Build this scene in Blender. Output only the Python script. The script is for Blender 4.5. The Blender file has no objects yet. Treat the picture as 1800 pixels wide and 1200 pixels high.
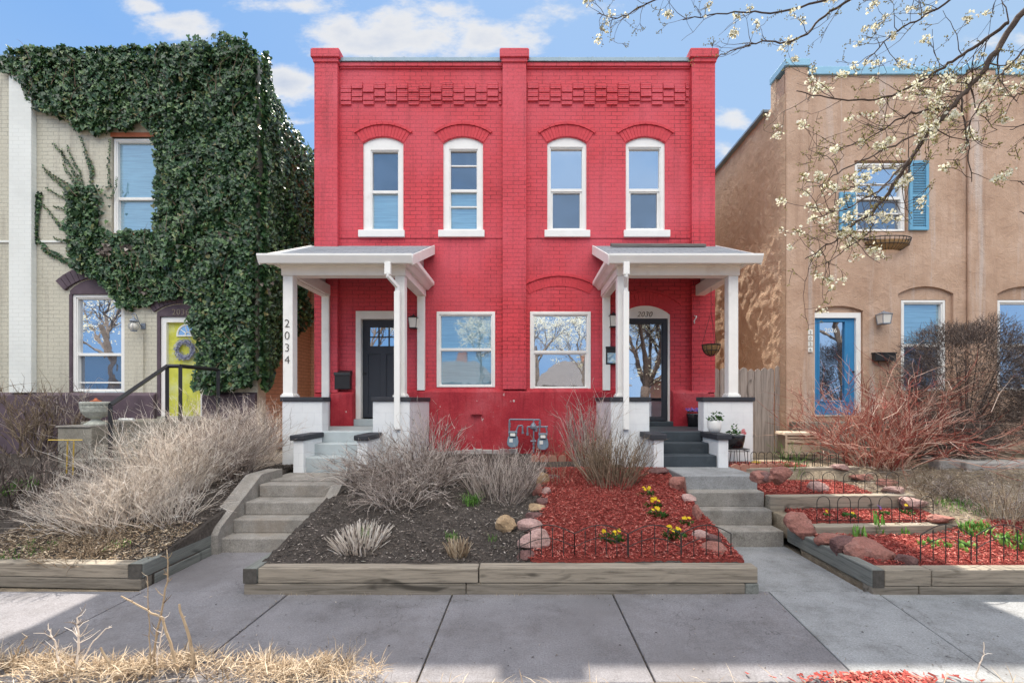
import bpy, math, random
from mathutils import Vector, Matrix, geometry, noise
PI = math.pi
rnd = random.Random(7)
C = bpy.context.scene.collection
SC = bpy.context.scene
D = 9.302
F = 800.0
CX, CY, EYE = 923.0, 702.0, 1.82


def sc(Y):
    return F / (D + Y)


def wx(px, Y=0.0):
    return (px - CX) / sc(Y)


def wz(py, Y=0.0):
    return EYE - (py - CY) / sc(Y)


def P(px, py, Y):
    return Vector((wx(px, Y), Y, wz(py, Y)))


# ------------------------------------------------------------------ materials
def srgb(r, g, b):
    def f(c):
        c /= 255.0
        return c / 12.92 if c <= 0.04045 else ((c + 0.055) / 1.055) ** 2.4
    return (f(r), f(g), f(b), 1.0)


def lin(c, k=1.0):
    return (min(1, c[0] * k), min(1, c[1] * k), min(1, c[2] * k), 1.0)


class NT:
    def __init__(self, name):
        self.m = bpy.data.materials.new(name)
        self.m.use_nodes = True
        self.t = self.m.node_tree
        self.t.nodes.clear()
        self.out = self.n('ShaderNodeOutputMaterial')
        self.p = self.n('ShaderNodeBsdfPrincipled')
        self.l(self.p.outputs[0], self.out.inputs[0])
        self.geo = None

    def n(self, t, **kw):
        x = self.t.nodes.new(t)
        for k, v in kw.items():
            setattr(x, k, v)
        return x

    def l(self, a, b):
        self.t.links.new(a, b)

    def pos(self):
        if not self.geo:
            self.geo = self.n('ShaderNodeNewGeometry')
        return self.geo.outputs['Position']

    def scaled(self, s):
        v = self.n('ShaderNodeVectorMath', operation='MULTIPLY')
        self.l(self.pos(), v.inputs[0])
        v.inputs[1].default_value = s
        return v.outputs[0]

    def noise(self, scale, detail=4, rough=.55, vec=None, dist=0.0):
        x = self.n('ShaderNodeTexNoise')
        x.inputs['Scale'].default_value = scale
        x.inputs['Detail'].default_value = detail
        x.inputs['Roughness'].default_value = rough
        x.inputs['Distortion'].default_value = dist
        self.l(vec if vec is not None else self.pos(), x.inputs['Vector'])
        return x.outputs['Fac']

    def ramp(self, fac, stops):
        r = self.n('ShaderNodeValToRGB')
        e = r.color_ramp.elements
        while len(e) < len(stops):
            e.new(.5)
        for i, (p, c) in enumerate(stops):
            e[i].position = p
            e[i].color = c if len(c) == 4 else (*c, 1)
        self.l(fac, r.inputs[0])
        return r.outputs[0]

    def mix(self, fac, a, b, mode='MIX'):
        x = self.n('ShaderNodeMix', data_type='RGBA', blend_type=mode)
        for s, v in ((0, fac), (6, a), (7, b)):
            if hasattr(v, 'links'):
                self.l(v, x.inputs[s])
            else:
                x.inputs[s].default_value = v
        return x.outputs[2]

    def math(self, op, a, b=0.0, clamp=False):
        x = self.n('ShaderNodeMath', operation=op, use_clamp=clamp)
        for s, v in ((0, a), (1, b)):
            if hasattr(v, 'links'):
                self.l(v, x.inputs[s])
            else:
                x.inputs[s].default_value = v
        return x.outputs[0]

    def bump(self, h, strength=.5, dist=.01):
        b = self.n('ShaderNodeBump')
        b.inputs['Strength'].default_value = strength
        b.inputs['Distance'].default_value = dist
        self.l(h, b.inputs['Height'])
        self.l(b.outputs[0], self.p.inputs['Normal'])

    def fin(self, col=None, rough=.8, metal=0, spec=.3):
        if col is not None:
            if hasattr(col, 'links'):
                self.l(col, self.p.inputs['Base Color'])
            else:
                self.p.inputs['Base Color'].default_value = col
        self.p.inputs['Roughness'].default_value = rough
        self.p.inputs['Metallic'].default_value = metal
        self.p.inputs['Specular IOR Level'].default_value = spec
        return self.m


def plain(name, c, rough=.7, var=.12, scale=6, bump=.2, bscale=60, metal=0, spec=.3, bdist=.004, dirt=None, dirt_amt=.45):
    t = NT(name)
    a = t.noise(scale, 5, .6)
    col = t.ramp(a, [(.25, lin(c, 1 - var)), (.5, c), (.75, lin(c, 1 + var))])
    conc = 'concrete' in name
    if conc or 'foundation' in name or 'stone' in name or 'rock' in name:
        k = 1.0 if conc else .8
        gr = t.noise(75 if conc else 45, 6, .85)
        gm = t.ramp(gr, [(.33, (1 - .42 * k,) * 3 + (1,)), (.5, (1, 1, 1, 1)), (.66, (1 + .35 * k,) * 3 + (1,))])
        col = t.mix(1.0, col, gm, 'MULTIPLY')
        # irregular stains and a few hairline cracks
        st = t.noise(2.2, 8, .8)
        sm = t.ramp(st, [(.34, (.66, .64, .62, 1)), (.52, (1, 1, 1, 1)), (.7, (1.08, 1.08, 1.08, 1))])
        col = t.mix(.8, col, sm, 'MULTIPLY')
        if conc:
            vo = t.n('ShaderNodeTexVoronoi', feature='DISTANCE_TO_EDGE')
            vo.inputs['Scale'].default_value = .55
            wv = t.n('ShaderNodeVectorMath', operation='ADD')
            t.l(t.pos(), wv.inputs[0])
            nn = t.n('ShaderNodeTexNoise')
            nn.inputs['Scale'].default_value = 2.5
            nn.inputs['Detail'].default_value = 6
            t.l(t.pos(), nn.inputs['Vector'])
            t.l(nn.outputs['Color'], wv.inputs[1])
            t.l(wv.outputs[0], vo.inputs['Vector'])
            cm = t.ramp(vo.outputs['Distance'], [(0, (.45, .43, .41, 1)), (.004, (1, 1, 1, 1))])
            col = t.mix(.7, col, cm, 'MULTIPLY')
    if dirt:
        d = t.noise(scale * .45, 6, .7)
        m = t.ramp(d, [(dirt_amt + .08, (0, 0, 0, 1)), (dirt_amt + .28, (1, 1, 1, 1))])
        mm = t.math('MULTIPLY', m, .8)
        col = t.mix(mm, col, dirt)
    if bump:
        t.bump(t.noise(bscale, 4, .6), bump, bdist)
    return t.fin(col, rough, metal, spec)


def brick(name, c, mortar, var=.16, bw=.235, rh=.081, ms=.006, chips=None, fade=None, fill=.35, bump=.55):
    t = NT(name)
    sep = t.n('ShaderNodeSeparateXYZ')
    t.l(t.pos(), sep.inputs[0])
    u = t.math('ADD', sep.outputs[0], sep.outputs[1])
    # slight waviness of the courses
    w = t.noise(1.3, 2, .5)
    w2 = t.math('MULTIPLY', t.math('SUBTRACT', w, .5), .02)
    w3 = t.math('MULTIPLY', t.math('SUBTRACT', t.noise(11, 3, .6), .5), .016)
    z = t.math('ADD', t.math('ADD', sep.outputs[2], w2), w3)
    cb = t.n('ShaderNodeCombineXYZ')
    t.l(u, cb.inputs[0])
    t.l(z, cb.inputs[1])
    b = t.n('ShaderNodeTexBrick', offset=.5)
    t.l(cb.outputs[0], b.inputs['Vector'])
    b.inputs['Scale'].default_value = 1
    b.inputs['Mortar Size'].default_value = ms
    b.inputs['Mortar Smooth'].default_value = .4
    b.inputs['Brick Width'].default_value = bw
    b.inputs['Row Height'].default_value = rh
    b.inputs['Color1'].default_value = lin(c, 1 - var * .8)
    b.inputs['Color2'].default_value = lin(c, 1 + var * .6)
    b.inputs['Mortar'].default_value = mortar
    # paint fills some joints: the joint tone fades back to the paint
    fn = t.noise(2.3, 5, .65)
    fill_m = t.ramp(fn, [(fill, (1, 1, 1, 1)), (fill + .26, (.12, .12, .12, 1))])
    big = t.noise(.7, 5, .6)
    tone = t.ramp(big, [(.3, lin(c, .78)), (.5, c), (.7, lin(c, 1.1))])
    brk = t.mix(.55, b.outputs['Color'], tone)
    mort = t.math('MULTIPLY', b.outputs['Fac'], fill_m)
    col = t.mix(mort, brk, mortar)
    if fade:
        fz = t.ramp(t.noise(.45, 4, .6), [(.42, (0, 0, 0, 1)), (.66, (.85, .85, .85, 1))])
        col = t.mix(fz, col, fade)
    if fade:
        sk = t.noise(1.0, 5, .65, t.scaled((5.0, 5.0, .35)))
        skm = t.ramp(sk, [(.34, (.74, .72, .72, 1)), (.46, (1, 1, 1, 1)), (.62, (1, 1, 1, 1)), (.74, (1.12, 1.14, 1.14, 1))])
        col = t.mix(.7, col, skm, 'MULTIPLY')
        gr = t.noise(30, 6, .8)
        col = t.mix(.8, col, t.ramp(gr, [(.32, (.72, .70, .70, 1)), (.5, (1, 1, 1, 1)), (.68, (1.14, 1.14, 1.14, 1))]), 'MULTIPLY')
    if chips:
        ch = t.noise(9, 6, .75)
        cm = t.ramp(ch, [(.685, (0, 0, 0, 1)), (.71, (1, 1, 1, 1))])
        col = t.mix(cm, col, chips)
    h = t.math('SUBTRACT', t.math('MULTIPLY', t.noise(25, 4, .7), .35), mort)
    t.bump(h, bump, .012)
    return t.fin(col, .62, 0, .35)


def wood(name, c, dark, axis=0, rough=.85, fine=14, knots=True):
    t = NT(name)
    s = [fine, fine, fine]
    s[axis] = fine * .06
    g = t.noise(1.6, 7, .7, t.scaled(s), .6)
    col = t.ramp(g, [(.3, dark), (.48, c), (.62, lin(c, 1.25)), (.78, lin(c, .75))])
    if knots:
        s2 = [3.2, 3.2, 3.2]
        s2[axis] = 1.5
        k = t.noise(1.3, 2, .4, t.scaled(s2), 1.0)
        km = t.ramp(k, [(.66, (0, 0, 0, 1)), (.74, (.85, .85, .85, 1))])
        col = t.mix(km, col, lin(dark, .55))
    t.bump(g, .5, .006)
    return t.fin(col, rough, 0, .2)


def glass(name, base, refl=.5, wav=.25, blinds=False):
    t = NT(name)
    b = t.n('ShaderNodeBsdfDiffuse')
    if blinds:
        n = t.noise(1.5, 3, .6, t.scaled((1.2, 1.2, 22)))
        col = t.ramp(n, [(.35, lin(base, .82)), (.65, lin(base, 1.15))])
        t.l(col, b.inputs[0])
    else:
        n = t.noise(2.2, 3, .5)
        col = t.ramp(n, [(.35, lin(base, .6)), (.65, lin(base, 1.3))])
        t.l(col, b.inputs[0])
    g = t.n('ShaderNodeBsdfGlossy')
    g.inputs['Roughness'].default_value = .015
    g.inputs['Color'].default_value = (.93, .96, 1, 1)
    bp = t.n('ShaderNodeBump')
    bp.inputs['Strength'].default_value = wav
    bp.inputs['Distance'].default_value = .01
    t.l(t.noise(2.5, 2, .5), bp.inputs['Height'])
    t.l(bp.outputs[0], g.inputs['Normal'])
    m = t.n('ShaderNodeMixShader')
    m.inputs[0].default_value = refl
    t.l(b.outputs[0], m.inputs[1])
    t.l(g.outputs[0], m.inputs[2])
    t.l(m.outputs[0], t.out.inputs[0])
    return t.m


def leafmat(name, c, var=.5, scale=9, transl=.25, rough=.45, spec=.4):
    t = NT(name)
    a = t.noise(scale, 3, .6)
    col = t.ramp(a, [(.3, lin(c, 1 - var)), (.55, c), (.78, lin(c, 1 + var))])
    t.fin(col, rough, 0, spec)
    tr = t.n('ShaderNodeBsdfTranslucent')
    t.l(col, tr.inputs[0])
    m = t.n('ShaderNodeMixShader')
    m.inputs[0].default_value = transl
    t.l(t.p.outputs[0], m.inputs[1])
    t.l(tr.outputs[0], m.inputs[2])
    t.l(m.outputs[0], t.out.inputs[0])
    return t.m


M = {}
RED = (.62, .054, .070, 1)
M['red_brick'] = brick('red_painted_brick', RED, (.12, .01, .016, 1), chips=(.62, .42, .4, 1), fade=(.66, .098, .13, 1))
M['red_arch'] = plain('red_painted_arch_brick', lin(RED, .97), .62, .14, 14, .5, 40)
M['red_stucco'] = plain('red_foundation_paint', (.46, .045, .06, 1), .65, .3, 1.2, .6, 22, bdist=.015, dirt=(.40, .10, .11, 1), dirt_amt=.46)
t = NT('worn_foundation_paint')
a = t.noise(.9, 5, .65)
col = t.ramp(a, [(.38, (.36, .022, .035, 1)), (.5, (.45, .04, .052, 1)), (.64, (.50, .085, .10, 1))])
dr = t.noise(1.0, 5, .7, t.scaled((9, 9, .6)))
col = t.mix(.75, col, t.ramp(dr, [(.34, (.62, .58, .6, 1)), (.48, (1, 1, 1, 1)), (.66, (1, 1, 1, 1)), (.76, (1.2, 1.5, 1.5, 1))]), 'MULTIPLY')
gr = t.noise(38, 6, .8)
col = t.mix(.8, col, t.ramp(gr, [(.33, (.74, .7, .7, 1)), (.5, (1, 1, 1, 1)), (.68, (1.15, 1.15, 1.15, 1))]), 'MULTIPLY')
ch = t.noise(6.5, 5, .72)
col = t.mix(t.ramp(ch, [(.665, (0, 0, 0, 1)), (.68, (1, 1, 1, 1))]), col, (.58, .46, .44, 1))
t.bump(t.math('ADD', a, t.noise(14, 6, .7)), .7, .02)
M['red_stucco'] = t.fin(col, .7, 0, .25)
M['chip_stone'] = plain('chipped_foundation_stone', (.42, .38, .36, 1), .9, .3, 9, .8, 25, bdist=.02, dirt=(.3, .05, .06, 1))
M['cream_brick'] = brick('cream_painted_brick', (.56, .53, .43, 1), (.33, .31, .25, 1), var=.05, fill=.42, bump=.4, fade=(.54, .50, .40, 1))
M['cream_white'] = brick('white_painted_brick', (.74, .75, .71, 1), (.66, .67, .63, 1), var=.04, fill=.42, bump=.35)
M['orange_brick'] = brick('orange_side_brick', (.58, .33, .22, 1), (.28, .17, .12, 1), var=.15, fill=.6, bump=.6, chips=(.5, .4, .33, 1))
M['purple'] = plain('aubergine_paint', (.10, .07, .085, 1), .6, .3, 4, .4, 30, dirt=(.18, .14, .14, 1), dirt_amt=.5)
M['white'] = plain('white_trim_paint', (.84, .825, .79, 1), .45, .05, 5, .2, 60, dirt=(.64, .60, .54, 1), dirt_amt=.5)
M['cream_trim'] = plain('porch_white_paint', (.84, .80, .74, 1), .5, .05, 4, .2, 50, dirt=(.66, .59, .52, 1), dirt_amt=.46)
t = NT('white_porch_block')
sp = t.n('ShaderNodeSeparateXYZ'); t.l(t.pos(), sp.inputs[0])
u = t.math('ADD', sp.outputs[0], sp.outputs[1])
cb = t.n('ShaderNodeCombineXYZ'); t.l(u, cb.inputs[0]); t.l(sp.outputs[2], cb.inputs[1])
b = t.n('ShaderNodeTexBrick'); t.l(cb.outputs[0], b.inputs['Vector'])
b.inputs['Scale'].default_value = 1; b.inputs['Brick Width'].default_value = .4; b.inputs['Row Height'].default_value = .2
b.inputs['Mortar Size'].default_value = .004; b.inputs['Mortar Smooth'].default_value = .6
dn = t.noise(2.5, 6, .7)
cc = t.ramp(dn, [(.35, (.78, .79, .79, 1)), (.6, (.72, .73, .74, 1)), (.75, (.6, .6, .6, 1))])
mf = t.math('MULTIPLY', b.outputs['Fac'], .3)
cc = t.mix(mf, cc, (.45, .46, .48, 1))
t.bump(t.math('SUBTRACT', t.math('MULTIPLY', t.noise(40, 4, .7), .4), b.outputs['Fac']), .35, .006)
M['block'] = t.fin(cc, .6, 0, .3)
M['cap'] = plain('charcoal_cap_paint', (.035, .037, .045, 1), .6, .25, 8, .35, 40)
M['black_step'] = plain('dark_grey_step_paint', (.042, .052, .062, 1), .6, .3, 6, .45, 35, dirt=(.085, .1, .11, 1), dirt_amt=.5)
M['grey_step'] = plain('pale_blue_grey_step_paint', (.40, .44, .45, 1), .6, .1, 4, .35, 35, dirt=(.36, .36, .36, 1), dirt_amt=.52)
M['door_dark'] = plain('charcoal_door_paint', (.042, .046, .056, 1), .45, .08, 3, .08, 60)
M['black_metal'] = plain('black_metal', (.02, .02, .022, 1), .45, .2, 10, .15, 60, spec=.5)
M['dark_metal'] = plain('dark_wire_metal', (.035, .032, .03, 1), .6, .3, 20, .2, 60)
M['coping'] = plain('grey_blue_metal_coping', (.25, .33, .38, 1), .4, .12, 5, .1, 30, metal=.3)
M['blue_coping'] = plain('light_blue_coping_paint', (.27, .50, .66, 1), .5, .1, 4, .1, 30)
M['gutter'] = plain('white_gutter', (.86, .85, .82, 1), .35, .03, 5, .05, 40)
M['lamp_glass'] = plain('frosted_lamp_glass', (.75, .72, .65, 1), .25, .05, 10, 0)
M['concrete'] = plain('sidewalk_concrete', (.185, .177, .186, 1), .85, .2, 1.6, .4, 110, bdist=.004, dirt=(.145, .135, .137, 1), dirt_amt=.42)
M['concrete_new'] = plain('newer_concrete', (.255, .26, .265, 1), .85, .14, 2.2, .35, 120, bdist=.003, dirt=(.20, .20, .20, 1), dirt_amt=.46)
M['step_conc'] = plain('step_concrete', (.27, .25, .225, 1), .9, .2, 5, .6, 60, bdist=.006, dirt=(.22, .185, .15, 1), dirt_amt=.42)
M['old_conc'] = plain('mossy_concrete', (.26, .24, .20, 1), .9, .25, 5, .6, 40, bdist=.008, dirt=(.13, .12, .08, 1), dirt_amt=.42)
M['asphalt'] = plain('asphalt', (.055, .055, .058, 1), .9, .2, 3, .5, 90)
M['tan'] = None
t = NT('tan_stucco')
bz = t.noise(1.1, 6, .65)
col = t.ramp(bz, [(.28, (.41, .265, .185, 1)), (.5, (.53, .36, .26, 1)), (.72, (.62, .445, .34, 1))])
st = t.noise(1.0, 4, .6, t.scaled((3.2, 3.2, .22)))
sm = t.ramp(st, [(.56, (0, 0, 0, 1)), (.70, (.7, .7, .7, 1))])
col = t.mix(sm, col, (.60, .52, .47, 1))
sd = t.noise(1.0, 5, .65, t.scaled((4.1, 4.1, .3)))
col = t.mix(.7, col, t.ramp(sd, [(.34, (.78, .74, .72, 1)), (.47, (1, 1, 1, 1))]), 'MULTIPLY')
h = t.math('ADD', t.noise(7, 6, .7, None, .8), t.math('MULTIPLY', t.noise(60, 3, .6), .3))
t.bump(h, .9, .03)
M['tan'] = t.fin(col, .9, 0, .15)
t = NT('rough_tan_stucco')
bz = t.noise(2.5, 6, .65)
col = t.ramp(bz, [(.28, (.58, .40, .27, 1)), (.6, (.70, .50, .34, 1)), (.8, (.75, .57, .42, 1))])
h = t.noise(4.2, 7, .72, None, 1.6)
t.bump(h, .8, .08)
M['tan_rough'] = t.fin(col, .9, 0, .15)
M['blue_paint'] = plain('blue_shutter_paint', (.15, .37, .54, 1), .5, .1, 6, .1, 40, dirt=(.16, .4, .6, 1))
M['blue_door'] = plain('bright_blue_door_paint', (.045, .23, .47, 1), .45, .08, 4, .08, 40)
M['yellow_door'] = plain('acid_yellow_door_cover', (.60, .60, .09, 1), .7, .18, 7, .6, 30, bdist=.012, dirt=(.62, .64, .36, 1), dirt_amt=.42)
M['fence_wood'] = wood('weathered_fence_board', (.33, .28, .245, 1), (.17, .14, .12, 1), 2)
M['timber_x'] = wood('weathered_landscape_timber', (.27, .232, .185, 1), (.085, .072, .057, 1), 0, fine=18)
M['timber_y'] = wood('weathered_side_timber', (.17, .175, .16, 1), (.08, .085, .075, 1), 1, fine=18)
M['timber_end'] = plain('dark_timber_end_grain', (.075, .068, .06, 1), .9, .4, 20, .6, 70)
M['timber_low'] = wood('dark_lower_timber', (.19, .165, .135, 1), (.075, .065, .052, 1), 0, fine=18)  # lower courses in a darker brown than the upper ones
M['plank'] = wood('bare_grey_plank', (.15, .135, .125, 1), (.07, .06, .055, 1), 0)
M['siding'] = plain('porch_board', (.62, .56, .53, 1), .6, .06, 5, .1, 40)
M['glass_sky'] = glass('clear_window_glass', (.03, .06, .10, 1), .72, .10)
M['glass_dark'] = glass('dark_window_glass', (.03, .05, .085, 1), .30, .3)
M['glass_blind'] = glass('window_glass_over_blind', (.17, .33, .42, 1), .35, .15, True)
M['glass_door'] = glass('storm_door_glass', (.03, .04, .05, 1), .8, .1)
M['pipe'] = plain('grey_gas_pipe', (.22, .25, .30, 1), .5, .3, 30, .3, 60, metal=.3, dirt=(.25, .15, .1, 1), dirt_amt=.5)
M['meter'] = plain('blue_grey_meter_paint', (.20, .28, .35, 1), .5, .12, 12, .15, 60)
M['label_white'] = plain('white_label', (.8, .8, .75, 1), .5, .05, 10, 0)
M['grey_text'] = plain('dark_number_metal', (.06, .055, .05, 1), .5, .1, 10, 0)
M['brown_text'] = plain('brown_number_metal', (.22, .18, .14, 1), .5, .1, 10, 0)
M['terracotta'] = plain('terracotta', (.45, .14, .07, 1), .8, .15, 10, .2, 40)
M['urn'] = plain('mossy_cast_stone', (.42, .43, .38, 1), .9, .2, 14, .6, 30, bdist=.012, dirt=(.2, .22, .17, 1), dirt_amt=.48)
M['white_pot'] = plain('white_glazed_pot', (.82, .81, .78, 1), .35, .03, 5, 0)
M['black_pot'] = plain('black_glazed_pot', (.012, .012, .015, 1), .2, .2, 5, 0, spec=.6)
M['coco'] = plain('coconut_liner', (.30, .18, .08, 1), .95, .3, 30, .8, 50, bdist=.01)
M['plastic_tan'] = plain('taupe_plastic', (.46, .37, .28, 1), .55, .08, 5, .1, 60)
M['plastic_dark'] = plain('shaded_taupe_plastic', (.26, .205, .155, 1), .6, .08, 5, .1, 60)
M['pot_soil'] = plain('pot_soil', (.05, .035, .025, 1), .95, .3, 40, .6, 60)
M['rock_red'] = plain('red_sandstone', (.29, .13, .105, 1), .9, .25, 5, .9, 16, bdist=.03, dirt=(.34, .21, .18, 1), dirt_amt=.45)
M['rock_dark'] = plain('dark_purple_rock', (.15, .08, .075, 1), .9, .25, 6, .9, 16, bdist=.03, dirt=(.3, .2, .18, 1), dirt_amt=.5)
M['rock_tan'] = plain('tan_rock', (.40, .28, .17, 1), .9, .25, 6, .8, 16, bdist=.03, dirt=(.36, .33, .3, 1), dirt_amt=.5)
M['rock_pink'] = plain('pale_pink_rock', (.40, .26, .235, 1), .9, .2, 6, .8, 16, bdist=.03, dirt=(.4, .2, .17, 1), dirt_amt=.5)
M['stone_block'] = plain('grey_retaining_block', (.34, .32, .30, 1), .9, .2, 4, .8, 20, bdist=.03, dirt=(.2, .18, .16, 1), dirt_amt=.5)
M['scallop'] = plain('scalloped_edging_brick', (.36, .18, .13, 1), .9, .15, 8, .4, 40)
M['gold'] = plain('gold_toy', (.6, .42, .08, 1), .3, .1, 10, 0, metal=.6)
# shingles
t = NT('grey_asphalt_shingles')
sp = t.n('ShaderNodeSeparateXYZ'); t.l(t.pos(), sp.inputs[0])
cb = t.n('ShaderNodeCombineXYZ'); t.l(sp.outputs[0], cb.inputs[0]); t.l(sp.outputs[1], cb.inputs[1])
b = t.n('ShaderNodeTexBrick'); t.l(cb.outputs[0], b.inputs['Vector'])
b.inputs['Scale'].default_value = 1; b.inputs['Brick Width'].default_value = .3; b.inputs['Row Height'].default_value = .17
b.inputs['Mortar Size'].default_value = .007; b.inputs['Color1'].default_value = (.20, .225, .25, 1)
b.inputs['Color2'].default_value = (.28, .30, .325, 1); b.inputs['Mortar'].default_value = (.07, .075, .08, 1)
g = t.noise(160, 3, .7)
cc = t.mix(.35, b.outputs['Color'], t.ramp(g, [(.3, (.15, .16, .18, 1)), (.7, (.42, .43, .45, 1))]))
t.bump(t.math('SUBTRACT', t.math('MULTIPLY', g, .4), b.outputs['Fac']), .6, .01)
M['shingle'] = t.fin(cc, .9, 0, .2)
# soil
t = NT('dark_garden_soil')
a = t.noise(5, 7, .7)
f = t.noise(45, 5, .75)
c1 = t.ramp(a, [(.3, (.045, .038, .034, 1)), (.6, (.095, .08, .07, 1)), (.8, (.15, .125, .105, 1))])
c2 = t.ramp(f, [(.5, (0, 0, 0, 1)), (.68, (.8, .8, .8, 1))])
cc = t.mix(c2, c1, (.17, .145, .125, 1))
t.bump(t.math('ADD', f, a), 1.0, .03)
M['soil'] = t.fin(cc, .95, 0, .15)
t = NT('dry_sandy_ground')
a = t.noise(4, 7, .7)
cc = t.ramp(a, [(.3, (.14, .11, .08, 1)), (.55, (.27, .22, .16, 1)), (.8, (.42, .36, .27, 1))])
t.bump(t.noise(35, 5, .7), 1.0, .02)
M['dry_ground'] = t.fin(cc, .95, 0, .15)
t = NT('red_mulch_bed')
a = t.noise(38, 5, .8, None, 1.2)
cc = t.ramp(a, [(.32, (.10, .025, .02, 1)), (.5, (.26, .05, .04, 1)), (.7, (.40, .085, .07, 1))])
t.bump(a, 1.0, .03)
M['mulch_base'] = t.fin(cc, .9, 0, .2)


def chipmat(name, stops, scale=55):
    t = NT(name)
    g = t.n('ShaderNodeNewGeometry')
    return t, g


def islandmat(name, stops, rough=.85, transl=0.0):
    """colour varies from piece to piece (random per mesh island)"""
    t = NT(name)
    g = t.n('ShaderNodeNewGeometry')
    cc = t.ramp(g.outputs['Random Per Island'], stops)
    t.fin(cc, rough, 0, .2)
    if transl:
        tr = t.n('ShaderNodeBsdfTranslucent')
        t.l(cc, tr.inputs[0])
        m = t.n('ShaderNodeMixShader')
        m.inputs[0].default_value = transl
        t.l(t.p.outputs[0], m.inputs[1]); t.l(tr.outputs[0], m.inputs[2]); t.l(m.outputs[0], t.out.inputs[0])
    return t.m


M['mulch_chip'] = islandmat('red_wood_chips', [(0, (.16, .03, .025, 1)), (.3, (.33, .058, .047, 1)), (.75, (.45, .10, .08, 1)), (1, (.58, .25, .20, 1))])
M['litter'] = islandmat('leaf_litter', [(0, (.03, .025, .022, 1)), (.5, (.12, .098, .084, 1)), (.85, (.25, .21, .18, 1)), (1, (.48, .42, .37, 1))])
M['straw'] = islandmat('dry_straw', [(0, (.16, .11, .07, 1)), (.5, (.40, .30, .20, 1)), (1, (.68, .57, .43, 1))], transl=.25)
M['dry_pale'] = islandmat('pale_dry_stems', [(0, (.24, .19, .16, 1)), (.3, (.60, .53, .46, 1)), (.6, (.80, .73, .66, 1)), (1, (.94, .90, .85, 1))], transl=.45)
M['dry_grey'] = islandmat('grey_dead_stems', [(0, (.13, .10, .085, 1)), (.5, (.40, .33, .29, 1)), (1, (.70, .62, .56, 1))], transl=.2)
M['dry_brown'] = islandmat('brown_dead_stems', [(0, (.10, .07, .05, 1)), (.5, (.24, .18, .12, 1)), (1, (.42, .33, .24, 1))], transl=.15)
M['red_twig'] = islandmat('red_twigs', [(0, (.15, .03, .025, 1)), (.4, (.34, .085, .065, 1)), (.72, (.50, .25, .18, 1)), (1, (.78, .62, .50, 1))])
M['dark_twig'] = islandmat('dark_hedge_twigs', [(0, (.045, .036, .032, 1)), (.6, (.13, .10, .088, 1)), (1, (.27, .22, .19, 1))])
M['green_blade'] = islandmat('green_blades', [(0, (.05, .13, .02, 1)), (.6, (.12, .28, .05, 1)), (1, (.24, .42, .10, 1))], .6, .3)
M['pansy_leaf'] = islandmat('flower_leaves', [(0, (.02, .06, .012, 1)), (1, (.08, .18, .04, 1))], .6, .2)
M['yellow_petal'] = islandmat('yellow_petals', [(0, (.65, .40, .01, 1)), (1, (.80, .62, .04, 1))], .6, .3)
M['purple_petal'] = islandmat('purple_petals', [(0, (.13, .07, .33, 1)), (1, (.33, .22, .6, 1))], .6, .3)
M['pink_petal'] = islandmat('pink_petals', [(0, (.55, .12, .15, 1)), (1, (.7, .3, .3, 1))], .6, .3)
M['ivy'] = islandmat('ivy_leaves', [(0, (.008, .026, .009, 1)), (.4, (.030, .080, .030, 1)), (.75, (.066, .145, .055, 1)), (.96, (.15, .24, .08, 1)), (1, (.24, .19, .08, 1))], .38, .2)
M['ivy'].node_tree.nodes['Principled BSDF'].inputs['Specular IOR Level'].default_value = .5
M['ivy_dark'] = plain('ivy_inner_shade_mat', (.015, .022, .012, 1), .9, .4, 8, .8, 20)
M['ivy_stem'] = plain('ivy_stems', (.16, .11, .075, 1), .9, .3, 20, .3, 60)
M['blossom'] = islandmat('pear_blossom', [(0, (.62, .60, .42, 1)), (.4, (.80, .78, .62, 1)), (1, (.88, .87, .80, 1))], .7, .35)
M['bud'] = islandmat('pear_buds', [(0, (.28, .22, .08, 1)), (1, (.45, .42, .16, 1))], .7, .2)
M['bark'] = plain('pear_bark', (.085, .062, .052, 1), .9, .35, 18, .7, 40, bdist=.01, dirt=(.15, .12, .10, 1), dirt_amt=.5)
M['bark_far'] = plain('rough_tree_bark', (.15, .12, .10, 1), .9, .35, 6, .8, 20, bdist=.03)
M['lavender'] = islandmat('wreath_sprigs', [(0, (.10, .11, .18, 1)), (.5, (.26, .28, .42, 1)), (1, (.55, .55, .62, 1))])
M['plain_red_far'] = plain('far_brick', (.30, .14, .10, 1), .8, .2, 5, 0)
M['roof_far'] = plain('far_roof', (.12, .11, .11, 1), .9, .2, 5, 0)


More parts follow.
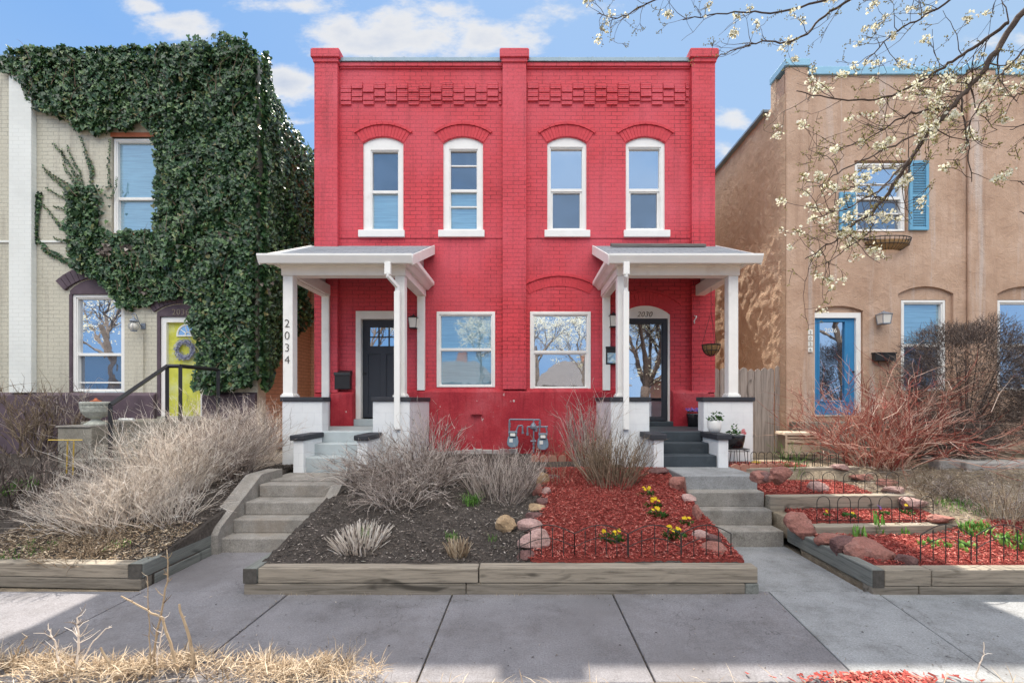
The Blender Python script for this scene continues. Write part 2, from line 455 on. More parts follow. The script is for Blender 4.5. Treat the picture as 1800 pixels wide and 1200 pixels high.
# ------------------------------------------------------------------ mesh builder
class MB:
    def __init__(self):
        self.v = []
        self.f = []

    def add(self, vs, fs):
        o = len(self.v)
        self.v.extend(vs)
        self.f.extend([tuple(i + o for i in f) for f in fs])
        return self

    def box(self, x0, x1, y0, y1, z0, z1):
        return self.add([(x0, y0, z0), (x1, y0, z0), (x1, y1, z0), (x0, y1, z0), (x0, y0, z1), (x1, y0, z1), (x1, y1, z1), (x0, y1, z1)],
                        [(0, 3, 2, 1), (4, 5, 6, 7), (0, 1, 5, 4), (1, 2, 6, 5), (2, 3, 7, 6), (3, 0, 4, 7)])

    def hexa(self, p):
        """8 points: bottom 4 (ccw from above), top 4"""
        return self.add([tuple(q) for q in p], [(0, 3, 2, 1), (4, 5, 6, 7), (0, 1, 5, 4), (1, 2, 6, 5), (2, 3, 7, 6), (3, 0, 4, 7)])

    def prism(self, outer, y0, y1, holes=()):
        """polygon(s) in XZ extruded from y0 (front, towards the camera) to y1"""
        loops = [list(outer)] + [list(h) for h in holes]
        flat = [p for lp in loops for p in lp]
        tri = geometry.tessellate_polygon([[Vector((p[0], p[1], 0)) for p in lp] for lp in loops])
        n = len(flat)
        vs = [(p[0], y0, p[1]) for p in flat] + [(p[0], y1, p[1]) for p in flat]
        fs = []
        for a, b, c in tri:
            A, B, Cc = flat[a], flat[b], flat[c]
            cr = (B[0] - A[0]) * (Cc[1] - A[1]) - (B[1] - A[1]) * (Cc[0] - A[0])
            if cr < 0:
                b, c = c, b
            fs.append((a, b, c))
            fs.append((a + n, c + n, b + n))
        o = 0
        for k, lp in enumerate(loops):
            m = len(lp)
            ar = sum(lp[i][0] * lp[(i + 1) % m][1] - lp[(i + 1) % m][0] * lp[i][1] for i in range(m))
            ccw = ar > 0
            for i in range(m):
                j = (i + 1) % m
                q = (o + i, o + i + n, o + j + n, o + j)
                if (k == 0) != ccw:
                    q = q[::-1]
                fs.append(q)
            o += m
        return self.add(vs, fs)

    def prism_x(self, prof, x0, x1):
        """profile in (y,z) extruded along x"""
        n = len(prof)
        ar = sum(prof[i][0] * prof[(i + 1) % n][1] - prof[(i + 1) % n][0] * prof[i][1] for i in range(n))
        if ar < 0:
            prof = prof[::-1]
        vs = [(x0, p[0], p[1]) for p in prof] + [(x1, p[0], p[1]) for p in prof]
        fs = [tuple(range(n))[::-1], tuple(range(n, 2 * n))]
        for i in range(n):
            j = (i + 1) % n
            fs.append((i, j, j + n, i + n))
        return self.add(vs, fs)

    def tube(self, pts, rad, sides=6, cap=True):
        pts = [Vector(p) for p in pts]
        n = len(pts)
        if not hasattr(rad, '__len__'):
            rad = [rad] * n
        vs = []
        up = Vector((0, 0, 1))
        prev = None
        for i, p in enumerate(pts):
            d = pts[min(i + 1, n - 1)] - pts[max(i - 1, 0)]
            if d.length < 1e-9:
                d = up.copy()
            d.normalize()
            if prev is None:
                a = d.cross(up)
                if a.length < .05:
                    a = d.cross(Vector((1, 0, 0)))
            else:
                a = prev - d * prev.dot(d)
                if a.length < 1e-6:
                    a = d.cross(up)
            a.normalize()
            prev = a
            b = d.cross(a)
            for k in range(sides):
                t = 2 * PI * k / sides
                q = p + a * (math.cos(t) * rad[i]) + b * (math.sin(t) * rad[i])
                vs.append((q.x, q.y, q.z))
        fs = []
        for i in range(n - 1):
            for k in range(sides):
                k2 = (k + 1) % sides
                fs.append((i * sides + k, i * sides + k2, (i + 1) * sides + k2, (i + 1) * sides + k))
        if cap:
            fs.append(tuple(range(sides))[::-1])
            fs.append(tuple(range((n - 1) * sides, n * sides)))
        return self.add(vs, fs)

    def lathe(self, prof, cx, cy, seg=20, cz=0):
        n = len(prof)
        vs = []
        for r, z in prof:
            for k in range(seg):
                t = 2 * PI * k / seg
                vs.append((cx + r * math.cos(t), cy + r * math.sin(t), cz + z))
        fs = []
        for i in range(n - 1):
            for k in range(seg):
                k2 = (k + 1) % seg
                fs.append((i * seg + k, i * seg + k2, (i + 1) * seg + k2, (i + 1) * seg + k))
        fs.append(tuple(range(seg))[::-1])
        fs.append(tuple(range((n - 1) * seg, n * seg)))
        return self.add(vs, fs)

    def build(self, name, mat, parent=None, origin=None, smooth=False, bev=0, **tags):
        if parent is not None:
            root = parent
            while root.parent:
                root = root.parent
            o = root['_o'] if '_o' in root else root.location
        else:
            if origin is None:
                xs = [p[0] for p in self.v]; ys = [p[1] for p in self.v]; zs = [p[2] for p in self.v]
                origin = ((min(xs) + max(xs)) / 2, (min(ys) + max(ys)) / 2, min(zs))
            o = origin
        ox, oy, oz = o[0], o[1], o[2]
        me = bpy.data.meshes.new(name)
        me.from_pydata([(p[0] - ox, p[1] - oy, p[2] - oz) for p in self.v], [], self.f)
        mats = mat if isinstance(mat, (list, tuple)) else [mat]
        for m_ in mats:
            me.materials.append(m_)
        if smooth:
            me.polygons.foreach_set('use_smooth', [True] * len(me.polygons))
        me.update()
        ob = bpy.data.objects.new(name, me)
        C.objects.link(ob)
        if parent is not None:
            ob.parent = parent
        else:
            ob.location = o
        if bev:
            b = ob.modifiers.new('bevel', 'BEVEL')
            b.width = bev
            b.segments = 2
            b.limit_method = 'ANGLE'
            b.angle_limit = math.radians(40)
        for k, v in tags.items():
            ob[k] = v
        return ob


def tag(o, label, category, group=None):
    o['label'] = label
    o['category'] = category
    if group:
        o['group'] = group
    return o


def thing(name, label, category, loc, group=None):
    o = bpy.data.objects.new(name, None)
    o.empty_display_size = .2
    C.objects.link(o)
    o.location = loc
    return tag(o, label, category, group)


def struct(o, kind='structure'):
    o['kind'] = kind
    return o


def copy_tree(o, loc=None, rot=None, parent=None):
    c = o.copy()
    C.objects.link(c)
    if parent:
        c.parent = parent
    for ch in [x for x in bpy.data.objects if x.parent == o]:
        copy_tree(ch, None, None, c)
    if loc is not None:
        c.location = loc
    if rot is not None:
        c.rotation_euler = rot
    return c


def text(name, s, loc, size, mat, parent, extrude=.006, rotx=PI / 2, shear=0.0, space=1.0, line=1.0, align='CENTER', roty=0, offset=0.0):
    cu = bpy.data.curves.new(name, 'FONT')
    cu.body = s
    cu.size = size
    cu.extrude = extrude
    cu.offset = offset
    cu.align_x = align
    cu.shear = shear
    cu.space_character = space
    cu.space_line = line
    tmp = bpy.data.objects.new(name + '_tmp', cu)
    C.objects.link(tmp)
    bpy.context.view_layer.update()
    me = bpy.data.meshes.new_from_object(tmp.evaluated_get(bpy.context.evaluated_depsgraph_get()))
    bpy.data.objects.remove(tmp)
    me.materials.clear()
    me.materials.append(mat)
    ob = bpy.data.objects.new(name, me)
    C.objects.link(ob)
    root = parent
    while root.parent:
        root = root.parent
    ob.parent = parent
    ob.location = Vector(loc) - root.location
    ob.rotation_euler = (rotx, roty, 0)
    return ob


def arc(x0, x1, zs, rise, n=12, rev=False):
    """points along a segmental arch from x0 to x1, springing zs"""
    w = (x1 - x0) / 2
    R = (w * w + rise * rise) / (2 * rise)
    cx = (x0 + x1) / 2
    cz = zs + rise - R
    a = math.asin(w / R)
    pts = [(cx + R * math.sin(-a + 2 * a * i / n), cz + R * math.cos(-a + 2 * a * i / n)) for i in range(n + 1)]
    return pts[::-1] if rev else pts


def rect(x0, x1, z0, z1):
    return [(x0, z0), (x1, z0), (x1, z1), (x0, z1)]


def archrect(x0, x1, z0, zs, rise, n=12):
    return [(x0, z0), (x1, z0)] + arc(x0, x1, zs, rise, n, True)


def inflate(poly, d):
    cx = sum(p[0] for p in poly) / len(poly)
    cz = sum(p[1] for p in poly) / len(poly)
    return [(p[0] + (d if p[0] > cx else -d), p[1] + (d if p[1] > cz else -d)) for p in poly]
# ------------------------------------------------------------------ camera, light, sky
cam = bpy.data.cameras.new('camera')
cam.lens = 16
cam.sensor_width = 36
cam.sensor_fit = 'HORIZONTAL'
cam.shift_x = -23 / 1800
cam.shift_y = 102 / 1800
cam.clip_end = 2000
co = bpy.data.objects.new('camera', cam)
C.objects.link(co)
co.location = (0, -D, EYE)
co.rotation_euler = (PI / 2, 0, 0)
SC.camera = co

TOSUN = Vector((-.038, .70, 1.0)).normalized()
EL = math.asin(TOSUN.z)
sun = bpy.data.lights.new('sun', 'SUN')
sun.energy = 5.0
sun.angle = math.radians(.55)
sun.color = (1, .93, .82)
so = bpy.data.objects.new('sun', sun)
C.objects.link(so)
so.location = (-2, 14, 20)
so.rotation_euler = (-TOSUN).to_track_quat('-Z', 'Y').to_euler()

W = bpy.data.worlds.new('World')
SC.world = W
W.use_nodes = True
wt = W.node_tree
wt.nodes.clear()


def wn(t, **k):
    x = wt.nodes.new(t)
    for a, b in k.items():
        setattr(x, a, b)
    return x


def wm(op, a, b=0.0, clamp=False):
    x = wn('ShaderNodeMath', operation=op, use_clamp=clamp)
    for s, v in ((0, a), (1, b)):
        if hasattr(v, 'links'):
            wt.links.new(v, x.inputs[s])
        else:
            x.inputs[s].default_value = v
    return x.outputs[0]


def wmix(f, a, b):
    x = wn('ShaderNodeMix', data_type='RGBA')
    for s, v in ((0, f), (6, a), (7, b)):
        if hasattr(v, 'links'):
            wt.links.new(v, x.inputs[s])
        else:
            x.inputs[s].default_value = v
    return x.outputs[2]


sky = wn('ShaderNodeTexSky', sky_type='NISHITA')
sky.sun_disc = False
sky.sun_elevation = EL
sky.sun_rotation = math.atan2(TOSUN.x, TOSUN.y)
sky.altitude = 1600
sky.air_density = 1.0
sky.dust_density = .6
sky.ozone_density = 1.5
tc = wn('ShaderNodeTexCoord')
sx = wn('ShaderNodeSeparateXYZ')
wt.links.new(tc.outputs['Generated'], sx.inputs[0])
ymax = wm('MAXIMUM', sx.outputs[1], .05)
U = wm('DIVIDE', sx.outputs[0], ymax)
V = wm('DIVIDE', sx.outputs[2], ymax)
nz = wn('ShaderNodeTexNoise')
nz.inputs['Scale'].default_value = 6.0
nz.inputs['Detail'].default_value = 9
nz.inputs['Roughness'].default_value = .62
cbw = wn('ShaderNodeCombineXYZ')
wt.links.new(U, cbw.inputs[0])
wt.links.new(wm('MULTIPLY', V, 1.9), cbw.inputs[1])
wt.links.new(cbw.outputs[0], nz.inputs[0])
bias = None
for (px, py, rx, ry, s) in [(690, 66, 165, 46, 1), (870, 78, 95, 34, 1), (600, 55, 75, 34, .9), (520, 10, 120, 18, .6), (315, 42, 78, 34, 1),
                            (265, 12, 50, 20, .8), (500, 145, 85, 34, 1.15), (520, 215, 55, 12, .4), (1285, 215, 45, 20, .45), (1300, 280, 50, 40, .3),
                            (1000, 20, 120, 30, .3), (800, 20, 120, 30, .4), (1750, 75, 90, 20, .4), (120, -60, 130, 30, .6), (1500, -80, 300, 50, .6)]:
    du = wm('DIVIDE', wm('SUBTRACT', U, (px - CX) / F), rx / F)
    dv = wm('DIVIDE', wm('SUBTRACT', V, (CY - py) / F), ry / F)
    d = wm('SQRT', wm('ADD', wm('MULTIPLY', du, du), wm('MULTIPLY', dv, dv)))
    b_ = wm('MULTIPLY', wm('SUBTRACT', 1.22, d), s)
    bias = b_ if bias is None else wm('MAXIMUM', bias, b_)
cf = wm('ADD', wm('MULTIPLY', wm('MAXIMUM', bias, -.3), 1.0), wm('MULTIPLY', wm('SUBTRACT', nz.outputs['Fac'], .5), 2.7))
cr = wn('ShaderNodeMapRange', interpolation_type='SMOOTHSTEP')
wt.links.new(cf, cr.inputs[0])
cr.inputs[1].default_value = .12
cr.inputs[2].default_value = .75
cr.inputs[4].default_value = .93
# cloud body: bright rim, greyer inside
shade = wn('ShaderNodeMapRange')
wt.links.new(cf, shade.inputs[0])
shade.inputs[1].default_value = .5
shade.inputs[2].default_value = 1.6
K = 1.0
CLOUD_HI = (4.5, 4.45, 4.4, 1)
CLOUD_LO = (3.0, 3.3, 3.9, 1)
ccol = wmix(shade.outputs[0], CLOUD_HI, CLOUD_LO)
# the clear sky: Nishita, paler towards the thin high haze
hz = wn('ShaderNodeMapRange')
wt.links.new(sx.outputs[2], hz.inputs[0])
hz.inputs[1].default_value = .55
hz.inputs[2].default_value = .0
hz.inputs[3].default_value = 0
hz.inputs[4].default_value = 1
side = wn('ShaderNodeMapRange')
wt.links.new(U, side.inputs[0])
side.inputs[1].default_value = -1.1
side.inputs[2].default_value = .9
hz2 = wm('MAXIMUM', hz.outputs[0], wm('MULTIPLY', side.outputs[0], .75))
haze_col = wmix(hz2, (1.15, 2.35, 4.5, 1), (2.6, 3.5, 4.4, 1))
clear = wmix(.82, sky.outputs[0], haze_col)
front = wmix(cr.outputs[0], clear, ccol)
# white sky zone added high behind the camera to light the shaded fronts
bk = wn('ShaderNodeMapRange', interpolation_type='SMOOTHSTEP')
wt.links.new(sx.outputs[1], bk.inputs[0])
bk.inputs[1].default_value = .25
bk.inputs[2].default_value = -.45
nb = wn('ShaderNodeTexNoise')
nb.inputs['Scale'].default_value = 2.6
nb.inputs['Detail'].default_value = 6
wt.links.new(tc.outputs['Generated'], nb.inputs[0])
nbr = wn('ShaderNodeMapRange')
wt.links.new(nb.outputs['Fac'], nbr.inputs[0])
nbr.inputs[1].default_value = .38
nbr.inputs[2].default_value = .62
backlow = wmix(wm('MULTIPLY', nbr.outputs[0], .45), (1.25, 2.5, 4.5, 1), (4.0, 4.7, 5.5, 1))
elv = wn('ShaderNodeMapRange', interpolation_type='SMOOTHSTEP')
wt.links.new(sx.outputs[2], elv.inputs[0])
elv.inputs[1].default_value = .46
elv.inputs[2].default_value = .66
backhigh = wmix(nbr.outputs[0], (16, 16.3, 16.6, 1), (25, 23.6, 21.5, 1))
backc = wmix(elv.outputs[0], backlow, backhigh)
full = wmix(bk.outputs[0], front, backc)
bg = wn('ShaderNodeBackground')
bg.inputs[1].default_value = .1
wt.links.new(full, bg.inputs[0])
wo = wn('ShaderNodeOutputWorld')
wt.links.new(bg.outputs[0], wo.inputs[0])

SC.view_settings.view_transform = 'Standard'
SC.view_settings.look = 'None'
SC.view_settings.exposure = 1.0
SC.view_settings.gamma = 1
SC.render.engine = 'CYCLES'
SC.cycles.max_bounces = 8
SC.cycles.diffuse_bounces = 4
SC.cycles.transparent_max_bounces = 8
SC.cycles.use_denoising = True

# ------------------------------------------------------------------ window builder
def window(root, x0, x1, z0, z1, mats, Y=0.0, fr=.09, arch=0.0, rail=None, gx=None, sill=None, recess=.03, lower_in=.0, extra=(), name='window',
           frm='white', innerfr=.022, top_extra=0.0, lab=None):
    """x0..z1 outer frame in metres; rail = z of the meeting rail centre; mats = (upper, lower)"""
    out = archrect(x0, x1, z0, z1 - arch, arch) if arch else rect(x0, x1, z0, z1)
    gx0, gx1 = (gx if gx else (x0 + fr, x1 - fr))
    gz0, gz1 = z0 + fr * .7, z1 - arch - fr - top_extra
    yf = Y + recess
    f = MB().prism(inflate(out, .004), yf, yf + .12, [rect(gx0 - .03, gx1 + .03, gz0 - .03, gz1 + .03)])
    w = f.build(name, M[frm], root, bev=.006)
    if lab:
        w['label'] = lab
    # inner stop moulding
    MB().prism(rect(gx0 - .034, gx1 + .034, gz0 - .034, gz1 + .034), yf + .018, yf + .115, [rect(gx0 - innerfr * .3, gx1 + innerfr * .3, gz0 - innerfr * .3, gz1 + innerfr * .3)]).build('inner_frame', M[frm], w)
    if rail is None:
        rail = (gz0 + gz1) / 2
    s = MB()
    s.box(gx0 - .012, gx1 + .012, yf + .03, yf + .085, rail - .028, rail + .028)
    s.build('sash_rail', M[frm], w, bev=.004)
    for z in extra:
        MB().box(gx0 - .012, gx1 + .012, yf + .045, yf + .08, z - .014, z + .014).build('muntin', M[frm], w, bev=.003)
    if lower_in:
        MB().prism(rect(gx0 - .02, gx1 + .02, gz0 - .02, rail - .028), yf + .05, yf + .09,
                   [rect(gx0 + lower_in, gx1 - lower_in, gz0 + lower_in * .6, rail - .05)]).build('lower_sash', M[frm], w)
    MB().box(gx0 - .02, gx1 + .02, yf + .072, yf + .08, rail, gz1 + .02).build('pane', M[mats[0]], w)
    MB().box(gx0 - .02, gx1 + .02, yf + .092, yf + .10, gz0 - .02, rail).build('pane', M[mats[1]], w)
    if sill:
        a, b, zb, zt, pr = sill
        MB().box(a, b, Y - pr, Y + .06, zb, zt).build('sill', M[frm], w, bev=.012)
    return w


# ------------------------------------------------------------------ RED HOUSE
RH = thing('brick_house', 'two storey red painted brick duplex with white arched upper windows', 'house', (-.2, 6, .7))
GZ = .74
WX0, WX1 = fx(553) if False else wx(556), wx(1253)
ZT = wz(113)
holes = []
ARW = [(638, 709), (779, 849), (962, 1031), (1100, 1169)]
for a, b in ARW:
    holes.append(archrect(wx(a), wx(b), wz(412), wz(252), wz(241) - wz(252)))
holes.append(rect(wx(768), wx(870), wz(680), wz(548)))
holes.append(rect(wx(932), wx(1038), wz(685), wz(548)))
holes.append(rect(wx(626), wx(712), wz(748), wz(547)))
holes.append(archrect(wx(1090), wx(1178), wz(752), wz(553), wz(537) - wz(553)))
MB().prism(rect(WX0, WX1, GZ - .5, ZT), 0, .32, holes).build('front_wall', M['red_brick'], RH)
b = MB()
b.box(WX0 + .002, WX0 + .3, .32, 13, GZ - .5, ZT - .6)
b.box(WX1 - .3, WX1 - .002, .32, 13, GZ - .5, ZT - .6)
b.box(WX0 + .3, WX1 - .3, 12.7, 13, GZ - .5, ZT - .6)
b.build('side_wall', M['orange_brick'], RH)
MB().box(WX0 + .3, WX1 - .3, .32, 12.7, ZT - 1.0, ZT - .85).build('flat_roof', M['roof_far'], RH)
# pilasters
PIL = [(557, 597, 690), (884, 925, 684), (1213, 1253, 690)]
for i, (a, c, zb) in enumerate(PIL):
    p = MB().box(wx(a) - (.004 if i == 0 else 0), wx(c) + (.004 if i == 2 else 0), -.11, -.001, wz(zb), wz(117)).build('pilaster', M['red_brick'], RH, bev=.006)
    q = MB()
    q.box(wx(a - 2), wx(c + 2), -.135, .34, wz(117), wz(110))
    q.box(wx(a - 5), wx(c + 5), -.165, .37, wz(110), wz(96))
    q.box(wx(a - 3.5), wx(c + 3.5), -.15, .35, wz(96), wz(94))
    q.build('pilaster_cap', M['red_brick'], p, bev=.015)
# top band and coping between the pilasters
for a, c in ((598, 883), (926, 1212)):
    q = MB()
    q.box(wx(a), wx(c), -.05, -.001, wz(119), wz(112.5))
    q.box(wx(a), wx(c), -.028, -.001, wz(122), wz(119))
    q.build('corbel_band', M['red_brick'], RH, bev=.004)
    cp = MB()
    n = 5
    for i in range(n):
        xa = wx(a) + (wx(c) - wx(a)) * i / n
        xb = wx(a) + (wx(c) - wx(a)) * (i + 1) / n
        cp.box(xa + .003, xb - .003, -.075, .36, wz(112), wz(105.5))
        cp.box(xb - .02, xb + .02, -.079, .362, wz(112.5), wz(104.8))
    cp.build('metal_coping', M['coping'], RH, bev=.004)
    # checkered corbelled brickwork
    q = MB()
    step = 19.8
    x = a + 1
    k = 0 if a < 700 else 1
    rr = random.Random(a)
    while x < c - 4:
        xe = min(x + step, c - 1)
        top = 145 if k % 2 else 151.5
        nb = 5 if k % 2 == 0 else 5
        for j in range(nb):
            zt = top + j * 7.0
            pr = .026 + .016 * (j % 2) + rr.uniform(-.004, .01)
            q.box(wx(x + .8), wx(xe - .8), -pr, -.001, wz(zt + 5.9), wz(zt))
        x += step
        k += 1
    q.build('corbelled_brickwork', M['red_brick'], RH, bev=.004)
    # belt line under the upper windows
    q = MB()
    q.box(wx(a - 1), wx(c + 1), -.014, -.001, wz(419), wz(412))
    q.build('belt_course', M['red_brick'], RH, bev=.004)


def brick_arch(root, px0, px1, pzs, prise, hpx, n, mat='red_arch', hood=True, Y=0.0, pr=.011):
    """soldier bricks in an arc; px0..px1, springing pzs, rise px, height px"""
    x0, x1 = wx(px0), wx(px1)
    zs = wz(pzs)
    rise = prise / 86
    w = (x1 - x0) / 2
    R = (w * w + rise * rise) / (2 * rise)
    cx, cz = (x0 + x1) / 2, zs + rise - R
    a = math.asin(w / R)
    h = hpx / 86
    q = MB()
    for i in range(n):
        t0 = -a + 2 * a * (i + .05) / n
        t1 = -a + 2 * a * (i + .95) / n
        e = []
        for t, r in ((t0, R + .002), (t1, R + .002), (t1, R + h), (t0, R + h)):
            e.append((cx + r * math.sin(t), cz + r * math.cos(t)))
        p_ = pr + rnd.uniform(-.003, .004)
        q.add([(e[0][0], Y - p_, e[0][1]), (e[1][0], Y - p_, e[1][1]), (e[2][0], Y - p_, e[2][1]), (e[3][0], Y - p_, e[3][1]),
               (e[0][0], Y + .004, e[0][1]), (e[1][0], Y + .004, e[1][1]), (e[2][0], Y + .004, e[2][1]), (e[3][0], Y + .004, e[3][1])],
              [(0, 1, 2, 3), (0, 4, 5, 1), (1, 5, 6, 2), (2, 6, 7, 3), (3, 7, 4, 0)])
    if hood:
        m = 10
        for i in range(m):
            t0 = -a * 1.04 + 2 * a * 1.04 * (i + .02) / m
            t1 = -a * 1.04 + 2 * a * 1.04 * (i + .98) / m
            e = [(cx + r * math.sin(t), cz + r * math.cos(t)) for t, r in ((t0, R + h + .006), (t1, R + h + .006), (t1, R + h + .055), (t0, R + h + .055))]
            yy = Y - .032 + rnd.uniform(-.004, .004)
            q.add([(p[0], yy, p[1]) for p in e] + [(p[0], Y + .004, p[1]) for p in e],
                  [(0, 1, 2, 3), (0, 4, 5, 1), (1, 5, 6, 2), (2, 6, 7, 3), (3, 7, 4, 0)])
    return q.build('brick_arch', M[mat], root)


for a, c in ARW:
    brick_arch(RH, a - 1, c + 1, 251, 11, 20, 15)
brick_arch(RH, 930, 1036, 517, 14, 17, 22)
brick_arch(RH, 1090, 1180, 552, 16, 22, 18)
# upper windows
wl = ['glass_sky', 'glass_blind']
def sl(a, b_):
    return (wx(a), wx(b_), wz(418), wz(405.5), .06)
window(RH, wx(638), wx(709), wz(406), wz(241), ('glass_dark', 'glass_blind'), arch=11 / 86, rail=wz(335), gx=(wx(653.5), wx(698)), sill=sl(631, 712), top_extra=.06, lab='arched window with a blue blind low down, leftmost upstairs')
window(RH, wx(779), wx(849), wz(406), wz(241), ('glass_dark', 'glass_blind'), arch=11 / 86, rail=wz(333), gx=(wx(792), wx(837)), sill=sl(771, 852), top_extra=.04, extra=(wz(288.5), wz(361)), lab='arched window divided into four panes by thin bars')
window(RH, wx(962), wx(1031), wz(406), wz(241), ('glass_sky', 'glass_dark'), arch=11 / 86, rail=wz(332), gx=(wx(969), wx(1023)), sill=sl(957, 1037), top_extra=.0, lower_in=.035)
window(RH, wx(1100), wx(1169), wz(406), wz(241), ('glass_sky', 'glass_dark'), arch=11 / 86, rail=wz(332), gx=(wx(1107), wx(1160)), sill=sl(1096, 1177), top_extra=.0, lower_in=.035)
# ground-floor windows
window(RH, wx(768), wx(870), wz(680), wz(548), ('glass_blind', 'glass_blind'), rail=wz(614), fr=.085, recess=-.015, lab='square ground floor window with pale blue panes')
window(RH, wx(932), wx(1038), wz(685), wz(548), ('glass_sky', 'glass_sky'), rail=wz(618), fr=.085, recess=-.015, lower_in=.02, lab='square ground floor window mirroring a blossoming tree')
# foundation
def foundation(a, c, zt, zb, pr, y1=-.001):
    prof = [(y1, wz(zt) + .05), (-pr, wz(zt) - .03), (-pr - .03, wz(zb)), (y1, wz(zb))]
    return prof
q = MB()
q.prism_x(foundation(0, 0, 686, 815, .10), wx(713), wx(1089))
q.prism_x(foundation(0, 0, 690, 815, .15), wx(586), wx(625))
q.prism_x(foundation(0, 0, 690, 815, .10), WX0 - .003, wx(586))
q.prism_x(foundation(0, 0, 688, 815, .16), wx(1179), wx(1240))
q.prism_x(foundation(0, 0, 690, 815, .10), wx(1240), WX1 + .003)
fo = q.build('foundation', M['red_stucco'], RH, bev=.015)
q = MB()
rr = random.Random(3)
x = wx(755)
while x < wx(905):
    w_ = rr.uniform(.12, .3)
    q.box(x, x + w_ - .01, -.155 - rr.uniform(0, .03), -.12, .7, .79 + rr.uniform(-.02, .05))
    x += w_
q.build('bare_foundation_stone', M['chip_stone'], fo, bev=.02)
# small arched vent hood
q = MB().prism(archrect(wx(829), wx(848), wz(727.5), wz(727), .045), -.19, -.12)
q.build('vent_hood', M['red_stucco'], RH, bev=.006)

# ---- doors of the red house
dr = MB()
dx0, dx1 = wx(634), wx(706)
lz = [(wz(607), wz(592)), (wz(590), wz(574))]
lx = [(wx(647), wx(662)), (wx(664), wx(680)), (wx(682), wx(696))]
hl = [rect(a, b_, c, d) for a, b_ in lx for c, d in lz]
panels = [rect(wx(644), wx(666), wz(728), wz(621)), rect(wx(676), wx(697), wz(728), wz(621))]
dr.prism(rect(dx0, dx1, wz(734), wz(560)), .10, .15, hl + panels)
for pnl in panels:
    dr.box(pnl[0][0] - .003, pnl[1][0] + .003, .118, .145, pnl[0][1] - .003, pnl[2][1] + .003)
d1 = dr.build('door', M['door_dark'], RH, bev=.003)
MB().box(lx[0][0] - .01, lx[2][1] + .01, .122, .13, lz[0][0] - .01, lz[1][1] + .01).build('pane', M['glass_sky'], d1)
MB().tube([(wx(638.5), .06, wz(655)), (wx(638.5), .10, wz(655))], .025, 12).build('handle', M['black_metal'], d1)
MB().prism(rect(wx(626) - .004, wx(712) + .004, wz(736), wz(547) + .004), -.012, .16, [rect(dx0 + .004, dx1 - .004, wz(736) - .01, wz(560) - .004)]).build('door_frame', M['cream_trim'], RH, bev=.006)
MB().box(wx(619), wx(712), -.10, .14, 1.29, wz(736)).build('doorstep', M['grey_step'], RH, bev=.01)
# storm door of 2030
d2x0, d2x1 = wx(1094), wx(1174.5)
sd = MB().prism(rect(d2x0, d2x1, wz(739), wz(559)), .03, .08, [rect(wx(1102), wx(1166), wz(734), wz(567))])
sd.prism(rect(wx(1100), wx(1168), wz(736), wz(565)), .05, .078, [rect(wx(1104), wx(1164), wz(732), wz(569))])
d2 = sd.build('storm_door', M['door_dark'], RH, bev=.004)
MB().box(wx(1101), wx(1167), .062, .068, wz(735), wz(566)).build('pane', M['glass_door'], d2)
MB().box(wx(1097), wx(1100), .0, .03, wz(668), wz(655)).build('handle', M['black_metal'], d2, bev=.004)
fr2 = MB().prism(inflate(archrect(wx(1090), wx(1178), wz(741), wz(553), 16 / 86), .004), .01, .14, [rect(d2x0 + .003, d2x1 - .003, wz(741) + .001, wz(559) - .003)])
fr2 = fr2.build('door_frame', M['cream_trim'], RH, bev=.006)
text('house_number', '2030', (wx(1133), .008, wz(556.5)), .15, M['brown_text'], fr2, shear=.25, space=1.05)
MB().box(wx(1090), wx(1182), -.16, .13, 1.29, wz(740)).build('doorstep', M['black_step'], RH, bev=.012)


